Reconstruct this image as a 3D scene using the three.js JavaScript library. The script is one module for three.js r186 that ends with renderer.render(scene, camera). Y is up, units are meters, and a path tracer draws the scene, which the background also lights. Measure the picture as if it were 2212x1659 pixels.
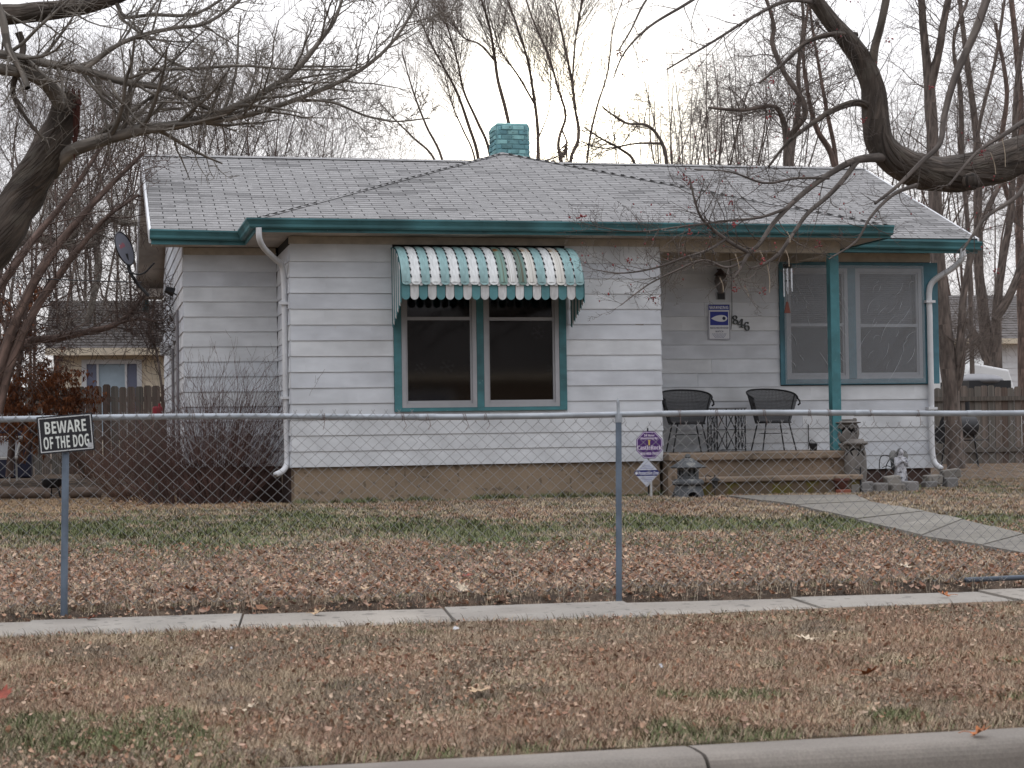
import * as THREE from 'three';
import { mergeGeometries } from 'three/addons/utils/BufferGeometryUtils.js';
import { MarchingCubes } from 'three/addons/objects/MarchingCubes.js';
import { RoundedBoxGeometry } from 'three/addons/geometries/RoundedBoxGeometry.js';
import { FontLoader } from 'three/addons/loaders/FontLoader.js';
import { Brush, Evaluator, SUBTRACTION } from 'three-bvh-csg';

// ---------------------------------------------------------------- camera, sky, sun, exposure
const W = 2212, H = 1659, CX = W / 2, CY = H / 2;          // measuring grid of the photograph
const scene = new THREE.Scene();
const EYE = new THREE.Vector3(0, 0.97, 0);
const V1 = [18606, 680], V2 = [206, 945];                    // vanishing points: along the house front, and into depth
const FOC = Math.sqrt(-((V1[0] - CX) * (V2[0] - CX) + (V1[1] - CY) * (V2[1] - CY)));
const zin = new THREE.Vector3(V2[0] - CX, CY - V2[1], -FOC).normalize();
const axX = new THREE.Vector3(V1[0] - CX, CY - V1[1], -FOC).normalize();
const axZ = zin.clone().negate(), axY = new THREE.Vector3().crossVectors(axZ, axX);
// columns of the camera's rotation are the camera axes in world space
const camRot = new THREE.Matrix4().set(
  axX.x, axX.y, axX.z, 0, axY.x, axY.y, axY.z, 0, axZ.x, axZ.y, axZ.z, 0, 0, 0, 0, 1);
const camera = new THREE.PerspectiveCamera(2 * Math.atan(CY / FOC) * 180 / Math.PI, 4 / 3, 0.1, 900);
camera.position.copy(EYE);
camera.quaternion.setFromRotationMatrix(camRot);
camera.focus = 23; camera.userData.fStop = 8;
scene.add(camera);
const rayTo = (px, py) => new THREE.Vector3(px - CX, CY - py, -FOC).applyMatrix4(camRot).normalize();
const at = (px, py, z) => { const d = rayTo(px, py); return EYE.clone().addScaledVector(d, (z - EYE.z) / d.z); };

const renderer = new THREE.WebGLRenderer({ antialias: true });
renderer.setSize(1024, 768);
renderer.toneMapping = THREE.LinearToneMapping;
renderer.toneMappingExposure = 1.14;
renderer.shadowMap.enabled = true;

function mulberry(a) { return () => { a |= 0; a = a + 0x6D2B79F5 | 0; let t = Math.imul(a ^ a >>> 15, 1 | a); t = t + Math.imul(t ^ t >>> 7, 61 | t) ^ t; return ((t ^ t >>> 14) >>> 0) / 4294967296; }; }
const hash = (x, y, s) => { let h = Math.imul(x | 0, 374761393) + Math.imul(y | 0, 668265263) + Math.imul(s | 0, 1442695041) | 0; h = Math.imul(h ^ h >>> 13, 1274126177); return ((h ^ h >>> 16) >>> 0) / 4294967296; };
const sm = t => t * t * (3 - 2 * t), lerp = (a, b, t) => a + (b - a) * t, clamp = (x, a = 0, b = 1) => Math.min(b, Math.max(a, x));
const step01 = (a, b, x) => sm(clamp((x - a) / (b - a)));
function vnoise(x, y, per, s) {                              // periodic value noise
  const xi = Math.floor(x), yi = Math.floor(y), fx = sm(x - xi), fy = sm(y - yi), m = v => ((v % per) + per) % per;
  const a = hash(m(xi), m(yi), s), b = hash(m(xi + 1), m(yi), s), c = hash(m(xi), m(yi + 1), s), d = hash(m(xi + 1), m(yi + 1), s);
  return lerp(lerp(a, b, fx), lerp(c, d, fx), fy);
}
function fbm(u, v, per, oct, s) { let r = 0, a = 0.5, n = 0; for (let o = 0; o < oct; o++) { r += a * vnoise(u * per, v * per, per, s + o * 17); n += a; a *= 0.5; per *= 2; } return r / n; }
const wn = (x, z, s = 3) => { let r = 0, a = 0.5, n = 0; for (let o = 0; o < 4; o++) { r += a * vnoise(x, z, 4096, s + o); n += a; a *= 0.5; x *= 2.03; z *= 2.03; } return r / n; };

// sky: bright overcast, the sun a soft glow behind thin cloud
const sunDir = rayTo(1222, 300);
{
  const w = 1024, h = 512, data = new Float32Array(w * h * 4), d = new THREE.Vector3();
  for (let j = 0; j < h; j++) for (let i = 0; i < w; i++) {
    const el = ((j + 0.5) / h - 0.5) * Math.PI, az = ((i + 0.5) / w - 0.5) * 2 * Math.PI;
    d.set(Math.cos(el) * Math.cos(az), Math.sin(el), Math.cos(el) * Math.sin(az));
    const a = Math.acos(clamp(d.dot(sunDir), -1, 1)) * 180 / Math.PI;
    const cl = 0.94 + 0.12 * fbm(i / w, j / h * 0.5, 6, 5, 11);
    const g1 = Math.exp(-a * a / (2 * 2.1 * 2.1)), g2 = Math.exp(-a / 9), g3 = Math.exp(-a * a / (2 * 42 * 42)), k = (j * w + i) * 4, u = Math.max(0, Math.sin(el));
    const b = (0.23 + 1.46 * Math.pow(u, 0.78)) * cl + 0.36 * g3;  // overcast: brightest overhead, dimmest low down away from the sun
    const low = g3 * Math.exp(-Math.max(0, el) / 0.09);                 // warmer towards the horizon under the sun
    data[k] = b * (0.972 + 0.05 * low) + 4 * g1 + 0.36 * g2; data[k + 1] = b * 0.985 + 3.6 * g1 + 0.31 * g2; data[k + 2] = b * (1.05 - 0.08 * low) + 2.7 * g1 + 0.22 * g2; data[k + 3] = 1;
  }
  const t = new THREE.DataTexture(data, w, h, THREE.RGBAFormat, THREE.FloatType);
  t.mapping = THREE.EquirectangularReflectionMapping; t.magFilter = THREE.LinearFilter; t.needsUpdate = true;
  scene.background = t; scene.environment = t;
}
const sun = new THREE.DirectionalLight(0xffe2bd, 0.5);
sun.position.copy(EYE).addScaledVector(sunDir, 80); sun.target.position.copy(EYE);
sun.castShadow = true; sun.shadow.radius = 26;
Object.assign(sun.shadow.camera, { left: -30, right: 30, top: 30, bottom: -30, near: 1, far: 160 });
sun.shadow.mapSize.set(2048, 2048);
scene.add(sun, sun.target);

// ---------------------------------------------------------------- helpers
const used = {};
function numbered(n) { if (!(n in used)) { used[n] = 0; return n; } used[n]++; return n + '_' + String(used[n]).padStart(3, '0'); }
function tag(o, label, category, group, kind) { if (label) o.userData.label = label; if (category) o.userData.category = category; if (group) o.userData.group = group; if (kind) o.userData.kind = kind; return o; }
function thing(name, label, category, pos = [0, 0, 0], turn = 0, group) {
  const o = new THREE.Group(); o.name = numbered(name); o.position.set(...(pos.isVector3 ? pos.toArray() : pos)); o.rotation.y = turn; scene.add(o);
  return tag(o, label, category, group);
}
function sub(name, parent) { const o = new THREE.Group(); o.name = name; parent.add(o); return o; }
function mesh(name, geo, mat, parent = scene) {
  const o = new THREE.Mesh(geo, mat); o.name = parent === scene ? numbered(name) : name; o.castShadow = o.receiveShadow = true; parent.add(o); return o;
}
function copyOf(src, label, pos, turn = src.rotation.y) { const c = src.clone(); c.name = numbered(src.name.replace(/_\d{3}$/, '')); c.userData = { ...src.userData }; c.userData.label = label; if (pos) c.position.set(...(pos.isVector3 ? pos.toArray() : pos)); c.rotation.y = turn; scene.add(c); return c; }

class MB {                                                    // collects faces with uv in metres
  constructor() { this.p = []; this.n = []; this.u = []; this.i = []; this.off = [0, 0]; }
  v(x, y, z, nx, ny, nz, u, v) { this.p.push(x, y, z); this.n.push(nx, ny, nz); this.u.push(u, v); return this.p.length / 3 - 1; }
  face(...pts) {                                              // planar polygon, anticlockwise from outside
    const [a, b, c] = pts, ux = b[0] - a[0], uy = b[1] - a[1], uz = b[2] - a[2], wx = c[0] - a[0], wy = c[1] - a[1], wz = c[2] - a[2];
    let nx = uy * wz - uz * wy, ny = uz * wx - ux * wz, nz = ux * wy - uy * wx; const l = Math.hypot(nx, ny, nz) || 1; nx /= l; ny /= l; nz /= l;
    const ax = Math.abs(nx), ay = Math.abs(ny), az = Math.abs(nz);
    const id = pts.map(q => { const [s, t] = az >= ax && az >= ay ? [q[0], q[1]] : ay >= ax ? [q[0], q[2]] : [q[2], q[1]]; return this.v(q[0], q[1], q[2], nx, ny, nz, s + this.off[0], t + this.off[1]); });
    for (let k = 1; k < id.length - 1; k++) this.i.push(id[0], id[k], id[k + 1]);
    return this;
  }
  hex(q) {                                                    // 8 corners: 0-3 bottom (anticlockwise from above starting back-left), 4-7 top
    this.face(q[3], q[2], q[1], q[0]); this.face(q[4], q[5], q[6], q[7]);
    for (let k = 0; k < 4; k++) { const m = (k + 1) % 4; this.face(q[k], q[m], q[m + 4], q[k + 4]); }
    return this;
  }
  box(x0, y0, z0, x1, y1, z1) { return this.hex([[x0, y0, z1], [x1, y0, z1], [x1, y0, z0], [x0, y0, z0], [x0, y1, z1], [x1, y1, z1], [x1, y1, z0], [x0, y1, z0]]); }
  bar(a, b, w, h = w) {                                       // square bar from a to b
    const A = new THREE.Vector3(...a), B = new THREE.Vector3(...b), d = B.clone().sub(A).normalize();
    const s = Math.abs(d.y) > 0.9 ? new THREE.Vector3(1, 0, 0) : new THREE.Vector3(0, 1, 0).cross(d).normalize(), t = new THREE.Vector3().crossVectors(d, s); s.crossVectors(t, d);
    const c = (P, i, j) => P.clone().addScaledVector(s, i * w / 2).addScaledVector(t, j * h / 2).toArray();
    return this.hex([c(A, -1, -1), c(A, 1, -1), c(A, 1, 1), c(A, -1, 1), c(B, -1, -1), c(B, 1, -1), c(B, 1, 1), c(B, -1, 1)]);
  }
  tube(pts, rad, sides = 6, caps = true, wob = null) {        // pts: Vector3[], rad: number or array or fn(t)
    const n = pts.length; let s = new THREE.Vector3(), t = new THREE.Vector3(), d = new THREE.Vector3(), prev = null, len = 0; const rings = [];
    for (let k = 0; k < n; k++) {
      d.subVectors(pts[Math.min(n - 1, k + 1)], pts[Math.max(0, k - 1)]).normalize();
      if (!prev) { s.set(Math.abs(d.x) < 0.8 ? 1 : 0, 0, Math.abs(d.x) < 0.8 ? 0 : 1); } else s.copy(prev);
      s.addScaledVector(d, -s.dot(d)).normalize(); prev = s.clone(); t.crossVectors(d, s);
      if (k) len += pts[k].distanceTo(pts[k - 1]);
      const r = typeof rad === 'number' ? rad : Array.isArray(rad) ? rad[k] : rad(k / (n - 1)), ring = [];
      for (let j = 0; j <= sides; j++) {
        const a = j / sides * Math.PI * 2, c = Math.cos(a), e = Math.sin(a), nx = s.x * c + t.x * e, ny = s.y * c + t.y * e, nz = s.z * c + t.z * e, q = wob ? r * wob(j % sides / sides, len, r) : r;
        ring.push(this.v(pts[k].x + nx * q, pts[k].y + ny * q, pts[k].z + nz * q, nx, ny, nz, a * r + this.off[0], len + this.off[1]));
      }
      rings.push(ring);
    }
    for (let k = 0; k < n - 1; k++) for (let j = 0; j < sides; j++) { const a = rings[k][j], b = rings[k][j + 1], c = rings[k + 1][j + 1], e = rings[k + 1][j]; this.i.push(a, b, c, a, c, e); }
    if (caps) for (const [k, f] of [[0, 1], [n - 1, 0]]) { const r = rings[k]; for (let j = 1; j < sides - 1; j++) f ? this.i.push(r[0], r[j + 1], r[j]) : this.i.push(r[0], r[j], r[j + 1]); }
    return this;
  }
  rod(a, b, r, sides = 6) { return this.tube([new THREE.Vector3(...a), new THREE.Vector3(...b)], r, sides); }
  add(g, m) {
    const q = g.index ? g.toNonIndexed() : g.clone(); if (m) q.applyMatrix4(m);
    const P = q.attributes.position, N = q.attributes.normal, b = this.p.length / 3;
    for (let k = 0; k < P.count; k++) { const nx = N.getX(k), ny = N.getY(k), nz = N.getZ(k), x = P.getX(k), y = P.getY(k), z = P.getZ(k); const ax = Math.abs(nx), ay = Math.abs(ny), az = Math.abs(nz); const [s, t] = az >= ax && az >= ay ? [x, y] : ay >= ax ? [x, z] : [z, y]; this.v(x, y, z, nx, ny, nz, s + this.off[0], t + this.off[1]); this.i.push(b + k); }
    return this;
  }
  geo(smooth = false) {
    const g = new THREE.BufferGeometry();
    g.setAttribute('position', new THREE.Float32BufferAttribute(this.p, 3)); g.setAttribute('normal', new THREE.Float32BufferAttribute(this.n, 3)); g.setAttribute('uv', new THREE.Float32BufferAttribute(this.u, 2)); g.setIndex(this.i);
    if (smooth) g.computeVertexNormals();
    return g;
  }
  build(name, mat, parent = scene, smooth) { return mesh(name, this.geo(smooth), mat, parent); }
}
const M4 = (x, y, z, rx = 0, ry = 0, rz = 0, sx = 1, sy = sx, sz = sx) => new THREE.Matrix4().compose(new THREE.Vector3(x, y, z), new THREE.Quaternion().setFromEuler(new THREE.Euler(rx, ry, rz)), new THREE.Vector3(sx, sy, sz));
const vec = (...a) => new THREE.Vector3(...a);
function spline(pts, n) { return new THREE.CatmullRomCurve3(pts, false, 'centripetal').getPoints(n); }

// textures: fn(u, v) -> [r, g, b] in 0..1 sRGB; the tile covers `metres`
function tex(size, metres, fn, srgb = true) {
  const d = new Uint8Array(size * size * 4);
  for (let j = 0; j < size; j++) for (let i = 0; i < size; i++) { const c = fn((i + 0.5) / size, (j + 0.5) / size), k = (j * size + i) * 4; d[k] = clamp(c[0]) * 255; d[k + 1] = clamp(c[1]) * 255; d[k + 2] = clamp(c[2]) * 255; d[k + 3] = 255; }
  const t = new THREE.DataTexture(d, size, size, THREE.RGBAFormat); t.wrapS = t.wrapT = THREE.RepeatWrapping; t.magFilter = THREE.LinearFilter; t.minFilter = THREE.LinearMipmapLinearFilter; t.generateMipmaps = true;
  const [mx, my] = Array.isArray(metres) ? metres : [metres, metres]; t.repeat.set(1 / mx, 1 / my); if (srgb) t.colorSpace = THREE.SRGBColorSpace; t.needsUpdate = true; return t;
}
const mix3 = (a, b, t) => [lerp(a[0], b[0], t), lerp(a[1], b[1], t), lerp(a[2], b[2], t)];
const mul3 = (a, k) => [a[0] * k, a[1] * k, a[2] * k];
const std = (o) => new THREE.MeshStandardMaterial({ roughness: 0.8, ...o });
const rgb = (r, g, b) => new THREE.Color().setRGB(r, g, b);
function paint(hex, seed, { rough = 0.6, dirt = 0.12, chips = 0, chip = [0.45, 0.42, 0.38], streak = 1 } = {}) {
  const c = new THREE.Color(hex), base = [((hex >> 16) & 255) / 255, ((hex >> 8) & 255) / 255, (hex & 255) / 255];
  const map = tex(256, 1.6, (u, v) => {
    const n = fbm(u, v, 4, 5, seed), f = fbm(u * streak, v, 24, 3, seed + 5), s = fbm(u, v, 48, 2, seed + 9);
    let q = mul3(base, 1 - dirt * 1.2 * (n - 0.4) - dirt * 0.5 * (f - 0.5));
    if (chips && s > 1 - chips && n > 0.45) q = mix3(q, chip, 0.8);
    return q;
  });
  return std({ map, roughness: rough });
}
function sdfMesh(f, c, half, res) {                           // closed surface of a distance field, centred on c
  const mc = new MarchingCubes(res, new THREE.MeshBasicMaterial(), false, false, 120000); mc.isolation = 0;
  for (let k = 0; k < res; k++) for (let j = 0; j < res; j++) for (let i = 0; i < res; i++) {
    const x = (i - res / 2) / (res / 2) * half, y = (j - res / 2) / (res / 2) * half, z = (k - res / 2) / (res / 2) * half;
    mc.field[i + j * res + k * res * res] = -f(x, y, z);
  }
  mc.update(); const n = mc.count, g = new THREE.BufferGeometry();
  g.setAttribute('position', new THREE.BufferAttribute(mc.positionArray.slice(0, n * 3), 3)); g.setAttribute('normal', new THREE.BufferAttribute(mc.normalArray.slice(0, n * 3), 3));
  g.scale(half, half, half); g.translate(...c); return g;
}
const caps = (p, a, b, ra, rb) => { const ab = b.clone().sub(a), t = clamp(p.clone().sub(a).dot(ab) / ab.lengthSq()); return p.distanceTo(a.clone().addScaledVector(ab, t)) - lerp(ra, rb, t); };
const smin = (a, b, k) => { const h = clamp(0.5 + 0.5 * (b - a) / k); return lerp(b, a, h) - k * h * (1 - h); };
function canvasTex(w, h, draw) { const c = document.createElement('canvas'); c.width = w; c.height = h; const x = c.getContext('2d'); draw(x, w, h); const t = new THREE.CanvasTexture(c); t.colorSpace = THREE.SRGBColorSpace; return t; }
// ---------------------------------------------------------------- ground, pavement, kerb, path
const F = -23.19, MW = -24.74;                                // front wall of the bay, main wall behind it
function gh(x, z) {                                           // height of the ground
  let h;
  if (z > -6.1) h = -0.3;
  else if (z > -9.75) h = lerp(-0.125, -0.045, (-6.1 - z) / 3.65) + 0.02 * (wn(x * 1.5, z * 1.5, 31) - 0.5);
  else if (z > -10.72) h = -0.11;
  else if (z > -10.95) h = lerp(-0.07, 0.0, (-10.72 - z) / 0.23);
  else h = Math.min(0.1, 0.0085 * (-10.95 - z)) + lerp(0.03, 0.008, step01(-17, -21, z)) * (wn(x * 0.8, z * 0.8, 33) - 0.5);
  if (z < -26.5) h += 0.22 * step01(-27.4, -29.5, z) * (1 - step01(0.6, 2.2, x)) + 0.07 * step01(-28, -33, z) * step01(11, 13, x);
  if (z < -23.5 && z > -32 && x > 2 && x < 12) h = Math.min(h, 0.05);
  return h;
}
const onGround = (px, py) => { const d = rayTo(px, py); let h = 0.05, p; for (let k = 0; k < 12; k++) { p = EYE.clone().addScaledVector(d, (h - EYE.y) / d.y); h = gh(p.x, p.z); } p.y = h; return p; };
const green = (x, z) => {                                     // how green the turf is
  const n = wn(x * 0.9, z * 0.9, 41), f = wn(x * 3.1, z * 3.1, 43); let g = 0;
  if (z > -9.75) g = 0.62 * step01(-8.0, -7.3, z) * step01(0.47, 0.62, n * 0.6 + f * 0.4) + 0.25 * step01(0.58, 0.68, f);
  else if (z > -11) g = 0.15 * step01(0.6, 0.7, f);
  else {
    const c = -17.6 + 0.42 * (x - 2.2) - (x > 4 ? (x - 4) * 0.1 : 0), w = x < 4 ? 3.9 : 2.7, b = Math.exp(-((z - c) ** 2) / (w * w));
    g = b * step01(0.2, 0.6, n * 0.5 + f * 0.5) + 0.3 * step01(0.58, 0.7, n) + 0.75 * step01(-22.6, -22.95, z) * step01(2.2, 2.8, x) * step01(0.3, 0.5, f) * (z > -23.2 ? 1 : 0);
    g += 0.5 * step01(9, 10.5, x) * step01(-15, -17, z) * step01(0.45, 0.6, f);
    g *= 1 - 0.85 * step01(-21.5, -22.5, z) * (1 - step01(1.6, 2.6, x));
  }
  return clamp(g);
};
const litter = (x, z) => {                                    // how thick the dead leaves lie
  const n = wn(x * 1.3, z * 1.3, 51), f = wn(x * 4, z * 4, 53);
  if (z > -9.75) return 0.16 + 0.3 * step01(0.5, 0.7, n);
  if (z > -11) return 0.75;
  const e = -14.9 - 0.25 * (3 - x) * (x < 3 ? 1 : -0.5) + 1.3 * (n - 0.5);
  return clamp(step01(e - 0.9, e + 0.5, z) * (0.75 + 0.5 * (f - 0.5)) + 0.13 * step01(0.5, 0.65, n) + (x > 11 && z < -24 ? 0.7 * step01(-26, -31, z) : 0) + (x > 0.2 && x < 2.5 && z < -23.3 && z > -25.5 ? 0.55 : 0));
};
const STRAW = [0.38, 0.295, 0.205], TURF = [0.1, 0.13, 0.06], SOIL = [0.17, 0.13, 0.1], TAN = [0.5, 0.35, 0.21], LEAFC = [0.34, 0.235, 0.165];
const groundMap = tex(512, 0.9, (u, v) => { const n = fbm(u, v, 10, 5, 61), f = hash(u * 512, v * 512, 8); const k = 0.62 + 0.75 * (n - 0.5) + 0.4 * (f - 0.5); return [k * 1.05, k, k * 0.95]; });
{
  const xs = [], zs = [];
  for (let x = -500; x < -6; x = x * 0.6 + (x > -12 ? 2 : 0) > -6 ? -6 : x * 0.6 + (x > -12 ? 2 : 0)) xs.push(x);
  for (let x = -6; x <= 16; x += 0.11) xs.push(x);
  for (const x of [17, 19, 22, 27, 36, 60, 120, 300, 500]) xs.push(x);
  for (const z of [500, 200, 80, 30, 10, 0, -4, -5.9, -6.09, -6.11]) zs.push(z);
  for (let z = -6.2; z > -27; z -= 0.1) zs.push(z);
  for (const z of [-27, -27.5, -28, -28.5, -29, -30, -31, -32, -33, -34, -36, -38, -42, -50, -70, -120, -250, -500]) zs.push(z);
  const p = [], uv = [], col = [], id = [];
  for (const z of zs) for (const x of xs) {
    p.push(x, gh(x, z), z); uv.push(x, z);
    const g = green(x, z), l = litter(x, z); let c = mix3(STRAW, TURF, g);
    c = mix3(c, LEAFC, l * 0.7); c = mix3(c, SOIL, 0.35);
    if (z < -10.6 && z > -10.98) c = SOIL;
    const t = step01(-21.4, -22.6, z) * (1 - step01(1.6, 3, x)) * (1 - step01(-27.2, -27.8, z)); c = mix3(c, TAN, 0.85 * t);
    if (z < -27.5 && x < 2) c = mix3(c, SOIL, 0.8);
    col.push(...c.map(q => q * 1.5));
  }
  const nx = xs.length;
  for (let j = 0; j < zs.length - 1; j++) for (let i = 0; i < nx - 1; i++) { const a = j * nx + i, b = a + 1, c = a + nx, d = c + 1; id.push(a, b, c, b, d, c); }
  const g = new THREE.BufferGeometry(); g.setAttribute('position', new THREE.Float32BufferAttribute(p, 3)); g.setAttribute('uv', new THREE.Float32BufferAttribute(uv, 2)); g.setAttribute('color', new THREE.Float32BufferAttribute(col, 3)); g.setIndex(id); g.computeVertexNormals();
  tag(mesh('ground', g, std({ map: groundMap, vertexColors: true, roughness: 1, bumpMap: groundMap, bumpScale: 0.02 })), 'dry winter lawn and bare soil around the white house', 'ground', null, 'structure');
}
const concreteTex = (seed, base, spot) => tex(512, 2.3, (u, v) => {
  const n = fbm(u, v, 5, 6, seed), f = hash(u * 512, v * 512, seed), s = fbm(u, v, 40, 2, seed + 3), st = fbm(u, v, 3, 4, seed + 7);
  let q = mul3(base, 0.93 + 0.25 * (n - 0.5) + 0.13 * (f - 0.5)); q = mix3(q, spot, step01(0.58, 0.75, st) * 0.35); if (s > 0.76) q = mul3(q, 0.8); return q;
});
const M = {};
M.concrete = std({ map: concreteTex(71, [0.63, 0.6, 0.56], [0.44, 0.41, 0.38]), roughness: 0.92 });
M.concrete2 = std({ map: concreteTex(75, [0.61, 0.585, 0.55], [0.45, 0.42, 0.39]), roughness: 0.92 });
M.concreteStain = std({ map: concreteTex(73, [0.62, 0.59, 0.55], [0.3, 0.29, 0.29]), roughness: 0.92 });
M.kerb = std({ map: tex(512, 2.3, (u, v) => { const n = fbm(u, v, 5, 6, 79), f = hash(u * 512, v * 512, 79), st = fbm(u, v, 3, 4, 86), w = 0.018 * (fbm(u, v, 6, 2, 88) - 0.5); let q = mul3([0.53, 0.5, 0.465], 0.93 + 0.25 * (n - 0.5) + 0.13 * (f - 0.5)); q = mix3(q, [0.37, 0.335, 0.31], step01(0.55, 0.72, st) * 0.4); for (const [c, s, a, b] of [[0.13, 0.2, 0.1, 0.24], [0.19, -0.12, 0.42, 0.6], [0.11, 0.05, 0.7, 0.92], [0.3, 0.3, 0.3, 0.36], [0.62, 0.1, 0.1, 0.4], [0.83, -0.2, 0.5, 0.7]]) { const d = Math.abs(v - c - s * (u - a) * 0.5 - w); if (u > a && u < b && d < 0.0045 && n > 0.4) q = mix3(q, [0.74, 0.72, 0.7], 0.55); } return q; }), roughness: 0.9 });
M.path = std({ map: concreteTex(91, [0.545, 0.525, 0.485], [0.41, 0.39, 0.355]), roughness: 0.95 });
M.path2 = std({ map: concreteTex(94, [0.51, 0.49, 0.455], [0.4, 0.375, 0.345]), roughness: 0.95 });
M.asphalt = std({ map: concreteTex(83, [0.27, 0.265, 0.26], [0.2, 0.2, 0.2]), roughness: 0.95 });
{
  const a = new MB(); a.box(-400, -0.35, -5.35, 400, -0.262, 8); tag(a.build('street', M.asphalt), 'grey asphalt street in front of the kerb', 'street', null, 'structure');
  const g = new MB(); g.box(-400, -0.35, 8.05, 400, -0.12, 8.25); tag(g.build('kerb', M.kerb), 'concrete kerb on the near side of the street', 'kerb', null, 'structure');
  // pavement slabs: the far and near edge measured at each joint
  const sw = sub('sidewalk', scene); tag(sw, 'pale concrete pavement slabs between the wire fence and the verge', 'pavement', null, 'structure');
  const jx = [-5.6, -4.35, -3.0, -1.72, -0.41, 0.765, 1.92, 3.0, 4.03, 5.23, 6.4, 7.6, 8.9];
  const zf = x => -10.655 + 0.045 * x, zn = x => -9.75 + 0.055 * x, skew = x => 0.02 + 0.035 * x;
  const rn = mulberry(5);
  for (let k = 0; k < jx.length - 1; k++) {
    const t = 0.012 * (rn() - 0.5), a = jx[k] + 0.006, b = jx[k + 1] - 0.006, y = -0.05 + t, m = new MB(); m.off = [rn() * 9, rn() * 9];
    const s0 = 0.05, s1 = 0.05;
    m.hex([[a - s0, -0.2, zn(a)], [b - s1, -0.2, zn(b)], [b + s1, -0.2, zf(b)], [a + s0, -0.2, zf(a)], [a - s0, y, zn(a)], [b - s1, y + t, zn(b)], [b + s1, y + t, zf(b)], [a + s0, y, zf(a)]]);
    m.build('slab', k === 5 ? M.concreteStain : k % 2 ? M.concrete : M.concrete2, sw);
  }
  // kerb with a rounded nose, in lengths
  const kb = sub('kerb', scene); kb.name = numbered('kerb'); tag(kb, 'scuffed grey concrete kerb with a rounded nose along the verge', 'kerb', null, 'structure');
  const kx = [-7, -4.1, -1.0, 1.985, 5.05, 8.1, 11];
  for (let k = 0; k < kx.length - 1; k++) {
    const m = new MB(), a = kx[k] + 0.007, b = kx[k + 1] - 0.007, prof = [[-6.1, -0.35], [-6.1, -0.125], [-6.02, -0.121], [-5.93, -0.124]];
    for (let q = 0; q <= 6; q++) { const th = q / 6 * 1.35; prof.push([-5.93 + 0.075 * Math.sin(th), -0.199 + 0.075 * Math.cos(th)]); }
    prof.push([-5.835, -0.30], [-5.82, -0.35]); m.off = [k * 3.7, k];
    const wob = x => 0.006 * Math.sin(x * 2.1 + k);
    for (let q = 0; q < prof.length - 1; q++) { const [z0, y0] = prof[q], [z1, y1] = prof[q + 1]; m.face([a, y0, z0], [a, y1, z1], [b, y1, z1 ], [b, y0, z0]);  }
    for (const [x, d] of [[a, 1], [b, 0]]) { const pts = prof.map(([z, y]) => [x, y, z]); m.face(...(d ? pts.reverse() : pts)); }
    const g = m.geo(); g.computeVertexNormals(); mesh('kerb_stone', g, M.kerb, kb);
  }
  // front path in slabs from the steps to the right
  const wk = sub('path', scene); wk.name = numbered('path'); tag(wk, 'concrete garden path curving from the porch steps towards the fence', 'path', null, 'structure');
  const mid2 = A => A.flatMap((q, i) => i < A.length - 1 ? [q, [(q[0] + A[i + 1][0]) / 2, (q[1] + A[i + 1][1]) / 2]] : [q]);
  const L = mid2([[1566, 1075], [1720, 1096], [1850, 1128], [1990, 1165], [2120, 1186], [2320, 1222]]), R = mid2([[1850, 1073], [1880, 1088], [2000, 1110], [2080, 1128], [2212, 1161], [2420, 1200]]);
  for (let k = 0; k < L.length - 1; k++) {
    const q = [L[k], L[k + 1], R[k + 1], R[k]].map(([x, y]) => onGround(x, y)), m = new MB(); m.off = [k * 1.3, k * 2.1];
    const c = q.reduce((s, p) => s.add(p), vec(0, 0, 0)).multiplyScalar(0.25), e = q.map(p => p.clone().lerp(c, 0.022));
    const y = i => Math.max(e[i].y + 0.03, c.y + 0.02);
    m.hex([0, 1, 2, 3].map(i => [e[i].x, -0.1, e[i].z]).concat([0, 1, 2, 3].map(i => [e[i].x, y(i) + 0.006 * (k % 2), e[i].z])));
    m.build('slab', k % 2 ? M.path : M.path2, wk);
  }
}
// ---------------------------------------------------------------- the house
const WHITE = [0, 1, 2].map(k => paint([0xd1d4d8, 0xcdd0d5, 0xd4d6d8][k], 101 + k * 13, { rough: 0.62, dirt: 0.16, chips: 0.07, chip: [0.76, 0.74, 0.72], streak: 0.3 }));
M.trimWhite = paint(0xd6d7d9, 151, { dirt: 0.12 });
M.tealDark = paint(0x44797f, 157, { rough: 0.6, dirt: 0.4, streak: 0.3, chips: 0.12, chip: [0.5, 0.6, 0.6] });
M.gutter = paint(0x44747a, 159, { rough: 0.5, dirt: 0.5, streak: 0.12, chips: 0.08, chip: [0.2, 0.27, 0.27] });
M.tealBright = paint(0x478289, 161, { rough: 0.55, dirt: 0.34, chips: 0.13, chip: [0.42, 0.56, 0.57] });
M.tealFade = paint(0x8eb0b0, 163, { rough: 0.6, dirt: 0.4, streak: 4 });
M.awnWhite = paint(0xd9d9d8, 167, { rough: 0.6, dirt: 0.3, streak: 4 });
M.beige = paint(0xb9ae9f, 169, { rough: 0.75, dirt: 0.3 });
M.soffit = paint(0xb5aca2, 171, { rough: 0.8, dirt: 0.25 });
M.brownBase = paint(0x4d3a33, 173, { rough: 0.85, dirt: 0.3 });
M.found = std({ map: concreteTex(177, [0.6, 0.525, 0.44], [0.35, 0.315, 0.285]), roughness: 0.95 });
M.step = std({ map: concreteTex(181, [0.56, 0.49, 0.42], [0.4, 0.36, 0.31]), roughness: 0.95 });
M.mossy = std({ map: tex(256, 1.1, (u, v) => { const n = fbm(u, v, 6, 5, 187), f = hash(u * 256, v * 256, 3); return mix3(mul3([0.42, 0.36, 0.29], 0.9 + 0.2 * (f - 0.5)), [0.36, 0.33, 0.13], step01(0.42, 0.6, n)); }), roughness: 1 });
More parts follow.
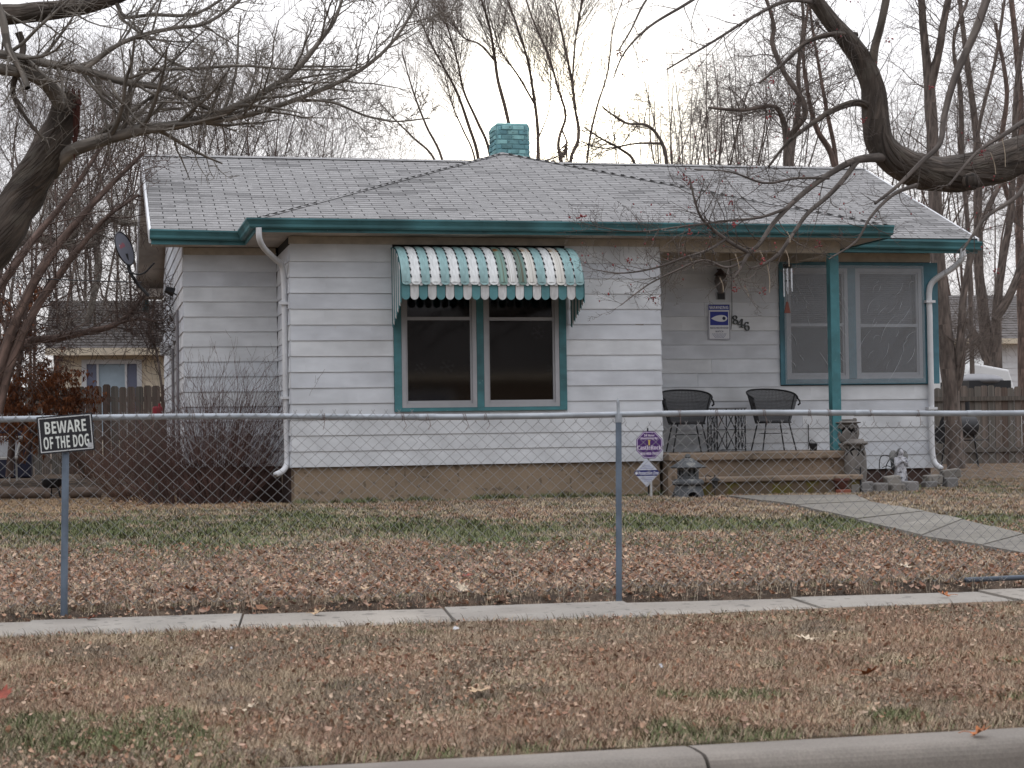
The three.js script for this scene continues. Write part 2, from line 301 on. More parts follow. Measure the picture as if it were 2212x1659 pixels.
M.valance = paint(0x578b90, 189, { dirt: 0.3 });
M.frame = paint(0xa5a5a8, 191, { dirt: 0.12 });
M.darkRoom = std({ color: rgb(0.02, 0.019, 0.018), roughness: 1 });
M.glass = new THREE.MeshPhysicalMaterial({ color: rgb(0.55, 0.56, 0.58), transmission: 1, thickness: 0, roughness: 0.03, ior: 1.35 });
M.dark = std({ color: rgb(0.015, 0.015, 0.017), roughness: 0.45 });
M.iron = std({ color: rgb(0.02, 0.02, 0.022), roughness: 0.5, metalness: 0.3 });
M.galv = std({ map: tex(128, 0.5, (u, v) => { const n = fbm(u, v, 8, 4, 193); return mul3([0.6, 0.62, 0.64], 0.85 + 0.3 * n); }), roughness: 0.5, metalness: 0.35 });
const shingleMats = [0, 1, 2, 3, 4].map(k => std({ roughness: 0.97, map: tex(256, 1.0, (u, v) => { const f = hash(u * 256, v * 256, 200 + k), n = fbm(u, v, 4, 5, 203 + k), b = [0.605, 0.625, 0.585, 0.61, 0.5][k]; let q = mul3([b, b * 0.99, b * 0.985], 0.9 + 0.28 * (f - 0.5) + 0.22 * (n - 0.5)); if (n > 0.66) q = mul3(q, 0.88); return q; }) }));

const house = thing('house', 'white clapboard bungalow with teal gutters, striped window awning and recessed porch', 'house', [0, 0, 0]);
const rh = mulberry(77), GAP = 0.2, Y0 = 0.56;
// one lap-siding board: bottom edge proud, top edge tucked in; along x, facing +z
function board(parent, x0, x1, y, z, h = GAP, name = 'siding_board') {
  if (x1 - x0 > 1.5 && rh() < 0.42) { const c = lerp(x0, x1, 0.25 + 0.5 * rh()); board1(parent, x0, c - 0.0015, y, z, h, name); return board1(parent, c + 0.0015, x1, y, z, h, name); }
  return board1(parent, x0, x1, y, z, h, name);
}
function board1(parent, x0, x1, y, z, h, name) {
  const m = new MB(), j = () => (rh() - 0.5) * 0.004, t0 = 0.021 + j() / 2, t1 = 0.006, yl = y + j(), yr = y + j(); m.off = [rh() * 20, rh() * 20];
  m.hex([[x0, yl - 0.004, z + t0], [x1, yr - 0.004, z + t0], [x1, yr - 0.004, z - 0.004], [x0, yl - 0.004, z - 0.004], [x0, yl + h + 0.004, z + t1], [x1, yr + h + 0.004, z + t1], [x1, yr + h + 0.004, z - 0.004], [x0, yl + h + 0.004, z - 0.004]]);
  return m.build(name, WHITE[rh() * 3 | 0], parent);
}
function boardX(parent, z0, z1, y, x, side, h = GAP) {        // along z, facing -x (side -1) or +x (side 1); z0 < z1
  const m = new MB(), j = () => (rh() - 0.5) * 0.004, t0 = 0.021, t1 = 0.006, q = x - side * 0.004; m.off = [rh() * 20, rh() * 20];
  const a = x + side * t0, b = x + side * t1, lo = y - 0.004 + j(), hi = y + h + 0.004;
  const c = side < 0 ? [[a, lo, z1], [q, lo, z1], [q, lo, z0], [a, lo, z0], [b, hi, z1], [q, hi, z1], [q, hi, z0], [b, hi, z0]] : [[q, lo, z1], [a, lo, z1], [a, lo, z0], [q, lo, z0], [q, hi, z1], [b, hi, z1], [b, hi, z0], [q, hi, z0]];
  m.hex(c); return m.build('siding_board', WHITE[rh() * 3 | 0], parent);
}
const BX0 = 2.41, BX1 = 7.28, LX = 1.16, RX = 11.88, BACK = -31.7, TOP = 3.38;
// front window opening
const FW = { x0: 3.72, x1: 5.99, y0: 1.24, y1: 3.3 };
const PW = { x0: 9.54, x1: 11.86, y0: 1.575, y1: 3.34 };
{
  const fw = sub('front_wall', house);
  for (let k = 0; k < 14; k++) {
    const y = Y0 + k * GAP, top = y + GAP, h = k === 13 ? TOP - y + 0.01 : GAP;
    const over = Math.min(top, FW.y1) - Math.max(y, FW.y0);
    if (over > 0.1) { board(fw, BX0, FW.x0 - 0.002, y, F, h); board(fw, FW.x1 + 0.002, BX1, y, F, h); if (y < FW.y0 - 0.03) board(fw, FW.x0, FW.x1, y, F, FW.y0 - y); }
    else if (over > 0) { board(fw, BX0, BX1, y, F, FW.y0 - y); }
    else board(fw, BX0, BX1, y, F, h);
  }
  const bl = sub('bay_side_wall', house);
  for (let k = 0; k < 14; k++) { boardX(bl, MW, F, Y0 + k * GAP, BX0, -1); boardX(bl, MW, F, Y0 + k * GAP, BX1, 1); }
  const rw = sub('recessed_wall', house);
  for (let k = 0; k < 14; k++) board(rw, LX, BX0 - 0.02, Y0 + k * GAP, MW, k === 13 ? 0.25 : GAP);
  const pw = sub('porch_wall', house);
  for (let k = -1; k < 14; k++) {
    const y = Y0 + k * GAP, over = Math.min(y + GAP, PW.y1) - Math.max(y, PW.y0), h = k === 13 ? 0.25 : GAP;
    if (over > 0.06) { board(pw, BX1 + 0.02, PW.x0 - 0.002, y, MW, h); if (RX - PW.x1 > 0.03) board(pw, PW.x1 + 0.002, RX, y, MW, h); }
    else if (over > 0 && y < PW.y0) board(pw, BX1 + 0.02, RX, y, MW, PW.y0 - y);
    else board(pw, BX1 + 0.02, RX, y, MW, h);
  }
  const lw = sub('gable_wall', house), ridgeZ = -28.29, slope = (5.2 - 3.55) / 4.0;
  for (let k = 0; k < 23; k++) {
    const y = Y0 + k * GAP, ym = y + GAP; let inset = Math.max(0, (ym - 3.62) / slope);
    const z0 = Math.max(BACK, -31.84 + inset), z1 = Math.min(MW, -24.74 - inset); if (z1 - z0 < 0.2) continue;
    boardX(lw, z0, z1, y, LX, -1);
  }
  { const c = at(1382, 696, F + 0.014), m = new MB(), sh = [[-0.055, -0.03], [0.05, -0.035], [0.06, 0.015], [0.02, 0.034], [-0.035, 0.022]].map(([x, y]) => [c.x + x, c.y + y, c.z + 0.002]); m.face(...sh); for (let k = 0; k < 5; k++) { const a = sh[k], b = sh[(k + 1) % 5]; m.face([a[0], a[1], a[2] - 0.01], [b[0], b[1], b[2] - 0.01], b, a); } m.build('wood_patch', paint(0x9b8f7f, 195, { rough: 0.9, dirt: 0.4 }), house); }
  // plain inner shell so that light enters only through the windows
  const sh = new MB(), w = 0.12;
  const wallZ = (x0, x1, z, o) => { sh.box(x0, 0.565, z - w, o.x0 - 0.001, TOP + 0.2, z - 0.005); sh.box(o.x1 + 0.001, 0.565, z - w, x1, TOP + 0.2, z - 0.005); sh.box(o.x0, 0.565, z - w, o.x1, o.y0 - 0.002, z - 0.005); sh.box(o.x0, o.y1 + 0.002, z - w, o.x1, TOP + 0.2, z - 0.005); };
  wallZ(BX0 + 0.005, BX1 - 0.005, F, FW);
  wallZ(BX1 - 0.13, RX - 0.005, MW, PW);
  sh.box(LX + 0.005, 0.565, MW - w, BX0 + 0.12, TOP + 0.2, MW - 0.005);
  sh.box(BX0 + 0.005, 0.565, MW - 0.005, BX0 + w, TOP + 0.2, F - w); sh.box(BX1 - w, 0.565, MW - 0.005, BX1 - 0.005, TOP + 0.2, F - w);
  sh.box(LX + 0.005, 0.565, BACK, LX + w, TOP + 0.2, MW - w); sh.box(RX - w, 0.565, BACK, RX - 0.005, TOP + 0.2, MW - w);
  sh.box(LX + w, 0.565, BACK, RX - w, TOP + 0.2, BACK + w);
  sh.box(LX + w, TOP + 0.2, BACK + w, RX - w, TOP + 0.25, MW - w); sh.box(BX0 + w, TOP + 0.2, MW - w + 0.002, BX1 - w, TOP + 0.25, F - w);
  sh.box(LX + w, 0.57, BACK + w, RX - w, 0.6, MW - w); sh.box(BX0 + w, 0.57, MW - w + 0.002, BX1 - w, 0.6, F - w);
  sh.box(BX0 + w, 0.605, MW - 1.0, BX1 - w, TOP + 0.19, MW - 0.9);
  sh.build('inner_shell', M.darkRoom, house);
  // right gable wall and rear wall, plain siding planks hidden from the street
  const rg = sub('side_wall', house);
  for (let k = 0; k < 22; k++) { const y = Y0 + k * GAP, inset = Math.max(0, (y + GAP - 3.62) / slope); const z0 = Math.max(BACK, -31.84 + inset), z1 = -24.74 - inset; if (z1 - z0 > 0.2) boardX(rg, z0, z1, y, RX, 1); }
  const fd = new MB();
  fd.box(BX0 + 0.03, -0.2, F - 0.4, BX1 - 0.03, Y0 - 0.012, F - 0.03); fd.build('foundation', M.found, house);
  const f2 = new MB(); f2.box(LX + 0.03, -0.2, BACK, BX0 + 0.028, Y0 - 0.012, MW - 0.03); f2.box(BX0 + 0.032, -0.2, MW - 0.03, BX0 + 0.2, Y0 - 0.014, F - 0.41); f2.build('foundation', M.brownBase, house);
  const f3 = new MB(); f3.box(BX1 - 0.028, -0.2, BACK, RX - 0.03, 0.35, MW - 0.03); f3.build('foundation', M.brownBase, house);
}
// frieze boards, soffits, beam, ceiling
{
  const t = new MB();
  t.box(BX0 - 0.01, TOP, F - 0.03, BX1, 3.475, F + 0.03); t.build('frieze_board', M.beige, house);
  const b = new MB(); b.box(BX1 + 0.002, 3.315, F - 0.1, 9.82, 3.478, F + 0.034); b.build('porch_beam', M.beige, house);
  const b2 = new MB(); b2.box(9.68, 3.317, MW + 0.02, 9.819, 3.477, F - 0.102); b2.build('porch_beam', M.beige, house);
  const r = new MB(); r.box(LX, TOP, MW - 0.03, BX0 - 0.03, 3.475, MW + 0.03); r.build('frieze_board', M.beige, house);
  const r2 = new MB(); r2.box(BX1 + 0.01, 3.345, MW - 0.02, RX, 3.475, MW + 0.028); r2.build('frieze_board', M.beige, house);
  const s = new MB();
  s.box(1.95, 3.48, F - 0.1, 10.3, 3.5, F + 0.42); s.box(BX1, 3.48, MW + 0.03, 9.82, 3.5, F - 0.101);
  s.box(1.95, 3.481, MW + 0.45, BX0, 3.5, F - 0.101); s.box(9.82, 3.481, MW + 0.45, 10.3, 3.5, F - 0.101);
  s.box(0.74, 3.483, MW - 0.03, 1.949, 3.502, MW + 0.42); s.box(BX1, 3.483, MW - 0.03, 12.4, 3.502, MW + 0.029); s.box(9.82, 3.484, MW + 0.03, 12.4, 3.503, MW + 0.42); s.box(1.95, 3.484, MW - 0.03, BX0, 3.503, MW + 0.449);
  s.build('soffit', M.soffit, house);
  const colm = new MB(); colm.add(new RoundedBoxGeometry(0.13, 3.315 - 0.655, 0.13, 2, 0.008), M4(9.735, (3.315 + 0.655) / 2, F - 0.03)); colm.build('porch_column', M.tealBright, house);
  // slab, riser, step
  const sl = new MB(); sl.add(new RoundedBoxGeometry(2.66, 0.1, 1.79, 3, 0.02), M4(8.62, 0.6, F - 0.655)); sl.build('porch_slab', M.step, house);
  const rs = new MB(); rs.box(7.3, -0.1, MW, 9.84, 0.548, F + 0.17); rs.build('porch_riser', M.step, house);
  const tr = new MB(); tr.add(new RoundedBoxGeometry(2.3, 0.07, 0.46, 3, 0.022), M4(8.69, 0.305, F + 0.4)); tr.build('step_tread', M.step, house);
  const r3 = new MB(); r3.box(7.57, -0.1, F + 0.17, 9.81, 0.27, F + 0.59); r3.build('step_riser', M.mossy, house);
}
// roof: trusses' slopes as sheets under individual shingles
const roof = sub('roof', house);
{
  const xl = 0.73, xr = 12.42, ze = -24.29, zr = -28.29, zb = -32.29, ye = 3.645, yr = 5.235;
  const deck = new MB();
  const slab = (a, b, c, d, n = 0.05) => { const A = vec(...a), B = vec(...b), D = vec(...d), N = B.clone().sub(A).cross(D.clone().sub(A)).normalize().multiplyScalar(n); const dn = q => [q[0] - N.x, q[1] - N.y, q[2] - N.z]; deck.hex([dn(a), dn(b), dn(c), dn(d), a, b, c, d]); };
  slab([xl, ye, ze], [xr, ye, ze], [xr, yr, zr], [xl, yr, zr]);
  slab([xr, ye, zb], [xl, ye, zb], [xl, yr, zr], [xr, yr, zr]);
  const hx0 = 1.9, hx1 = 10.4, hz = -22.72, hy = 3.625, px = 6.02, pz = -26.97, py = 5.165;
  const tri = (a, b, c) => { deck.face(a, b, c); };
  tri([hx0, hy, hz], [hx1, hy, hz], [px, py, pz]);
  deck.face([hx0, hy, ze], [hx0, hy, hz], [px, py, pz], [px, py, zr + 0.12]);
  deck.face([hx1, hy, hz], [hx1, hy, ze], [px, py, zr + 0.12], [px, py, pz]);
  deck.build('roof_deck', std({ color: rgb(0.035, 0.034, 0.033), roughness: 1 }), roof);
  // verge and eave boards
  let fb; const up = (x, s) => { fb.hex(s > 0 ? [[x, ye - 0.16, ze], [x + 0.03, ye - 0.16, ze], [x + 0.03, yr - 0.16, zr], [x, yr - 0.16, zr], [x, ye + 0.01, ze], [x + 0.03, ye + 0.01, ze], [x + 0.03, yr + 0.01, zr], [x, yr + 0.01, zr]] : [[x, yr - 0.16, zr], [x + 0.03, yr - 0.16, zr], [x + 0.03, ye - 0.16, zb], [x, ye - 0.16, zb], [x, yr + 0.01, zr], [x + 0.03, yr + 0.01, zr], [x + 0.03, ye + 0.01, zb], [x, ye + 0.01, zb]]); };
  for (const x of [xl - 0.031, xr + 0.001]) for (const d of [1, -1]) { fb = new MB(); up(x, d); fb.build('verge_board', M.trimWhite, roof); }
  // sloping soffit under the gable overhang, with its boxed foot at the rear
  let so; const sf = (x0, x1) => { so.hex([[x0, ye - 0.16, ze], [x1, ye - 0.16, ze], [x1, yr - 0.16, zr], [x0, yr - 0.16, zr], [x0, ye - 0.14, ze], [x1, ye - 0.14, ze], [x1, yr - 0.14, zr], [x0, yr - 0.14, zr]]); so.hex([[x0, yr - 0.16, zr], [x1, yr - 0.16, zr], [x1, ye - 0.16, zb], [x0, ye - 0.16, zb], [x0, yr - 0.14, zr], [x1, yr - 0.14, zr], [x1, ye - 0.14, zb], [x0, ye - 0.14, zb]]); };
  so = new MB(); sf(RX, xr); so.build('gable_soffit', M.soffit, roof); so = new MB(); sf(xl, LX); so.box(xl, ye - 0.3, zb + 0.001, LX - 0.001, ye - 0.162, zb + 0.55);
  so.build('gable_soffit', M.soffit, roof);
  // shingles
  const TW = 0.36, EX = 0.12, all = [];
  const field = (o, ud, vd, nrm, len, rows, range) => { for (let r = 0; r < rows; r++) { const v = r * EX, [a, b] = range(v + EX * 0.5); for (let k = -1, u; (u = (k + (r % 2) * 0.5) * TW) < len; k++) { const u0 = Math.max(u + 0.007, a), u1 = Math.min(u + TW - 0.007, b); if (u1 - u0 > 0.04) all.push({ o, ud, vd, nrm, u0, u1, v, front: range.front, cut: range.cut }); } } };
  const sMain = vec(0, yr - ye, zr - ze), LM = sMain.length(); sMain.normalize(); const nMain = vec(0, 1, 0).cross(vec(1, 0, 0)).set(0, -sMain.z, sMain.y);
  const main = v => [0, xr - xl]; main.front = false; main.cut = v => v;
  const sHip = vec(0, py - hy, pz - hz), LH = sHip.length(); sHip.normalize(); const nHip = vec(0, -sHip.z, sHip.y);
  const hip = v => { const t = Math.min(1, v / LH); return [lerp(0, px - hx0, t), lerp(hx1 - hx0, px - hx0, t)]; }; hip.front = true;
  field(vec(hx0, hy, hz), vec(1, 0, 0), sHip, nHip, hx1 - hx0, Math.ceil(LH / EX), hip);
  field(vec(xl, ye, ze), vec(1, 0, 0), sMain, nMain, xr - xl, Math.floor(LM / EX), main);
  // side faces of the front hip
  for (const s of [-1, 1]) {
    const ox = s < 0 ? hx0 : hx1, vd = vec(px - ox, py - hy, 0), L = vd.length(); vd.normalize(); const ud = vec(0, 0, -s), n2 = vec(s * vd.y, Math.abs(vd.x), 0), zo = s < 0 ? ze : hz;
    const rng = v => { const t = Math.min(1, v / L), zf = lerp(hz, pz, t), zk = lerp(ze, zr + 0.12, t); return s < 0 ? [zk - zo > 0 ? 0 : -(zo - zk), zf - zo] : [-(zf - zo), -(zk - zo)]; };
    rng.front = false; const rng2 = v => { const [a, b] = rng(v); return [Math.min(a, b), Math.max(a, b)]; }; rng2.front = false;
    for (let r = 0; r < Math.floor(L / EX); r++) { const v = r * EX, t = v / L, zf = lerp(hz, pz, t), zk = lerp(ze, zr + 0.12, t); for (let z = zk; z < zf - 0.05; z += TW) { const z1 = Math.min(zf, z + TW - 0.01); all.push({ o: vec(ox, hy, z), ud: vec(0, 0, 1), vd, nrm: n2, u0: 0, u1: z1 - z, v, front: false }); } }
  }
  const rs = mulberry(9), rest = [0, 1, 2, 3, 4].map(() => new MB()); let n = 0;
  for (const s of all) {
    const j = (rs() - 0.5) * 0.006, th = 0.004 + rs() * 0.002, q = (u, v, h) => s.o.clone().addScaledVector(s.ud, u).addScaledVector(s.vd, v).addScaledVector(s.nrm, h).toArray();
    const P = [[s.u0, s.v + j, 0.002], [s.u1, s.v + j, 0.002], [s.u1, s.v + EX * 1.08, 0.001], [s.u0, s.v + EX * 1.08, 0.001], [s.u0, s.v + j, th + 0.003], [s.u1, s.v + j, th + 0.003], [s.u1, s.v + EX * 1.08, 0.003], [s.u0, s.v + EX * 1.08, 0.003]].map(a => q(...a));
    const pc = s.o.clone().addScaledVector(s.ud, s.u0).addScaledVector(s.vd, s.v), ns = wn(pc.x * 1.1, s.v * 1.6 + (s.front ? 9 : 0), 88), k = rs() < (ns > 0.6 ? 0.3 : 0.025) ? 4 : (rs() * 2 + (ns > 0.5 ? 2 : 0)) | 0, m = s.front && n < 290 ? new MB() : rest[k]; m.off = [rs() * 7, rs() * 7];
    m.hex(P); if (m !== rest[k]) { m.build('shingle', shingleMats[k], roof); n++; }
  }
  rest.forEach((m, k) => tag(m.build('shingles', shingleMats[k], roof), null, null, null, 'stuff'));
  // caps along the ridge and hips
  const cp = new MB(), line = (a, b, w, sl = 0.26) => { const A = vec(...a), B = vec(...b), d = B.clone().sub(A), L = d.length(), nn = Math.floor(L / 0.16); d.normalize(); const sd = vec(-d.z, 0, d.x).normalize(), n2 = vec(0, 1, 0); for (let k = 0; k < nn; k++) { const P = (t, s, h) => A.clone().addScaledVector(d, t).addScaledVector(sd, s).addScaledVector(n2, h).toArray(), t0 = k * L / nn, t1 = (k + 1.1) * L / nn; for (const s of [-1, 1]) { const f = [P(t0, 0, 0.019), P(t1, 0, 0.016), P(t1, s * w, 0.016 - w * sl), P(t0, s * w, 0.019 - w * sl)]; cp.face(...(s > 0 ? f.reverse() : f)); } } };
  line([xl, yr, zr], [xr, yr, zr], 0.13, 0.36); line([hx0 + 0.05, hy + 0.012, hz - 0.04], [px, py, pz], 0.07); line([hx1 - 0.05, hy + 0.012, hz - 0.04], [px, py, pz], 0.07); line([px, py, pz], [px, py, zr + 0.2], 0.1, 0.36);
  cp.build('ridge_cap', shingleMats[1], roof);
  // gutters: K-shaped trough swept along the eaves, mitred at the jog
  const gprof = [[0, 0.0], [0.045, 0.0], [0.062, 0.02], [0.066, 0.05], [0.085, 0.085], [0.1, 0.105], [0.1, 0.125], [0.092, 0.125], [0.092, 0.108], [0.06, 0.07], [0.055, 0.012], [0, 0.012]];
  function gutter(path, outs, name) {                         // path points on the fascia; outs: outward direction at each point (mitre scaled)
    const m = new MB(); for (let k = 0; k < path.length - 1; k++) for (let q = 0; q < gprof.length - 1; q++) { const P = (i, w) => [path[i][0] + outs[i][0] * gprof[w][0], path[i][1] + gprof[w][1], path[i][2] + outs[i][1] * gprof[w][0]]; m.face(P(k, q), P(k + 1, q), P(k + 1, q + 1), P(k, q + 1)); }
    for (const [i, f] of [[0, 1], [path.length - 1, 0]]) { const pts = gprof.slice(0, 7).map(([a, b]) => [path[i][0] + outs[i][0] * a, path[i][1] + b, path[i][2] + outs[i][1] * a]); pts.push([path[i][0], path[i][1] + 0.125, path[i][2]]); m.face(...(f ? pts.reverse() : pts)); }
    return m.build(name, M.gutter, house);
  }
  gutter([[xl - 0.02, 3.535, ze + 0.01], [1.93, 3.52, ze + 0.01], [1.93, 3.515, hz - 0.01], [10.38, 3.512, hz - 0.01]], [[0, 1], [-1, 1], [-1, 1], [0, 1]], 'gutter');
  gutter([[10.2, 3.50, ze + 0.01], [xr + 0.03, 3.475, ze + 0.01]], [[0, 1], [0, 1]], 'gutter');
  for (const b of [[xl, 3.47, ze - 0.022, 1.95, 3.632, ze + 0.008], [1.935, 3.474, ze + 0.009, 1.957, 3.6, hz - 0.034], [1.937, 3.474, hz - 0.033, 10.37, 3.612, hz - 0.012], [10.1, 3.44, ze - 0.022, xr, 3.632, ze + 0.008], [xl, 3.47, zb, xr, 3.62, zb + 0.025], [10.348, 3.474, ze + 0.01, 10.372, 3.6, hz - 0.034]]) { const fa = new MB(); fa.box(...b); fa.build('fascia_board', M.tealDark, house); }
  const rg = new MB(); rg.box(xl - 0.02, 3.52, zb - 0.12, xr, 3.63, zb - 0.002); rg.build('gutter', M.gutter, house);
  const ds = new MB(); ds.add(new RoundedBoxGeometry(0.1, 0.42, 0.08, 2, 0.015), M4(0.87, 3.32, zb - 0.06)); ds.build('downspout', M.gutter, house);
  // downspouts in white
  const white = (pts, r) => { const m = new MB(); m.tube(spline(pts.map(p => vec(...p)), 40), r, 10); return m; };
  const d1 = white([[1.98, 3.52, hz + 0.06], [1.985, 3.40, hz + 0.05], [2.03, 3.31, hz - 0.05], [2.2, 3.2, F + 0.05], [2.32, 3.11, F - 0.12], [2.35, 2.95, F - 0.17], [2.355, 2.2, F - 0.17], [2.36, 1.2, F - 0.17], [2.365, 0.72, F - 0.16], [2.355, 0.6, F - 0.13], [2.3, 0.52, F - 0.02], [2.19, 0.47, F + 0.08]], 0.037); 
  const dp = d1.build('downspout', M.trimWhite, house);
  for (const y of [2.62, 1.42]) { const st = new MB(); st.box(2.29, y, F - 0.218, 2.415, y + 0.035, F - 0.115); st.build('strap', M.trimWhite, dp); }
  const d2 = white([[12.16, 3.5, ze + 0.06], [12.16, 3.38, ze + 0.05], [12.1, 3.25, ze - 0.1], [11.9, 3.08, MW + 0.12], [11.84, 2.98, MW + 0.09], [11.83, 2.5, MW + 0.085], [11.83, 1.5, MW + 0.085], [11.83, 0.55, MW + 0.085], [11.85, 0.42, MW + 0.12], [11.9, 0.34, MW + 0.22]], 0.043);
  const dq = d2.build('downspout', M.trimWhite, house);
  for (const y of [2.75, 1.2]) { const st2 = new MB(); st2.box(11.76, y, MW + 0.03, 11.9, y + 0.035, MW + 0.14); st2.build('strap', M.trimWhite, dq); }
}
// chimney of painted bricks with rounded corners
{
  const ch = sub('chimney', house), cx = 6.56, cz = -28.85, w = 0.56, d = 0.56, cols = [0x7fb0b4, 0x76a6ac, 0x8ab8b8, 0x6c9aa1].map((c, k) => paint(c, 211 + k, { rough: 0.8, dirt: 0.5, chips: 0.22, chip: [0.2, 0.22, 0.22] })), rc = mulberry(21);
  const core = new MB(); core.box(cx - w / 2 + 0.012, 5.0, cz - d / 2 + 0.012, cx + w / 2 - 0.012, 5.875, cz + d / 2 - 0.012); core.build('mortar_core', std({ color: rgb(0.14, 0.27, 0.29), roughness: 1 }), ch);
  for (let r = 0; r < 10; r++) {
    const y = 5.14 + r * 0.077, top = r === 9;
    for (let side = 0; side < 4; side++) {
      const off = (r + side) % 2 ? 0.1 : 0, list = off ? [[-w / 2 + 0.0, -w / 2 + 0.085], [-w / 2 + 0.095, -0.02], [-0.01, w / 2 - 0.095 + 0.0], [w / 2 - 0.085, w / 2]] : [[-w / 2, -w / 2 + 0.182], [-w / 2 + 0.192, w / 2 - 0.192], [w / 2 - 0.182, w / 2]];
      list.forEach(([a, b], qi) => {
        if (qi === list.length - 1 && !off) b -= 0.0; const L = b - a - (qi === 0 ? 0.04 : 0) - (qi === list.length - 1 ? 0.04 : 0), mid = (a + b) / 2 + (qi === 0 ? 0.02 : 0) - (qi === list.length - 1 ? 0.02 : 0);
        const m = new MB(), jj = (rc() - 0.5) * 0.02; m.off = [rc() * 5, rc() * 5];
        m.add(new RoundedBoxGeometry(Math.max(0.03, L), 0.066, 0.06, 1, 0.012), M4(mid, y + (top && (qi === 0 || qi === list.length - 1) ? -0.012 : 0), d / 2 - 0.028 + jj));
        const g = m.geo(); g.applyMatrix4(M4(cx, 0, cz, 0, side * Math.PI / 2, 0)); mesh('brick', g, cols[rc() * 4 | 0], ch);
      });
      const cn = new MB(), corner = new THREE.CylinderGeometry(0.055, 0.055, 0.066, 10); cn.add(corner, M4(0, y - (top ? 0.015 : 0), 0)); const g = cn.geo(), a = side * Math.PI / 2 + Math.PI / 4; g.translate(cx + Math.cos(a) * (w / 2 - 0.055) * 1.414, 0, cz + Math.sin(a) * (w / 2 - 0.055) * 1.414); mesh('corner_brick', g, cols[rc() * 4 | 0], ch);
    }
  }
  const cap = new MB(); cap.add(new RoundedBoxGeometry(w - 0.04, 0.05, d - 0.04, 3, 0.02), M4(cx, 5.885, cz)); cap.build('chimney_cap', cols[2], ch);
  const fl = new MB(); fl.box(cx - w / 2 - 0.03, 5.08, cz + d / 2 - 0.05, cx + w / 2 + 0.03, 5.26, cz + d / 2 + 0.012); fl.build('flashing', shingleMats[0], ch);
}
// ---------------------------------------------------------------- windows, awning, fittings on the house
function windowUnit(parent, x0, x1, y0, y1, rail, z, matF, pane) {
  const fr = new MB(), w = 0.055;
  fr.box(x0, y0, z - 0.02, x0 + w, y1, z + 0.03); fr.box(x1 - w, y0, z - 0.02, x1, y1, z + 0.03); fr.box(x0 + w + 0.001, y0, z - 0.02, x1 - w - 0.001, y0 + w, z + 0.031); fr.box(x0 + w + 0.001, y1 - w, z - 0.02, x1 - w - 0.001, y1, z + 0.029);
  const f2 = 0.022, a = x0 + w + 0.002, b = x1 - w - 0.002, c = y0 + w + 0.002, d = y1 - w - 0.002;
  const sash = new MB(); sash.box(a, c, z - 0.03, a + f2, d, z + 0.008); sash.box(b - f2, c, z - 0.03, b, d, z + 0.008); sash.box(a + f2, c, z - 0.03, b - f2, c + f2 * 1.4, z + 0.012); sash.box(a + f2, d - f2, z - 0.03, b - f2, d, z + 0.01); sash.box(a + f2, rail - 0.02, z - 0.03, b - f2, rail + 0.022, z + 0.013);
  fr.build('window_frame', matF, parent); sash.build('sash', matF, parent);
  const p1 = new MB(); p1.box(a + f2, c + f2, z - 0.018, b - f2, rail - 0.02, z - 0.014); p1.build('pane', pane, parent);
  const p2 = new MB(); p2.box(a + f2, rail + 0.02, z - 0.024, b - f2, d - f2, z - 0.02); p2.build('pane', pane, parent);
}
const pane1 = new THREE.MeshPhysicalMaterial({ color: rgb(0.3, 0.3, 0.32), transmission: 1, thickness: 0, roughness: 0.05, ior: 1.58 });
{
  const w = sub('front_window', house), z = F + 0.01;
  const cs = new MB(); cs.box(3.722, 1.242, F - 0.02, 3.815, 3.3, F + 0.045); cs.box(4.797, 1.29, F - 0.02, 4.888, 3.3, F + 0.043); cs.box(5.893, 1.242, F - 0.02, 5.988, 3.3, F + 0.045); cs.box(3.816, 1.242, F - 0.02, 5.892, 1.288, F + 0.05); cs.box(3.816, 3.24, F - 0.02, 5.892, 3.3, F + 0.042); cs.build('casing', M.tealDark, w);
  windowUnit(w, 3.818, 4.794, 1.29, 3.238, 2.43, z, M.frame, pane1); windowUnit(w, 4.891, 5.89, 1.29, 3.238, 2.425, z, M.frame, pane1);
  const sl = new MB(); sl.box(3.9, 1.3, F - 0.4, 4.75, 1.37, F - 0.12); sl.box(4.95, 1.3, F - 0.4, 5.85, 1.37, F - 0.12); sl.build('inner_sill', M.frame, w);
  // pale snowflake stickers behind the glass
  const flake = std({ color: rgb(0.5, 0.5, 0.52), roughness: 1 });
  for (const [px, py, r] of [[908, 796, 0.08], [966, 792, 0.1], [1162, 718, 0.1], [1193, 798, 0.08]]) {
    const c = at(px, py, F - 0.035), m = new MB(); for (let k = 0; k < 3; k++) { const a = k * Math.PI / 3 + 0.2; m.bar([c.x - Math.cos(a) * r, c.y - Math.sin(a) * r, c.z], [c.x + Math.cos(a) * r, c.y + Math.sin(a) * r, c.z], 0.004, 0.012); for (const s of [-1, 1]) for (const e of [0.9, -0.9]) { const q = r * 0.6 * s; m.bar([c.x + Math.cos(a) * q, c.y + Math.sin(a) * q, c.z + 0.003 * k + 0.002], [c.x + Math.cos(a) * q + Math.cos(a + e) * r * 0.35 * s, c.y + Math.sin(a) * q + Math.sin(a + e) * r * 0.35 * s, c.z + 0.003 * k + 0.002], 0.003, 0.009); } } m.build('snowflake_sticker', flake, w);
  }
}
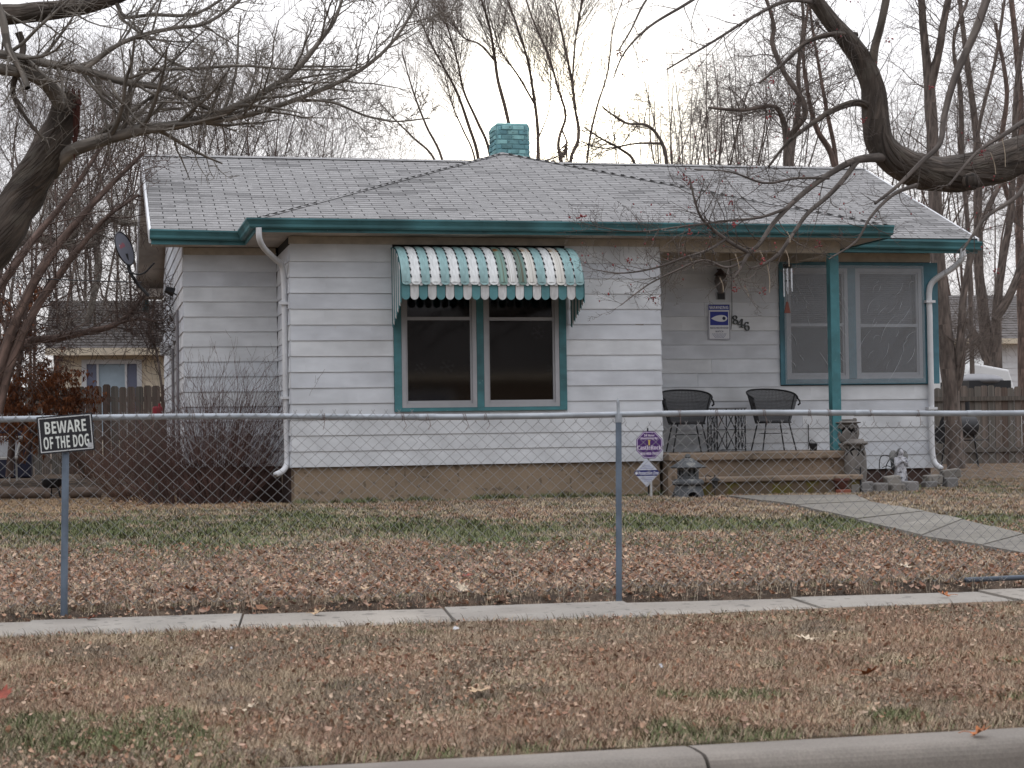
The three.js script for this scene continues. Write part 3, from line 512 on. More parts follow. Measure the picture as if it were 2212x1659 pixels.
{
  const w = sub('porch_window', house), z = MW + 0.01, cas = paint(0x46727f, 301, { dirt: 0.3 });
  const cs = new MB(); cs.box(9.54, 1.578, MW - 0.02, 9.635, 3.338, MW + 0.045); cs.box(10.585, 1.66, MW - 0.02, 10.7, 3.25, MW + 0.043); cs.box(11.735, 1.578, MW - 0.02, 11.985, 3.338, MW + 0.045); cs.box(9.636, 1.578, MW - 0.02, 11.734, 1.655, MW + 0.05); cs.box(9.636, 3.252, MW - 0.02, 11.734, 3.338, MW + 0.042); cs.build('casing', cas, w);
  const pn = new THREE.MeshPhysicalMaterial({ color: rgb(0.7, 0.7, 0.72), transmission: 1, thickness: 0, roughness: 0.1, ior: 1.3 });
  windowUnit(w, 9.637, 10.583, 1.657, 3.25, 2.435, z, M.frame, pn); windowUnit(w, 10.702, 11.733, 1.657, 3.25, 2.425, z, M.frame, pn);
  const bl = new MB(), r = mulberry(4); for (const [a, b] of [[9.74, 10.49], [10.81, 11.63]]) for (let y = 2.4; y < 3.2; y += 0.03) bl.box(a, y, z - 0.09, b, y + 0.026, z - 0.085); bl.build('blind', std({ color: rgb(0.3, 0.29, 0.28), roughness: 0.9 }), w);
  const cu = new MB(); cu.box(9.7, 1.7, z - 0.13, 11.7, 2.4, z - 0.11); cu.build('dark_backing', std({ color: rgb(0.03, 0.03, 0.04), roughness: 1 }), w);  // dark sheet added behind the lower panes so they read as unlit
  // wrinkled clear plastic sheet taped over the window
  const nx = 90, ny = 70, g = new THREE.PlaneGeometry(2.16, 1.7, nx, ny), P = g.attributes.position, x0 = 9.6, y0 = 1.6, rc = mulberry(31);
  for (let k = 0; k < P.count; k++) { const x = P.getX(k), y = P.getY(k), e = Math.min(1, Math.min(1.08 - Math.abs(x), 0.85 - Math.abs(y)) * 8), t = x * 0.62 + y * 0.78, q = -x * 0.78 + y * 0.62; P.setZ(k, e * 0.012 * (wn(t * 1.5 + 9, q * 5 + 7, 91) - 0.5) + (y < -0.78 ? 0.014 * (wn(x * 7, 3, 95) - 0.3) : 0)); }
  const fold = new MB();                                       // pinched folds standing on the sheet
  for (let k = 0; k < 46; k++) {
    const left = rc() < 0.6, px = left ? -1.02 + rc() * 0.85 : 0.1 + rc() * 0.85, py = 0.75 - rc() * 1.3, a = left ? -(0.75 + rc() * 0.55) : -(1.9 + rc() * 0.6), L = 0.1 + rc() * rc() * 0.6, b = (rc() - 0.5) * 0.09, R = 0.0012 + rc() * 0.0022, pts = [];
    for (let q = 0; q <= 8; q++) { const t = q / 8, x = clamp(px + Math.cos(a) * L * t - Math.sin(a) * b * Math.sin(t * 3.1), -1.06, 1.06), y = clamp(py + Math.sin(a) * L * t + Math.cos(a) * b * Math.sin(t * 3.1), -0.82, 0.82); pts.push(vec(x0 + 1.08 + x, y0 + 0.84 + y, MW + 0.071)); }
    fold.tube(pts, t => 0.0003 + R * Math.sin(Math.PI * t), 5, false);
  }
  tag(fold.build('folds', new THREE.MeshPhysicalMaterial({ color: rgb(0.75, 0.77, 0.8), transmission: 0.45, thickness: 0, roughness: 0.35, ior: 1.5 }), w), null, null, null, 'stuff');
  g.computeVertexNormals(); g.translate(x0 + 1.08, y0 + 0.84, MW + 0.064);
  mesh('plastic_film', g, new THREE.MeshPhysicalMaterial({ color: rgb(0.8, 0.82, 0.84), transmission: 0.86, thickness: 0, roughness: 0.2, ior: 1.55, side: THREE.DoubleSide }), w);
}
// awning over the front window
{
  const a = sub('awning', house), X0 = 3.705, X1 = 6.045, Z0 = F + 0.045, D = 0.72, YT = 3.325, YB = 2.835, TM = 76 * Math.PI / 180;
  const prof = t => { const th = t * TM; return [Z0 + D * Math.sin(th) / Math.sin(TM), YT - (YT - YB) * (1 - Math.cos(th)) / (1 - Math.cos(TM))]; };
  const rust = (base, k, strong) => std({ roughness: 0.65, map: tex(256, [0.124, 0.95], (u, v) => { const n = fbm(u, v * 0.3, 6, 4, 320 + k), f = fbm(u, v * 0.06, 14, 3, 330 + k), top = step01(0.58, 0.64, v + 0.1 * (n - 0.5)); let q = mul3(base, 0.86 + 0.25 * n); const st = step01(0.5, 0.72, f) * strong; q = mix3(q, [0.33, 0.3, 0.22], st * 0.8 * (v < 0.66 ? 1 : 0.2)); if (v < 0.72 && v > 0.6) q = mix3(q, [0.5, 0.32, 0.16], step01(0.45, 0.62, n) * strong); return q; }) });
  const T = [M.tealFade, M.tealFade], Wm = [M.awnWhite, paint(0xd2d4d3, 343, { dirt: 0.4, streak: 6 })];
  const dirtyT = rust([0.46, 0.58, 0.54], 1, 0.9), dirtyW = rust([0.83, 0.83, 0.82], 2, 0.38), darkT = rust([0.4, 0.5, 0.47], 3, 1.1), rustW = rust([0.84, 0.83, 0.8], 4, 0.42);
  const pat = 'TWTWTWTWTWtwdrTWrTT', n = 19, pw = (X1 - X0) / n;
  const lo = new MB(), clip = new MB();
  const slat = (m, xa, xb, lift, ext) => {                    // curved slat with rounded lower end
    const N = 12, pts = [], bulge = 0.01;
    for (let k = 0; k <= N; k++) { const t = k / N, [z, y] = prof(t), th = t * TM; pts.push([z + Math.sin(th) * lift, y + Math.cos(th) * lift, t]); }
    const row = (k, s) => { const [z, y, t] = pts[k], th = t * TM, e = bulge * (1 - s * s); return [lerp(xa, xb, (s + 1) / 2), y + Math.cos(th) * e, z + Math.sin(th) * e, t]; };
    const S = [-1, -0.5, 0, 0.5, 1], id = []; let len = 0;
    for (let k = 0; k <= N; k++) { if (k) len += Math.hypot(pts[k][0] - pts[k - 1][0], pts[k][1] - pts[k - 1][1]); id.push(S.map(s => { const q = row(k, s); return m.v(q[0], q[1], q[2], s * 0.3, Math.cos(q[3] * TM), Math.sin(q[3] * TM), (s + 1) / 2 * 0.124, 0.95 - len); })); }
    for (let k = 0; k < N; k++) for (let j = 0; j < 4; j++) m.i.push(id[k][j], id[k + 1][j], id[k + 1][j + 1], id[k][j], id[k + 1][j + 1], id[k][j + 1]);
    const [z, y] = pts[N], end = []; for (let j = 0; j <= 8; j++) { const th = Math.PI * j / 8; end.push([lerp(xa, xb, 0.5 - 0.5 * Math.cos(th)), y - Math.sin(th) * ext, z + 0.003 + Math.sin(th) * 0.01]); } m.face(...end);
  };
  for (let k = 0; k < n; k++) {
    const xa = X0 + k * pw + 0.007, xb = X0 + (k + 1) * pw - 0.007, c = pat[k], m = new MB(), i = k & 1;
    slat(m, xa, xb, 0.014, 0.035); m.build('awning_slat', { T: T[k % 3 ? 0 : 1], W: Wm[i], t: dirtyT, w: dirtyW, d: darkT, r: rustW }[c], a);
    if (k) { slat(lo, xa - 0.04, xa + 0.026, -0.004, 0.04); for (let q = 0; q < 7; q++) { const t = 0.2 + q * 0.115, [z, y] = prof(t), [z2, y2] = prof(t + 0.045), dx = xa - 0.007; clip.bar([dx - 0.002, y + 0.014, z + 0.006], [dx + 0.006, y2 + 0.012, z2 + 0.012], 0.012, 0.012); } }
  }
  lo.build('under_slats', Wm[0], a).userData.kind = 'stuff'; clip.build('slat_clips', M.iron, a).userData.kind = 'stuff';
  // scalloped valance
  const nv = 21, vw = (X1 - X0) / nv, zv = Z0 + D - 0.018;
  for (let k = 0; k < nv; k++) { const m = new MB(), xa = X0 + k * vw + 0.003, xb = X0 + (k + 1) * vw - 0.003, yt = YB + 0.005, yb = 2.675, pts = [[xa, yt], [xa, yb]]; for (let j = 0; j <= 8; j++) { const th = Math.PI * j / 8; pts.push([lerp(xa, xb, 0.5 - 0.5 * Math.cos(th)), yb - Math.sin(th) * 0.055]); } pts.push([xb, yt]); const z = zv + (k % 2) * 0.004; m.face(...pts.map(([x, y]) => [x, y, z + 0.004])); m.face(...pts.map(([x, y]) => [x, y, z]).reverse()); for (let j = 0; j < pts.length - 1; j++) m.face([...pts[j], z], [...pts[j + 1], z], [...pts[j + 1], z + 0.004], [...pts[j], z + 0.004]); m.build('valance_flap', k % 2 ? M.awnWhite : M.valance, a); }
  // side cheeks of narrow upright slats
  for (const s of [0, 1]) { const x = s ? X1 + 0.002 : X0 - 0.006, nS = 9; for (let k = 0; k < nS; k++) { const za = Z0 + k * (D / nS) + 0.002, zc = Z0 + (k + 1) * (D / nS) - 0.002, yt = z => { const u = clamp((z - Z0) / D); const th = Math.asin(u * Math.sin(TM)); return YT - (YT - YB) * (1 - Math.cos(th)) / (1 - Math.cos(TM)); }, yb = z => lerp(2.33, 2.64, clamp((z - Z0) / D)), m = new MB(); m.hex([[x, yb(zc) - 0.06, zc], [x + 0.004, yb(zc) - 0.06, zc], [x + 0.004, yb(za), za], [x, yb(za), za], [x, yt(zc), zc], [x + 0.004, yt(zc), zc], [x + 0.004, yt(za), za], [x, yt(za), za]]); m.build('cheek_slat', k % 2 ? M.awnWhite : M.tealDark, a); } }
  const bar = new MB(); bar.box(X0 - 0.01, YT - 0.012, F + 0.025, X1 - 0.1, YT + 0.012, F + 0.062); bar.build('wall_rail', M.tealDark, a);
}
// fittings by the left gable: conduit with meter box, flood lamp, dish
{
  const cm = std({ color: rgb(0.2, 0.19, 0.2), roughness: 0.6 }); for (const [y, z] of [[2.25, -27.2], [2.7, -25.6]]) { const c = new MB(); c.tube([vec(LX - 0.05, y, z), vec(LX - 0.05, 0.2, z)], 0.021, 8); c.build('conduit', cm, house); }
  const b = new MB(); b.add(new RoundedBoxGeometry(0.14, 0.2, 0.3, 2, 0.02), M4(LX - 0.1, 2.33, -29.0)); b.build('meter_box', M.trimWhite, house);
  const ln = thing('flood_lamp', 'small black flood lamp on the gable wall just under the left eave', 'lamp', at(366, 628, -26.2).toArray());
  const h = new MB(); h.add(new THREE.CylinderGeometry(0.045, 0.065, 0.13, 14), M4(0, 0, 0, 0.3, 0, 1.2)); h.build('lamp_head', M.dark, ln);
  const k = new MB(); k.rod([0.03, -0.02, 0], [0.1, -0.06, 0], 0.012); k.tube(spline([vec(0.02, -0.05, 0), vec(0, -0.2, 0.01), vec(0.03, -0.32, 0)], 8), 0.006, 5); k.build('bracket', M.dark, ln);
}
{
  const p = at(266, 538, -24.9), d = thing('satellite_dish', 'grey oval satellite dish with faded red lettering beside the left gable', 'dish', p.toArray());
  const disc = tex(8, 1, () => [0.36, 0.365, 0.39]);
  const R = 0.205, g = new THREE.SphereGeometry(0.9, 40, 16, 0, Math.PI * 2, 0, Math.asin(R / 0.9)); g.translate(0, -0.9, 0); g.rotateX(-Math.PI / 2); // bowl opening along -z before turn
  const logo = canvasTex(512, 512, (x, w, h) => { x.fillStyle = '#6e707a'; x.fillRect(0, 0, w, h); x.fillStyle = '#a8404c'; x.font = 'bold 92px sans-serif'; x.textAlign = 'center'; x.fillText('dish', w * 0.5, h * 0.46); x.fillStyle = '#c9c9cf'; x.beginPath(); x.arc(w * 0.66, h * 0.36, 12, 0, 7); x.fill(); });
  const P = g.attributes.position, U = g.attributes.uv; for (let k = 0; k < P.count; k++) U.setXY(k, 0.5 - P.getX(k) / (2 * R), 0.5 + P.getY(k) / (2 * R));
  const tilt = sub('reflector', d); const bowl = mesh('bowl', g, std({ map: logo, roughness: 0.5, side: THREE.DoubleSide }), tilt);
  const rim = new THREE.TorusGeometry(R, 0.009, 8, 40); rim.translate(0, 0, 0.024); mesh('rim', rim, M.iron, tilt);
  tilt.rotation.set(-0.25, Math.PI - 2.15, 0.35, 'YXZ'); tilt.scale.set(1, 1.12, 1);
  const m = new MB(); const end = at(306, 614, -24.9).sub(p); m.tube(spline([vec(0.04, -0.06, -0.03), vec(0.08, -0.28, -0.02), end.clone().multiplyScalar(0.7).add(vec(-0.02, -0.08, 0)), end.clone().add(vec(0.1, -0.1, -0.6))], 18), 0.022, 8); m.build('mast', M.iron, d);
  const ar = new MB(); ar.tube(spline([vec(0.03, -0.3, 0), vec(0.24, -0.34, 0.1), vec(0.4, -0.2, 0.2)], 10), 0.012, 6); ar.build('feed_arm', M.iron, d);
}
// porch lamp, warning plate, house number, wind chime
{
  const p = at(1557, 605, MW + 0.14), l = thing('porch_lamp', 'dark jar-shaped lantern on the porch wall above the warning sign', 'lamp', p.toArray());
  const jar = new MB(); jar.add(new THREE.LatheGeometry([[0.03, 0.09], [0.055, 0.085], [0.09, 0.03], [0.095, -0.02], [0.085, -0.07], [0.05, -0.15], [0.035, -0.19]].map(([a, b]) => new THREE.Vector2(a, b)).reverse(), 20)); jar.build('glass_jar', new THREE.MeshPhysicalMaterial({ color: rgb(0.12, 0.1, 0.09), roughness: 0.25, clearcoat: 0.6 }), l);
  const cap = new MB(); cap.add(new THREE.ConeGeometry(0.1, 0.1, 18), M4(0, 0.12, 0)); cap.rod([0, 0.15, 0], [0, 0.16, -0.14], 0.014); cap.build('lamp_cap', std({ color: rgb(0.07, 0.045, 0.04), roughness: 0.7 }), l);
  const sb = new MB(), q = at(1557, 639, MW + 0.03).sub(p); sb.box(q.x - 0.055, q.y - 0.05, q.z - 0.025, q.x + 0.055, q.y + 0.05, q.z + 0.012); sb.build('socket_box', M.dark, l);
  const sf = new MB(); sf.box(q.x - 0.065, q.y - 0.052, q.z - 0.028, q.x - 0.056, q.y + 0.052, q.z + 0.014); sf.box(q.x + 0.056, q.y - 0.052, q.z - 0.028, q.x + 0.065, q.y + 0.052, q.z + 0.014); sf.build('socket_frame', M.frame, l);
}
{
  const a = at(1529, 657, MW + 0.035), b = at(1578, 734, MW + 0.035), w = b.x - a.x, h = a.y - b.y, s = thing('warning_sign', 'blue and white warning plate with an eye emblem on the porch wall', 'sign', [(a.x + b.x) / 2, (a.y + b.y) / 2, MW + 0.035]);
  const t = canvasTex(512, 800, (x) => {
    x.fillStyle = '#d5d6da'; x.fillRect(0, 0, 512, 800); x.strokeStyle = '#23264a'; x.lineWidth = 12; x.strokeRect(14, 14, 484, 772); x.fillStyle = '#1c2a86'; x.fillRect(14, 14, 484, 118);
    x.fillStyle = '#e6e7ea'; x.textAlign = 'center'; x.font = 'bold 92px sans-serif'; x.fillText('WARNING', 256, 108, 452);
    x.fillStyle = '#1b2a8c'; x.fillRect(46, 168, 420, 304); x.fillStyle = '#dcdde2'; x.beginPath(); x.moveTo(72, 320); x.bezierCurveTo(170, 240, 420, 200, 448, 320); x.bezierCurveTo(420, 440, 170, 400, 72, 320); x.fill(); x.fillStyle = '#1a1f45'; x.beginPath(); x.arc(368, 318, 38, 0, 7); x.fill();
    x.fillStyle = '#2b2e48'; x.font = 'bold 54px sans-serif'; x.fillText('NEIGHBORHOOD', 256, 552, 430); x.fillText('WATCH', 256, 632, 190);
    x.fillStyle = '#555a80'; for (let r = 0; r < 4; r++) for (let k = 0; k < 9 - r; k++) x.fillRect(86 + r * 20 + k * 38 + (k * 7 % 5), 662 + r * 27, 27, 11);
  });
  const sh = new THREE.Shape(), r = 0.025, W2 = w / 2, H2 = h / 2; sh.moveTo(-W2 + r, -H2); sh.lineTo(W2 - r, -H2); sh.quadraticCurveTo(W2, -H2, W2, -H2 + r); sh.lineTo(W2, H2 - r); sh.quadraticCurveTo(W2, H2, W2 - r, H2); sh.lineTo(-W2 + r, H2); sh.quadraticCurveTo(-W2, H2, -W2, H2 - r); sh.lineTo(-W2, -H2 + r); sh.quadraticCurveTo(-W2, -H2, -W2 + r, -H2);
  const pl = new THREE.ExtrudeGeometry(sh, { depth: 0.004, bevelEnabled: false }); pl.translate(0, 0, -0.004); mesh('plate', pl, std({ color: rgb(0.62, 0.63, 0.66), roughness: 0.45 }), s);
  const fg = new THREE.ShapeGeometry(sh, 6), P = fg.attributes.position, U = fg.attributes.uv; for (let k = 0; k < P.count; k++) U.setXY(k, P.getX(k) / w + 0.5, P.getY(k) / h + 0.5); fg.translate(0, 0, 0.0015); mesh('print', fg, std({ map: t, roughness: 0.45 }), s);
  const ct = thing('cable', 'thin black cable hanging down the porch wall beside the warning sign', 'cable'); const c = new MB(); c.tube(spline([at(1576, 545, MW + 0.03), at(1580, 600, MW + 0.03), at(1581, 650, MW + 0.032), at(1581, 680, MW + 0.034), at(1579, 712, MW + 0.036)], 20), 0.0045, 5); c.build('wire', M.iron, ct);
}
{
  const n = thing('house_number', 'dark metal digits 846 slanting down the porch wall beside the sign', 'house number', at(1601, 698, MW + 0.03).toArray());
  const font = await new FontLoader().loadAsync('fonts/droid/droid_serif_bold.typeface.json');
  for (const [ch, px, py, rot] of [['8', 1588, 691, 0.12], ['4', 1600, 698, -0.1], ['6', 1613, 705, 0.12]]) {
    const g = new THREE.ExtrudeGeometry(font.generateShapes(ch, 0.125), { depth: 0.012, bevelEnabled: false, curveSegments: 5 }); g.computeBoundingBox(); const bb = g.boundingBox, c = at(px, py, MW + 0.03).sub(n.position); g.translate(-(bb.min.x + bb.max.x) / 2, -(bb.min.y + bb.max.y) / 2, 0); g.rotateZ(rot); g.translate(c.x, c.y, -0.006); mesh('digit', g, std({ color: rgb(0.06, 0.065, 0.065), roughness: 0.5, metalness: 0.3 }), n);
  }
}
{
  const z = F - 0.25, p = at(1701, 575, z), c = thing('wind_chime', 'wind chime of silver tubes with a red wooden sail under the porch beam', 'wind chime', p.toArray());
  const top = new MB(); top.add(new THREE.CylinderGeometry(0.065, 0.055, 0.05, 18)); top.rod([0, 0.02, 0], [0, 0.2, 0], 0.004, 5); top.build('top_disc', M.dark, c);
  const tube = new THREE.MeshStandardMaterial({ color: rgb(0.75, 0.76, 0.78), metalness: 0.85, roughness: 0.25 });
  [[-0.06, 0.01, 0.38], [-0.02, 0.05, 0.26], [0.015, -0.05, 0.34], [0.035, 0.045, 0.27], [0.06, 0.0, 0.31], [-0.01, -0.02, 0.3]].forEach(([x, q, L]) => { const m = new MB(); m.rod([x, -0.035, q], [x, -0.035 - L, q], 0.0095, 8); m.build('tube', tube, c); });
  const st = new MB(); st.rod([0, 0, 0], [-0.012, -0.5, 0], 0.003, 4); st.add(new THREE.CylinderGeometry(0.038, 0.038, 0.012, 14), M4(0, -0.2, 0)); st.build('striker', M.dark, c);
  const sh = new THREE.Shape(); sh.moveTo(-0.01, 0.08); sh.lineTo(0.01, 0.08); sh.lineTo(0.042, -0.07); sh.lineTo(-0.042, -0.07); const g = new THREE.ExtrudeGeometry(sh, { depth: 0.012, bevelEnabled: true, bevelSize: 0.003, bevelThickness: 0.003, bevelSegments: 1 }); g.translate(-0.014, -0.565, -0.006); mesh('sail', g, paint(0x6f3a2c, 351), c);
}
// ---------------------------------------------------------------- chain-link fence and what hangs on it
const FZ = x => -10.85 + 0.055 * x;                           // line of the fence
{
  const f = thing('chain_link_fence', 'galvanised chain-link fence with a bent top rail along the pavement', 'fence');
  const railY = x => 1.08 - 0.006 * (x - 0) + 0.012 * Math.sin(x * 1.9 + 0.6) * 0.6;
  const rn = mulberry(41);
  for (const [a, b] of [[-4.2, 0.7], [0.7, 3.35], [3.35, 8.8]]) { const m = new MB(), pts = []; for (let k = 0; k <= 24; k++) { const x = lerp(a, b, k / 24); pts.push(vec(x, railY(x), FZ(x))); } m.tube(pts, 0.0175, 12); m.build('top_rail', M.galv, f); }
  for (const x of [1.92, 4.62, 5.35]) { const m = new MB(); m.tube([vec(x - 0.05, railY(x), FZ(x)), vec(x + 0.05, railY(x), FZ(x))], 0.0195, 12); m.build('rail_sleeve', M.galv, f); }
  for (const [x0, x1, rt] of [[-0.185, -0.165, 0.02], [3.055, 3.072, 0.0185], [7.4, 7.4, 0.019], [-3.4, -3.4, 0.019]]) {
    const z = FZ(x0) + 0.032, top = Math.abs(x0 - 3.055) < 0.1 ? 1.035 : 1.0, m = new MB(); m.tube([vec(x0, -0.15, z), vec(x1, top, z)], rt, 14); const p = m.build('post', std({ map: M.galv.map, color: rgb(0.42, 0.5, 0.6), roughness: 0.6, metalness: 0.2 }), f);
    const c = new MB(); if (top > 1.01) { c.add(new THREE.CylinderGeometry(0.021, 0.022, 0.05, 14), M4(x1, top + 0.005, z)); c.bar([x1, top + 0.02, z], [x1 + 0.001, top + 0.105, z - 0.01], 0.014, 0.02); c.add(new THREE.ConeGeometry(0.01, 0.03, 8), M4(x1 + 0.001, top + 0.115, z - 0.01)); } else c.add(new THREE.SphereGeometry(0.022, 12, 6, 0, 6.3, 0, 1.57), M4(x1, top, z)); c.build('post_cap', M.galv, p);
  }
  // woven wires: each strand is a zigzag that hooks its neighbour
  const m = new MB(), hw = 0.0377, hh = 0.035, wz = (x, y) => FZ(x) + 0.02 + 0.012 * (wn(x * 1.1, y * 2.3, 141) - 0.5);
  const topY = x => (x < 1.85 ? 1.095 : x < 3.1 ? 1.045 - 0.02 * step01(1.9, 2.4, x) : 1.0 - 0.02 * step01(4.2, 4.8, x)) + 0.012 * (wn(x * 3, 2, 143) - 0.5);
  let idx = 0; for (let x = -3.3; x < 7.4; x += hw, idx++) {
    const pts = [], t = topY(x), n = Math.floor((t - 0.0) / hh), ph = idx & 1, dx = y => 0.010 * Math.sin(y * 4 + x) + 0.012 * (wn(x * 0.7, y * 3, 145) - 0.5);
    for (let k = 0; k <= n; k++) { const y = t - (n - k) * hh, right = (k + ph + n) & 1, xx = x + (right ? hw : 0) + dx(y); pts.push(vec(xx, y + 0.006 * (wn(x * 2, y * 3, 147) - 0.5), wz(xx, y) + (right ? 0.0016 : -0.0016))); }
    m.tube(pts, 0.0021, 3, false);
    const e = pts[pts.length - 1]; m.tube([e, e.clone().add(vec((idx & 1 ? -1 : 1) * 0.009, 0.018, 0.003))], 0.0017, 3, false);
  }
  tag(m.build('wire_mesh', new THREE.MeshStandardMaterial({ color: rgb(0.3, 0.3, 0.3), roughness: 0.55, metalness: 0.3 }), f), null, null, null, 'stuff');
  const wire = std({ color: rgb(0.16, 0.11, 0.09), roughness: 0.6 });
  for (const px of [872, 925, 1005, 1050, 1460, 1540, 1640, 1735, 1775, 1862, 1962, 700, 420, 330]) { const p = at(px, 900, FZ(2.5)), x = p.x, y = railY(x), z = FZ(x), t = new MB(), pts = []; for (let k = 0; k <= 22; k++) { const a = k / 22 * 11 + px; pts.push(vec(x - 0.01 + 0.02 * k / 22, y + 0.02 * Math.cos(a), z + 0.021 * Math.sin(a))); } pts.push(vec(x + 0.012 + 0.02 * (rn() - 0.5), y - 0.05, z + 0.025), vec(x + 0.02 * (rn() - 0.5), y - 0.075, z + 0.03)); t.tube(pts, 0.0017, 4); t.build('tie_wire', wire, f); }
}
{
  const z = FZ(-0.1) + 0.062, p = [[79, 902], [199, 890], [205, 972], [85, 982]].map(([x, y]) => at(x, y, z)), c = p.reduce((s, q) => s.add(q), vec(0, 0, 0)).multiplyScalar(0.25);
  const s = thing('warning_sign', 'black and white warning sign about the dog wired to the fence post', 'sign', c.toArray());
  const w = (p[0].distanceTo(p[1]) + p[2].distanceTo(p[3])) / 2, h = (p[0].distanceTo(p[3]) + p[1].distanceTo(p[2])) / 2 * 1.0;
  const t = canvasTex(896, 600, (x, W, H) => {
    x.fillStyle = '#17161c'; x.fillRect(0, 0, W, H); x.strokeStyle = '#c9cbcb'; x.lineWidth = 15; x.strokeRect(27, 27, W - 54, H - 54);
    x.fillStyle = '#d6dad4'; x.textAlign = 'center'; x.font = 'bold 250px sans-serif';
    const line = (str, y, w, hgt) => { x.save(); x.translate(W / 2, y); const m = x.measureText(str).width; x.scale(w / m, hgt / 182); x.fillText(str, 0, 0); x.restore(); };
    line('BEWARE', 285, 700, 200); line('OF THE DOG', 530, 760, 200);
    x.fillStyle = '#a9abad'; x.fillRect(W - 112, H - 118, 74, 76);
  });
  const g = new MB(); g.box(-w / 2, -h / 2, -0.003, w / 2, h / 2, 0); const pl = g.build('plate', std({ color: rgb(0.02, 0.02, 0.024), roughness: 0.5 }), s);
  const pr = mesh('print', new THREE.PlaneGeometry(w - 0.004, h - 0.004), std({ map: t, roughness: 0.5 }), s); pr.position.z = 0.0015;
  s.rotation.set(-0.05, 0, Math.atan2(p[1].y - p[0].y, p[1].x - p[0].x) * 0.85, 'YXZ');
  const ti = new MB(); for (const [x, y] of [[-0.12, 0.1], [0.1, 0.1], [0, -0.09]]) ti.tube([vec(x, y, -0.03), vec(x, y, 0.006), vec(x + 0.015, y - 0.012, 0.008), vec(x + 0.015, y - 0.012, -0.03)], 0.0016, 4); ti.build('tie_wire', M.galv, s);
}
// ---------------------------------------------------------------- security signs by the steps
{
  const b = at(1401, 1074, -22.85), s = thing('security_sign', 'purple eight-sided security sign on a dark stake at the house corner', 'sign', b.toArray());
  const c = at(1401.5, 961, b.z).sub(b), r = at(1429, 961, b.z).x - b.x, R = (r - c.x) / Math.cos(Math.PI / 8) * 1.02, sh = new THREE.Shape();
  for (let k = 0; k < 8; k++) { const a = Math.PI / 8 + k * Math.PI / 4; k ? sh.lineTo(R * Math.cos(a), R * Math.sin(a)) : sh.moveTo(R * Math.cos(a), R * Math.sin(a)); }
  const t = canvasTex(512, 512, (x, W) => { x.fillStyle = '#4a2368'; x.fillRect(0, 0, W, W); x.strokeStyle = '#cdbfd8'; x.lineWidth = 12; x.beginPath(); for (let k = 0; k < 8; k++) { const a = Math.PI / 8 + k * Math.PI / 4; x.lineTo(256 + 238 * Math.cos(a), 256 + 238 * Math.sin(a)); } x.closePath(); x.stroke(); x.fillStyle = '#ece4ee'; x.textAlign = 'center'; x.font = 'bold 52px sans-serif'; x.fillText('24 Hour', 256, 108); x.fillText('Monitoring By:', 256, 158, 320); x.fillStyle = '#c9b25a'; x.fillRect(238, 176, 30, 88); x.fillRect(230, 170, 46, 16); x.fillStyle = '#ece4ee'; x.font = 'bold 98px serif'; x.fillText('CastleRock', 256, 338, 440); x.font = 'bold 60px sans-serif'; x.fillText('800-955-7681', 256, 430, 330); });
  const fg = new THREE.ShapeGeometry(sh), P = fg.attributes.position, U = fg.attributes.uv; for (let k = 0; k < P.count; k++) U.setXY(k, P.getX(k) / (2 * R) + 0.5, P.getY(k) / (2 * R) + 0.5); fg.translate(c.x, c.y, 0.026);
  mesh('print', fg, std({ map: t, roughness: 0.5 }), s); const eg = new THREE.ExtrudeGeometry(sh, { depth: 0.004, bevelEnabled: false }); eg.translate(c.x, c.y, 0.021); mesh('plate', eg, std({ color: rgb(0.07, 0.02, 0.12), roughness: 0.5 }), s);
  const st = new MB(); st.box(-0.008, -0.2, -0.003, 0.008, c.y + R + 0.03, 0.018); st.build('stake', M.dark, s);
}
{
  const b = at(1404, 1077, -22.75), s = thing('security_sign', 'white diamond security sign with a blue band on a white stake', 'sign', b.toArray()); b.z += 0.05; s.position.copy(b);
  const c = at(1396, 1021, b.z).sub(b), hw = (at(1424, 1021, b.z).x - at(1368, 1021, b.z).x) / 2, hh = (at(1396, 991, b.z).y - at(1396, 1053, b.z).y) / 2, sh = new THREE.Shape();
  sh.moveTo(0, -hh); sh.lineTo(hw, 0); sh.lineTo(0, hh); sh.lineTo(-hw, 0);
  const t = canvasTex(512, 512, (x, W) => { x.fillStyle = '#c4c8d2'; x.fillRect(0, 0, W, W); x.fillStyle = '#25286a'; x.fillRect(0, 210, W, 104); x.fillStyle = '#dfe1e8'; x.beginPath(); x.arc(52, 262, 26, 0, 7); x.fill(); x.textAlign = 'center'; x.font = 'italic bold 84px sans-serif'; x.fillText('Protection One', 285, 292, 400); x.fillStyle = '#6a6fa0'; for (const [y, w] of [[118, 110], [146, 190], [172, 250], [344, 250], [372, 180], [398, 120]]) for (let k = 0; k < w / 24; k++) x.fillRect(256 - w / 2 + k * 24, y, 16, 12); });
  const fg = new THREE.ShapeGeometry(sh), P = fg.attributes.position, U = fg.attributes.uv; for (let k = 0; k < P.count; k++) U.setXY(k, P.getX(k) / (2 * hw) + 0.5, P.getY(k) / (2 * hh) + 0.5); fg.translate(c.x, c.y, 0.026);
  mesh('print', fg, std({ map: t, roughness: 0.5 }), s); const eg = new THREE.ExtrudeGeometry(sh, { depth: 0.004, bevelEnabled: false }); eg.translate(c.x, c.y, 0.021); mesh('plate', eg, std({ color: rgb(0.55, 0.57, 0.62), roughness: 0.5 }), s);
  const st = new MB(); st.box(-0.012, -0.2, 0, 0.012, c.y, 0.019); st.build('stake', paint(0xc9c9c8, 401), s);
}
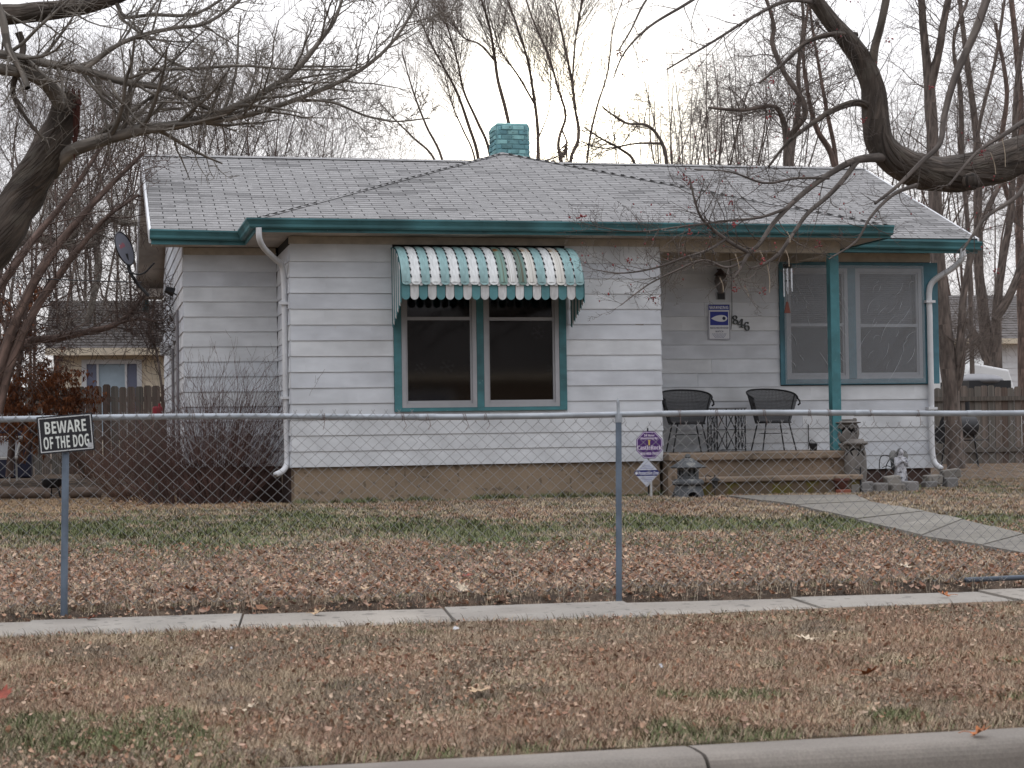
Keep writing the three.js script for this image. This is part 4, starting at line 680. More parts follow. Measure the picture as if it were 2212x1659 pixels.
// ---------------------------------------------------------------- stone lantern, path light
const stone = std({ map: tex(256, 0.5, (u, v) => { const n = fbm(u, v, 5, 5, 411), f = hash(u * 256, v * 256, 6); let q = mul3([0.43, 0.44, 0.45], 0.8 + 0.5 * (n - 0.5) + 0.3 * (f - 0.5)); if (n > 0.6) q = mix3(q, [0.62, 0.61, 0.58], 0.5); return q; }), roughness: 0.95, bumpMap: tex(128, 0.2, (u, v) => { const n = fbm(u, v, 8, 4, 413); return [n, n, n]; }, false), bumpScale: 0.012 });
const ceramic = std({ map: tex(256, 0.5, (u, v) => { const n = fbm(u, v, 5, 5, 421); return mul3([0.44, 0.42, 0.4], 0.75 + 0.5 * n); }), roughness: 0.85 });
{
  const b = at(1487, 1077, F + 0.85); b.y = gh(b.x, b.z); const l = thing('stone_lantern', 'mossy grey stone garden lantern with a peaked roof beside the steps', 'garden lantern', b.toArray());
  const k = 0.0057, sq = Math.PI / 4;
  const cut = (w, h, d) => { const m = new THREE.BoxGeometry(w, h, d); return m; };
  const ev = new Evaluator(); ev.useGroups = false; ev.attributes = ['position', 'normal', 'uv'];
  const foot = new Brush(new THREE.CylinderGeometry(0.165, 0.215, 0.15, 24).translate(0, 0.075, 0)); foot.updateMatrixWorld();
  let res = foot; for (const a of [0, Math.PI / 2]) { const c = new Brush(new THREE.CylinderGeometry(0.075, 0.075, 0.6, 18)); c.rotation.set(Math.PI / 2, 0, a); c.position.y = 0.0; c.updateMatrixWorld(); res = ev.evaluate(res, c, SUBTRACTION); }
  const mk = (n, g, m) => { const q = new MB(); q.add(g, m); return q.build(n, stone, l); };
  mk('arched_foot', res.geometry, M4(0, 0, 0));
  mk('tray', new THREE.LatheGeometry([[0.0, 0.15], [0.15, 0.15], [0.2, 0.165], [0.205, 0.2], [0.17, 0.235], [0, 0.24]].map(([x, y]) => new THREE.Vector2(x, y)), 24), M4(0, 0, 0));
  let body = new Brush(new THREE.BoxGeometry(0.2, 0.19, 0.2).translate(0, 0.32, 0)); body.updateMatrixWorld();
  for (const a of [0, Math.PI / 2]) for (const dx of [-0.035, 0.035]) { const c = new Brush(cut(0.04, 0.09, 0.5)); c.position.set(Math.cos(a) * dx, 0.32, Math.sin(a) * dx); c.rotation.y = a; c.updateMatrixWorld(); body = ev.evaluate(body, c, SUBTRACTION); }
  mk('fire_box', body.geometry, M4(0, 0, 0, 0, 0.2, 0));
  mk('peaked_roof', new THREE.LatheGeometry([[0, 0.4], [0.17, 0.395], [0.225, 0.375], [0.228, 0.392], [0.16, 0.43], [0.1, 0.47], [0.06, 0.5], [0, 0.505]].map(([x, y]) => new THREE.Vector2(x, y)), 6), M4(0, 0, 0, 0, 0.3, 0));
  mk('finial', new THREE.LatheGeometry([[0, 0.5], [0.03, 0.5], [0.04, 0.52], [0.03, 0.545], [0, 0.56]].map(([x, y]) => new THREE.Vector2(x, y)), 14), M4(0, 0, 0));
}
{
  const b = at(1545, 1078, F + 0.9); b.y = gh(b.x, b.z); const l = thing('path_light', 'small black lantern path light on a stake in front of the step', 'path light', b.toArray()); b.z -= 0.0; l.scale.setScalar(0.95);
  const s = new MB(); s.rod([0, -0.15, 0], [0, 0.12, 0], 0.007); s.build('stake', M.dark, l);
  const c = new MB(); c.add(new THREE.CylinderGeometry(0.045, 0.03, 0.1, 6), M4(0, 0.17, 0)); c.build('lamp_body', new THREE.MeshPhysicalMaterial({ color: rgb(0.06, 0.06, 0.06), roughness: 0.3 }), l);
  const r = new MB(); r.add(new THREE.ConeGeometry(0.085, 0.06, 8), M4(0, 0.25, 0)); r.rod([0, 0.27, 0], [0, 0.3, 0], 0.008); r.build('lamp_roof', M.iron, l);
  const h = new MB(); h.tube(spline([vec(-0.05, 0.27, 0), vec(-0.12, 0.3, 0), vec(-0.13, 0.22, 0)], 10), 0.006, 5); h.build('hook', M.iron, l);
}
// ---------------------------------------------------------------- porch furniture
const meshTex = tex(64, 0.02, (u, v) => { const k = (u > 0.5 !== v > 0.5) || u < 0.3 || v < 0.3 ? 0.93 : 0.62; return [k, k, k]; }, false);
const wov = new THREE.MeshStandardMaterial({ color: rgb(0.055, 0.055, 0.058), roughness: 0.7, metalness: 0.2, side: THREE.DoubleSide, alphaMap: meshTex, transparent: true });
function chair(label, x, z, turn) {
  const c = thing('patio_chair', label, 'chair', [x, 0.652, z], turn, 'metal mesh chairs on the porch');
  const N = 36, A = 1.95, shell = new THREE.BufferGeometry(), p = [], u = [], id = [], R = (t, h) => { const a = (t - 0.5) * 2 * A; return [a, lerp(0.235, 0.335, h) * (1 + 0.03 * Math.abs(Math.sin(a)))]; };
  const topY = t => 0.86 - 0.14 * Math.pow(Math.abs(t - 0.5) * 2, 2.2), pt = (t, h) => { const [a, r] = R(t, h); return vec(Math.sin(a) * r * 1.03, lerp(0.4, topY(t), h), -Math.cos(a) * r * 0.95); };
  for (let i = 0; i <= N; i++) for (let j = 0; j <= 6; j++) { const q = pt(i / N, j / 6); p.push(q.x, q.y, q.z); u.push(i / N * 1.3, j / 6 * 0.45); }
  for (let i = 0; i < N; i++) for (let j = 0; j < 6; j++) { const a = i * 7 + j; id.push(a, a + 7, a + 8, a, a + 8, a + 1); }
  shell.setAttribute('position', new THREE.Float32BufferAttribute(p, 3)); shell.setAttribute('uv', new THREE.Float32BufferAttribute(u, 2)); shell.setIndex(id); shell.computeVertexNormals(); mesh('backrest', shell, wov, c);
  const rim = new MB(), rp = []; for (let i = 0; i <= N; i++) rp.push(pt(i / N, 1)); for (const [e, s] of [[0, -1], [N, 1]]) { const q = rp[e === 0 ? 0 : rp.length - 1]; const curl = [vec(q.x + s * 0.015, q.y - 0.03, q.z + 0.03), vec(q.x + s * 0.02, q.y - 0.07, q.z + 0.03), vec(q.x + s * 0.005, q.y - 0.09, q.z)]; if (e === 0) rp.unshift(...curl.reverse()); else rp.push(...curl); } rim.tube(rp, 0.013, 7); rim.build('top_rim', M.iron, c);
  const fr = new MB(); for (const t of [0.12, 0.88]) fr.tube([pt(t, 0), pt(t, 0.5), pt(t, 1)], 0.009, 6); fr.build('frame', M.iron, c);
  const seat = new THREE.CylinderGeometry(0.245, 0.24, 0.02, 30); seat.translate(0, 0.4, 0.02); const sm_ = wov.clone(); mesh('seat', seat, sm_, c);
  const sr = new THREE.TorusGeometry(0.245, 0.011, 7, 36); sr.rotateX(Math.PI / 2); sr.translate(0, 0.39, 0.02); mesh('seat_rim', sr, M.iron, c);
  for (const [sx, sz] of [[-1, 1], [1, 1], [-1, -1], [1, -1]]) { const m = new MB(); m.rod([sx * 0.17, 0.39, sz * 0.15 + 0.02], [sx * 0.25, 0, sz * 0.2 + 0.02], 0.0105, 7); m.build('leg', M.iron, c); }
  const rg = new THREE.TorusGeometry(0.2, 0.006, 6, 32); rg.rotateX(Math.PI / 2); rg.translate(0, 0.24, 0.02); mesh('stretcher', rg, M.iron, c); return c;
}
{
  const z = MW + 0.62; const p2 = at(1670, 972, z), p1 = at(1484, 973, z);
  chair('black metal mesh chair on the porch between the wire table and the column', p2.x, z, 0.05);
  chair('black metal mesh chair on the porch half behind the front wall corner', p1.x, z, -0.06);
  const pt = at(1570, 973, z), w = 0.2, t = thing('wire_table', 'black wire side table with crossed bars between the two porch chairs', 'table', [pt.x, 0.652, z]);
  const top = new MB(); top.box(-w - 0.02, 0.585, -w - 0.02, w + 0.02, 0.6, w + 0.02); top.build('tabletop', new THREE.MeshPhysicalMaterial({ color: rgb(0.1, 0.1, 0.1), roughness: 0.3 }), t);
  for (const sx of [-1, 1]) for (const sz of [-1, 1]) { const m = new MB(); m.rod([sx * w, 0.585, sz * w], [sx * w * 1.02, 0, sz * w * 1.02], 0.008, 6); m.build('leg', M.iron, t); }
  for (const sd of [0, 1, 2, 3]) { const m = new MB(), P = (a, y) => { const q = a * w; return [[q, y, w], [w, y, -q], [-q, y, -w], [-w, y, q]][sd]; }; for (const a of [-0.34, 0.34]) m.rod(P(a, 0.585), P(a, 0.01), 0.006, 5); for (const y of [0.02, 0.3, 0.57]) m.rod(P(-1, y), P(1, y), 0.005, 5); for (const [a, b] of [[-1, -0.34], [-0.34, 0.34], [0.34, 1]]) for (const [y0, y1] of [[0.02, 0.3], [0.3, 0.57]]) { m.rod(P(a, y0), P(b, y1), 0.004, 4); m.rod(P(b, y0), P(a, y1), 0.004, 4); } m.build('lattice_side', M.iron, t); }
  const cup = thing('hanging_cup', 'small grey cup hanging under the wire table top', 'cup', [pt.x + 0.03, 0.652 + 0.52, z + w - 0.03]); const cm = new MB(); cm.add(new THREE.LatheGeometry([[0, -0.03], [0.03, -0.03], [0.045, 0.04], [0.04, 0.04], [0.025, -0.02], [0, -0.02]].map(([a, b]) => new THREE.Vector2(a, b)), 16)); cm.rod([0, 0.03, 0.04], [0, 0.065, 0.045], 0.004, 4); cm.build('bowl', M.galv, cup);
  const cord = thing('cable', 'black cord curling down the siding behind the porch column', 'cable'); const cc = new MB(); cc.tube(spline([at(1746, 916, MW + 0.03), at(1747, 960, MW + 0.03), at(1746, 985 - 15, MW + 0.04), at(1752, 940 + 10, MW + 0.035), at(1766, 960, MW + 0.06)].map((p, i) => i < 2 ? p : p), 24), 0.006, 5); cc.build('wire', M.iron, cord);
  const q = at(1757, 965, F - 0.25), pot = thing('candle_cup', 'small dark cup on the porch floor left of the column', 'cup', [q.x, 0.652, F - 0.25]); const pm = new MB(); pm.add(new THREE.LatheGeometry([[0, 0], [0.045, 0], [0.058, 0.1], [0.05, 0.1], [0.04, 0.015], [0, 0.015]].map(([a, b]) => new THREE.Vector2(a, b)), 18)); pm.build('bowl', M.dark, pot);
}
// ---------------------------------------------------------------- pots, statue, edging blocks right of the steps
function piercedPot(name, label, base, R, H, petals, hollowTop) {
  const t = thing(name, label, 'lantern', base.toArray()), ev = new Evaluator(); ev.useGroups = false;
  const prof = [[0.0, 0], [R * 0.72, 0], [R * 0.85, H * 0.1], [R, H * 0.4], [R * 0.95, H * 0.72], [R * 0.8, H * 0.86], [R * 0.9, H * 0.88], [R * 1.12, H * 0.9], [R * 1.12, H * 0.94], [R * 0.8, H * 0.96], [R * 0.75, H], [R * 0.62, H], [R * 0.62, H * 0.9], [R * 0.8, H * 0.7], [R * 0.86, H * 0.4], [R * 0.6, H * 0.05], [0, H * 0.05]].map(([a, b]) => new THREE.Vector2(a, b));
  let b = new Brush(new THREE.LatheGeometry(prof, 30)); b.updateMatrixWorld();
  const cut = []; for (let k = 0; k < 5; k++) for (const [dx, dy, rz] of petals) { const g = new THREE.SphereGeometry(1, 8, 6); g.applyMatrix4(M4(0, 0, 0, 0, 0, 0, R * 0.12, R * 0.34, R * 0.5)); g.applyMatrix4(M4(dx * R, H * 0.56 + dy * R, R * 0.92, 0, 0, rz)); g.applyMatrix4(M4(0, 0, 0, 0, k / 5 * Math.PI * 2 + 0.2, 0)); cut.push(g); }
  for (const g of cut) { const c = new Brush(g); c.updateMatrixWorld(); b = ev.evaluate(b, c, SUBTRACTION); }
  mesh('body', b.geometry, ceramic, t);
  const dk = new MB(); dk.add(new THREE.CylinderGeometry(R * 0.55, R * 0.5, H * 0.8, 16), M4(0, H * 0.46, 0)); dk.build('dark_inner', M.darkRoom, t);  // dark core added in the hollow pot so its openings look shaded
  return t;
}
{
  const flower = [[0, 0.3, 0], [-0.3, 0.05, 1.1], [0.3, 0.05, -1.1], [-0.2, -0.28, -0.6], [0.2, -0.28, 0.6]], leaf = [[-0.32, 0.1, 0.7], [0.32, 0.1, -0.7], [-0.12, -0.05, -0.5], [0.12, -0.05, 0.5]];
  const b1 = at(1831, 1056, F - 0.02); b1.y = gh(b1.x, b1.z);
  const sc = (p0, y, z) => at(p0, y, z);
  const x1 = at(1829, 930, b1.z).x, top1 = at(1829, 909, b1.z).y;
  const stem = thing('plant_stand', 'tall grey stone stand beside the porch slab under the upper lantern', 'stand', [x1, gh(x1, b1.z), b1.z]); const sm1 = new MB(), midY = at(1829, 957, b1.z).y - stem.position.y; sm1.add(new THREE.LatheGeometry([[0, 0], [0.17, 0], [0.18, 0.05], [0.12, 0.1], [0.11, midY - 0.1], [0.16, midY - 0.03], [0.16, midY], [0, midY]].map(([a, b]) => new THREE.Vector2(a, b)), 24)); sm1.build('column', ceramic, stem);
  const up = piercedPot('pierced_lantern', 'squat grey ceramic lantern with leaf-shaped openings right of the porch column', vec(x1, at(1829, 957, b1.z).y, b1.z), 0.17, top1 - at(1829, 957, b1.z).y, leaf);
  const kn = new MB(), lh = top1 - up.position.y; kn.add(new THREE.SphereGeometry(0.028, 14, 10), M4(0.12, lh + 0.012, 0)); kn.add(new RoundedBoxGeometry(0.24, 0.025, 0.1, 2, 0.01), M4(-0.02, lh + 0.01, 0)); kn.build('lid_knob', ceramic, up);
  const b2 = at(1847, 1060, F + 0.36); const x2 = at(1848, 1000, b2.z).x, yb = at(1848, 1043, b2.z).y, h2 = at(1848, 948, b2.z).y - gh(x2, b2.z);
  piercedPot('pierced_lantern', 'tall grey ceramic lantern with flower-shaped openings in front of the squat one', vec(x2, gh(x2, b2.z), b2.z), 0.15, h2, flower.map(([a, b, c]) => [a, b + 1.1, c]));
}
{
  const b = at(1944, 1060, F + 0.2);
  const x = at(1945, 1000, b.z).x, H = at(1945, 966, b.z).y - at(1945, 1047, b.z).y, y0 = at(1945, 1047, b.z).y;
  const s = thing('angel_statue', 'weathered white praying angel figurine with grey wings among the edging blocks', 'statue', [x, y0, b.z]);
  const wt = std({ map: tex(128, 0.2, (u, v) => { const n = fbm(u, v, 6, 4, 441); return mix3([0.72, 0.72, 0.74], [0.38, 0.38, 0.4], step01(0.5, 0.66, n)); }), roughness: 0.8 });
  const k = H / 0.46;
  const f = (X, Y, Z) => { const p = vec(X, Y, Z); let d = caps(p, vec(0, -0.2, 0), vec(0.0, 0.02, 0), 0.085, 0.06); d = smin(d, caps(p, vec(-0.03, -0.2, 0.03), vec(-0.03, -0.06, 0.03), 0.05, 0.035), 0.02); d = smin(d, caps(p, vec(0, 0.02, 0), vec(0, 0.09, 0.0), 0.058, 0.045), 0.03); d = smin(d, caps(p, vec(0, 0.1, 0), vec(0, 0.135, 0.005), 0.022, 0.02), 0.015); d = smin(d, caps(p, vec(0, 0.158, 0.012), vec(0, 0.178, 0.012), 0.036, 0.038), 0.012); for (const q of [-1, 1]) { d = smin(d, caps(p, vec(q * 0.06, 0.085, 0), vec(q * 0.075, 0.01, 0.03), 0.024, 0.021), 0.012); d = smin(d, caps(p, vec(q * 0.075, 0.01, 0.03), vec(q * 0.008, 0.06, 0.085), 0.02, 0.012), 0.01); } d = smin(d, caps(p, vec(0, 0.165, 0.048), vec(0, 0.172, 0.05), 0.007, 0.005), 0.006); d += 0.004 * Math.sin(Math.atan2(Z, X) * 9) * (Y < 0 ? 1 : 0); return Math.max(d, -0.235 - Y); };
  const g = sdfMesh(f, [0, 0.23, 0], 0.26, 60), body = new MB(); g.scale(k, k, k); body.add(g); body.build('figure', wt, s);
  for (const q of [-1, 1]) { const w = sdfMesh((X, Y, Z) => { const p = vec(X * q, Y, Z); let d = Math.hypot((p.x - 0.065) / 1, (p.y - 0.12) / 1.25, (p.z + 0.05) / 0.35) - 0.06; d = smin(d, Math.hypot((p.x - 0.06), (p.y - 0.02) / 1.9, (p.z + 0.05) / 0.4) - 0.045, 0.03); return d * 0.5; }, [0, 0.23, 0], 0.26, 48), m = new MB(); w.scale(k, k, k); m.add(w); m.build('wing', stone, s); }
  const hair = sdfMesh((X, Y, Z) => Math.max(Math.hypot(X, Y - 0.175, Z - 0.006) - 0.044, Z - 0.03 + (Y - 0.17) * -0.6), [0, 0.23, 0], 0.26, 48), hm = new MB(); hair.scale(k, k, k); hm.add(hair); hm.build('hair', stone, s);
}
{
  const blockMat = [0, 1].map(k => std({ map: concreteTex(451 + k * 3, [[0.56, 0.54, 0.51], [0.52, 0.51, 0.5], [0.6, 0.57, 0.53]][k], [0.4, 0.38, 0.36]), roughness: 0.95 }));
  const cv = (x, y) => [(2450 + x / 3.556) * 0.72, (1150 + y / 3.556) * 0.72], r = mulberry(61);
  const L = [[330, 1080, 440, 1200, 0, 'pale concrete edging block next to the red brick'], [440, 1140, 585, 1202, 0, 'low concrete edging block at the bottom of a stack of two'], [445, 1048, 582, 1140, 1, 'concrete edging block laid on top of a low block'], [608, 1075, 742, 1190, 0, 'single rounded concrete block in the middle of the edging'], [768, 1085, 922, 1172, 0, 'wide concrete edging block below the statue, under another'], [755, 985, 892, 1085, 1, 'tilted concrete block on top, left of the white statue'], [928, 1060, 1062, 1162, 0, 'concrete edging block just right of the white statue'], [1180, 975, 1330, 1082, 1, 'tilted concrete block under the right downspout'], [1145, 1060, 1270, 1140, 0, 'dark broken concrete lump below the tilted block'], [1370, 1020, 1490, 1122, 0, 'lower grey concrete block at the right house corner'], [1360, 918, 1530, 1020, 1, 'upper grey concrete block at the right house corner']];
  for (const [x0, y0, x1, y1, up, label] of L) {
    const [a, t] = cv(x0, y0), [b, d] = cv(x1, y1), z = F + (up ? 0.44 : 0.5) - (x0 > 1100 ? 1.2 : 0), A = at(a, d, z), B = at(b, t, z), w = B.x - A.x, h = B.y - A.y;
    const o = thing('edging_block', label, 'concrete block', [(A.x + B.x) / 2, (A.y + B.y) / 2, z - 0.02 - up * 0.03], (r() - 0.5) * 0.5, 'concrete edging blocks along the house'); o.rotation.z = up ? (r() - 0.5) * 0.3 : (r() - 0.5) * 0.08;
    const g = new RoundedBoxGeometry(w, h + (up ? 0 : 0.04), 0.2, 4, Math.min(w, h) * 0.16), P = g.attributes.position; for (let k = 0; k < P.count; k++) { const x = P.getX(k), y = P.getY(k), q = P.getZ(k), n = 0.02 * (wn(x * 9 + x0, y * 9 + q * 7, 461) - 0.5); P.setXYZ(k, x * (1 + n * 2) * (1 + 0.12 * Math.cos(y / h * 3)), y + n, q * (1 + 0.25 * Math.cos(x / w * 3))); } g.computeVertexNormals(); const m = new MB(); m.off = [r() * 3, r() * 3]; m.add(g); m.build('block', blockMat[r() * 2 | 0], o);
  }
  const rb = at(1822, 1074, F + 0.75), br = thing('red_brick', 'weathered red brick lying at the right end of the step', 'brick', [rb.x, gh(rb.x, rb.z) + 0.025, rb.z], 0.3); const bm = new MB(); bm.add(new RoundedBoxGeometry(0.19, 0.06, 0.09, 2, 0.01)); bm.build('body', paint(0x87503f, 471, { rough: 0.9, dirt: 0.5 }), br);
  const rp = at(1817, 1066, F + 0.6); const pot = thing('clay_pot', 'brown clay pot tucked against the end of the steps', 'pot', [rp.x, gh(rp.x, rp.z), rp.z]); const pm = new MB(); pm.add(new THREE.LatheGeometry([[0, 0], [0.07, 0], [0.1, 0.16], [0.112, 0.16], [0.112, 0.2], [0.09, 0.2], [0.06, 0.02], [0, 0.02]].map(([a, b]) => new THREE.Vector2(a, b)), 22)); pm.build('body', paint(0x55342a, 473, { rough: 0.9 }), pot);
  // wrought iron plant hook and thin stake
  const ph = at(1905, 1062, F - 0.1); const hk = thing('plant_hook', 'thin black wrought iron plant holder left of the white statue', 'plant holder', [ph.x, gh(ph.x, ph.z), ph.z]); const P = (x, y) => at((2450 + x / 3.556) * 0.72, (1150 + y / 3.556) * 0.72, ph.z).sub(hk.position); const hm = new MB(); hm.tube(spline([P(690, 1010), P(672, 930), P(672, 830), P(690, 780), P(740, 770), P(800, 790)], 24), 0.007, 6); hm.tube(spline([P(745, 1000), P(740, 900), P(760, 840), P(800, 800), P(830, 860)], 20), 0.007, 6); hm.tube(spline([P(700, 900), P(750, 880), P(800, 900), P(830, 950)], 16), 0.006, 6); hm.build('iron_frame', M.iron, hk);
  const sp = at(1860, 1075, F + 0.6), stk = thing('stake', 'thin black stake standing among the edging blocks', 'stake', [sp.x, gh(sp.x, sp.z), sp.z]); const sm2 = new MB(); sm2.rod([0, -0.1, 0], [0, 0.34, 0], 0.012, 8); sm2.rod([-0.012, 0.3, 0], [-0.1, 0.33, 0], 0.006, 5); sm2.build('rod', M.dark, stk);
}
// pipe lying in the leaves by the pavement, far right
{
  const a = at(2085, 1263, -10.62), b = at(2240, 1251, -10.62), p = thing('steel_pipe', 'grey steel pipe lying in the leaves beside the pavement', 'pipe', [0, 0, 0]); const m = new MB(); a.y = 0.0; b.y = 0.02; b.x += 1.5; m.tube([a, b], 0.016, 12); m.build('tube', std({ map: M.galv.map, color: rgb(0.3, 0.34, 0.4), roughness: 0.6 }), p);
}
// ---------------------------------------------------------------- neighbours: fences, houses, things in the back yards
const picketMats = [0, 1, 2, 3].map(k => std({ roughness: 0.95, map: tex(128, [0.14, 1.9], (u, v) => { const n = fbm(u, v * 0.25, 10, 4, 501 + k), b = [[0.4, 0.38, 0.355], [0.35, 0.325, 0.3], [0.42, 0.38, 0.35], [0.34, 0.29, 0.26]][k]; return mul3(b, 0.75 + 0.55 * n); }) }));
const tipMat = paint(0x9a6a44, 511, { rough: 0.95, dirt: 0.4 });
function picketFence(label, z, x0, x1, y0, y1, railFront, rusty) {
  const f = thing('wooden_fence', label, 'fence'), r = mulberry(Math.round(x0 * 10) + 900); let x = x0;
  while (x < x1) { const w = 0.135 + r() * 0.012, h = y1 + (r() - 0.5) * 0.06, dz = (r() - 0.5) * 0.02, m = new MB(); m.off = [r() * 4, r() * 4]; const c = 0.03; m.face([x, y0, z + dz], [x + w, y0, z + dz], [x + w, h - c, z + dz], [x + w - c, h, z + dz], [x + c, h, z + dz], [x, h - c, z + dz]); m.face([x, h - c, z + dz - 0.018], [x + c, h, z + dz - 0.018], [x + w - c, h, z + dz - 0.018], [x + w, h - c, z + dz - 0.018], [x + w, y0, z + dz - 0.018], [x, y0, z + dz - 0.018]); const e = [[x, y0], [x, h - c], [x + c, h], [x + w - c, h], [x + w, h - c], [x + w, y0]]; for (let k = 0; k < 5; k++) m.face([...e[k], z + dz - 0.018], [...e[k], z + dz], [...e[k + 1], z + dz], [...e[k + 1], z + dz - 0.018]); m.build('picket', picketMats[r() * 4 | 0], f); x += w + 0.006 + (r() < 0.12 ? 0.012 : 0); }
  for (const y of [y0 + 0.35, y1 - 0.25]) { const m = new MB(), zz = railFront ? z + 0.014 : z - 0.06; m.box(x0, y - 0.045, zz, x1, y + 0.045, zz + 0.038); m.build('rail', picketMats[1], f); }
  return f;
}
picketFence('weathered grey picket fence in front of the cream neighbour house', -34, -9, 1.22, 0.2, 1.9, false);
picketFence('brown board fence with a horizontal rail behind the right side yard', -35, 14.2, 24, 0.1, 1.76, true);
const vinyl = paint(0xd9ccb6, 521, { dirt: 0.1 }), darkRoofs = [0, 1].map(k => std({ roughness: 1, map: tex(128, 0.8, (u, v) => { const f = hash(u * 128, v * 128, 530 + k), n = fbm(u, v, 5, 4, 533); return mul3([[0.42, 0.4, 0.39], [0.44, 0.42, 0.41]][k], 0.75 + 0.3 * f + 0.25 * (n - 0.5)); }) }));
const shade = paint(0x9fb0bc, 541), paleWin = std({ map: tex(16, 1, () => [0.45, 0.47, 0.55]), roughness: 0.3 });
function farHouse(label, x0, x1, z, eave, ridge, depth, wallMat, winMat, wins, roofMat) {
  const h = thing('neighbour_house', label, 'house'); const w = sub('wall', h); const r = mulberry(13);
  for (let y = 0.1; y < eave; y += 0.2) { const m = new MB(), yt = Math.min(eave, y + 0.2); const segs = []; let a = x0; for (const q of wins) if (yt > q[2] + 0.05 && y < q[3] - 0.05) { segs.push([a, q[0]]); a = q[1]; } segs.push([a, x1]); for (const [s, e] of segs) m.hex([[s, y, z + 0.02], [e, y, z + 0.02], [e, y, z - 0.1], [s, y, z - 0.1], [s, yt, z + 0.004], [e, yt, z + 0.004], [e, yt, z - 0.1], [s, yt, z - 0.1]]); m.build('siding_board', wallMat, w); }
  const sd = new MB(); for (const x of [x0, x1 - 0.1]) { sd.box(x + 0.001, 0.1, z - depth, x + 0.099, eave, z - 0.101); sd.face([x + 0.05, eave, z - 0.05], [x + 0.05, ridge - 0.1, z - depth / 2], [x + 0.05, eave, z - depth]); } sd.box(x0 + 0.1, 0.1, z - depth, x1 - 0.1, eave, z - depth + 0.1); sd.build('side_wall', wallMat, h);
  const rf = sub('roof', h), o = 0.4; for (let k = 0; k < 18; k++) for (const s of [1, -1]) { const t0 = k / 18, t1 = (k + 1.08) / 18, Z = t => s > 0 ? lerp(z + o, z - depth / 2, t) : lerp(z - depth - o, z - depth / 2, t), Y = t => lerp(eave, ridge, t), m = new MB(); const q = [[x0 - 0.3, Y(t0) + 0.04, Z(t0)], [x1 + 0.3, Y(t0) + 0.04, Z(t0)], [x1 + 0.3, Y(t1) + 0.02, Z(t1)], [x0 - 0.3, Y(t1) + 0.02, Z(t1)]]; m.face(...(s > 0 ? q : q.reverse())); m.face([x0 - 0.3, Y(t0), Z(t0)], [x1 + 0.3, Y(t0), Z(t0)], [x1 + 0.3, Y(t0) + 0.04, Z(t0)], [x0 - 0.3, Y(t0) + 0.04, Z(t0)]); m.build('shingle_course', roofMat, rf); }
  const g = new MB(); g.box(x0 - 0.3, eave - 0.13, z + o - 0.005, x1 + 0.3, eave + 0.03, z + o + 0.09); g.build('gutter', vinyl, h); const sf = new MB(); sf.box(x0, eave - 0.14, z + 0.021, x1, eave - 0.12, z + o - 0.006); sf.build('soffit', vinyl, h);
  for (const [a, b, c, d, parts] of wins) { const W = sub('window', h), m = new MB(); m.box(a, c, z - 0.05, a + 0.11, d, z + 0.05); m.box(b - 0.11, c, z - 0.05, b, d, z + 0.05); m.box(a + 0.111, d - 0.1, z - 0.05, b - 0.111, d, z + 0.049); m.box(a + 0.111, c, z - 0.05, b - 0.111, c + 0.1, z + 0.049); let u = a + 0.11; for (let k = 0; k < parts.length; k++) { const e = u + parts[k][0] * (b - a - 0.22); if (k < parts.length - 1) m.box(e - 0.025, c + 0.1, z - 0.04, e + 0.025, d - 0.1, z + 0.03); const p = new MB(); p.box(u + 0.001, c + 0.101, z - 0.03, e - 0.001, d - 0.101, z - 0.02); p.build('pane', parts[k][1], W); u = e; } m.build('frame', M.trimWhite, W); }
  return h;
}
{
  const z = -43, e = at(125, 760, z + 0.4).y + 0.05, rt = at(200, 652, z - 4).y, a = at(128, 780, z).x, w0 = at(176, 780, z).x, w1 = at(306, 780, z).x, wt = at(200, 777, z).y;
  farHouse('cream neighbour house with grey roof and wide window behind the picket fence', a, a + 11, z, e, rt, 8, vinyl, null, [[w0, w1, 1.0, wt, [[0.22, paleWin], [0.56, shade], [0.22, paleWin]]]], darkRoofs[0]);
  const dp = new MB(); dp.box(a - 0.09, 0.1, z + 0.022, a - 0.002, e, z + 0.1); dp.build('corner_board', paint(0x7c5a4a, 551), scene.getObjectByName('neighbour_house'));
  // neighbour on the right
  const z2 = -52, b0 = at(2020, 700, z2).x, e2 = at(2100, 735, z2).y;
  farHouse('white sided neighbour house with grey roof behind the right tree trunks', b0 - 5, b0 + 8, z2, e2, at(2100, 640, z2 - 4).y, 8, M.trimWhite, null, [], darkRoofs[1]);
}
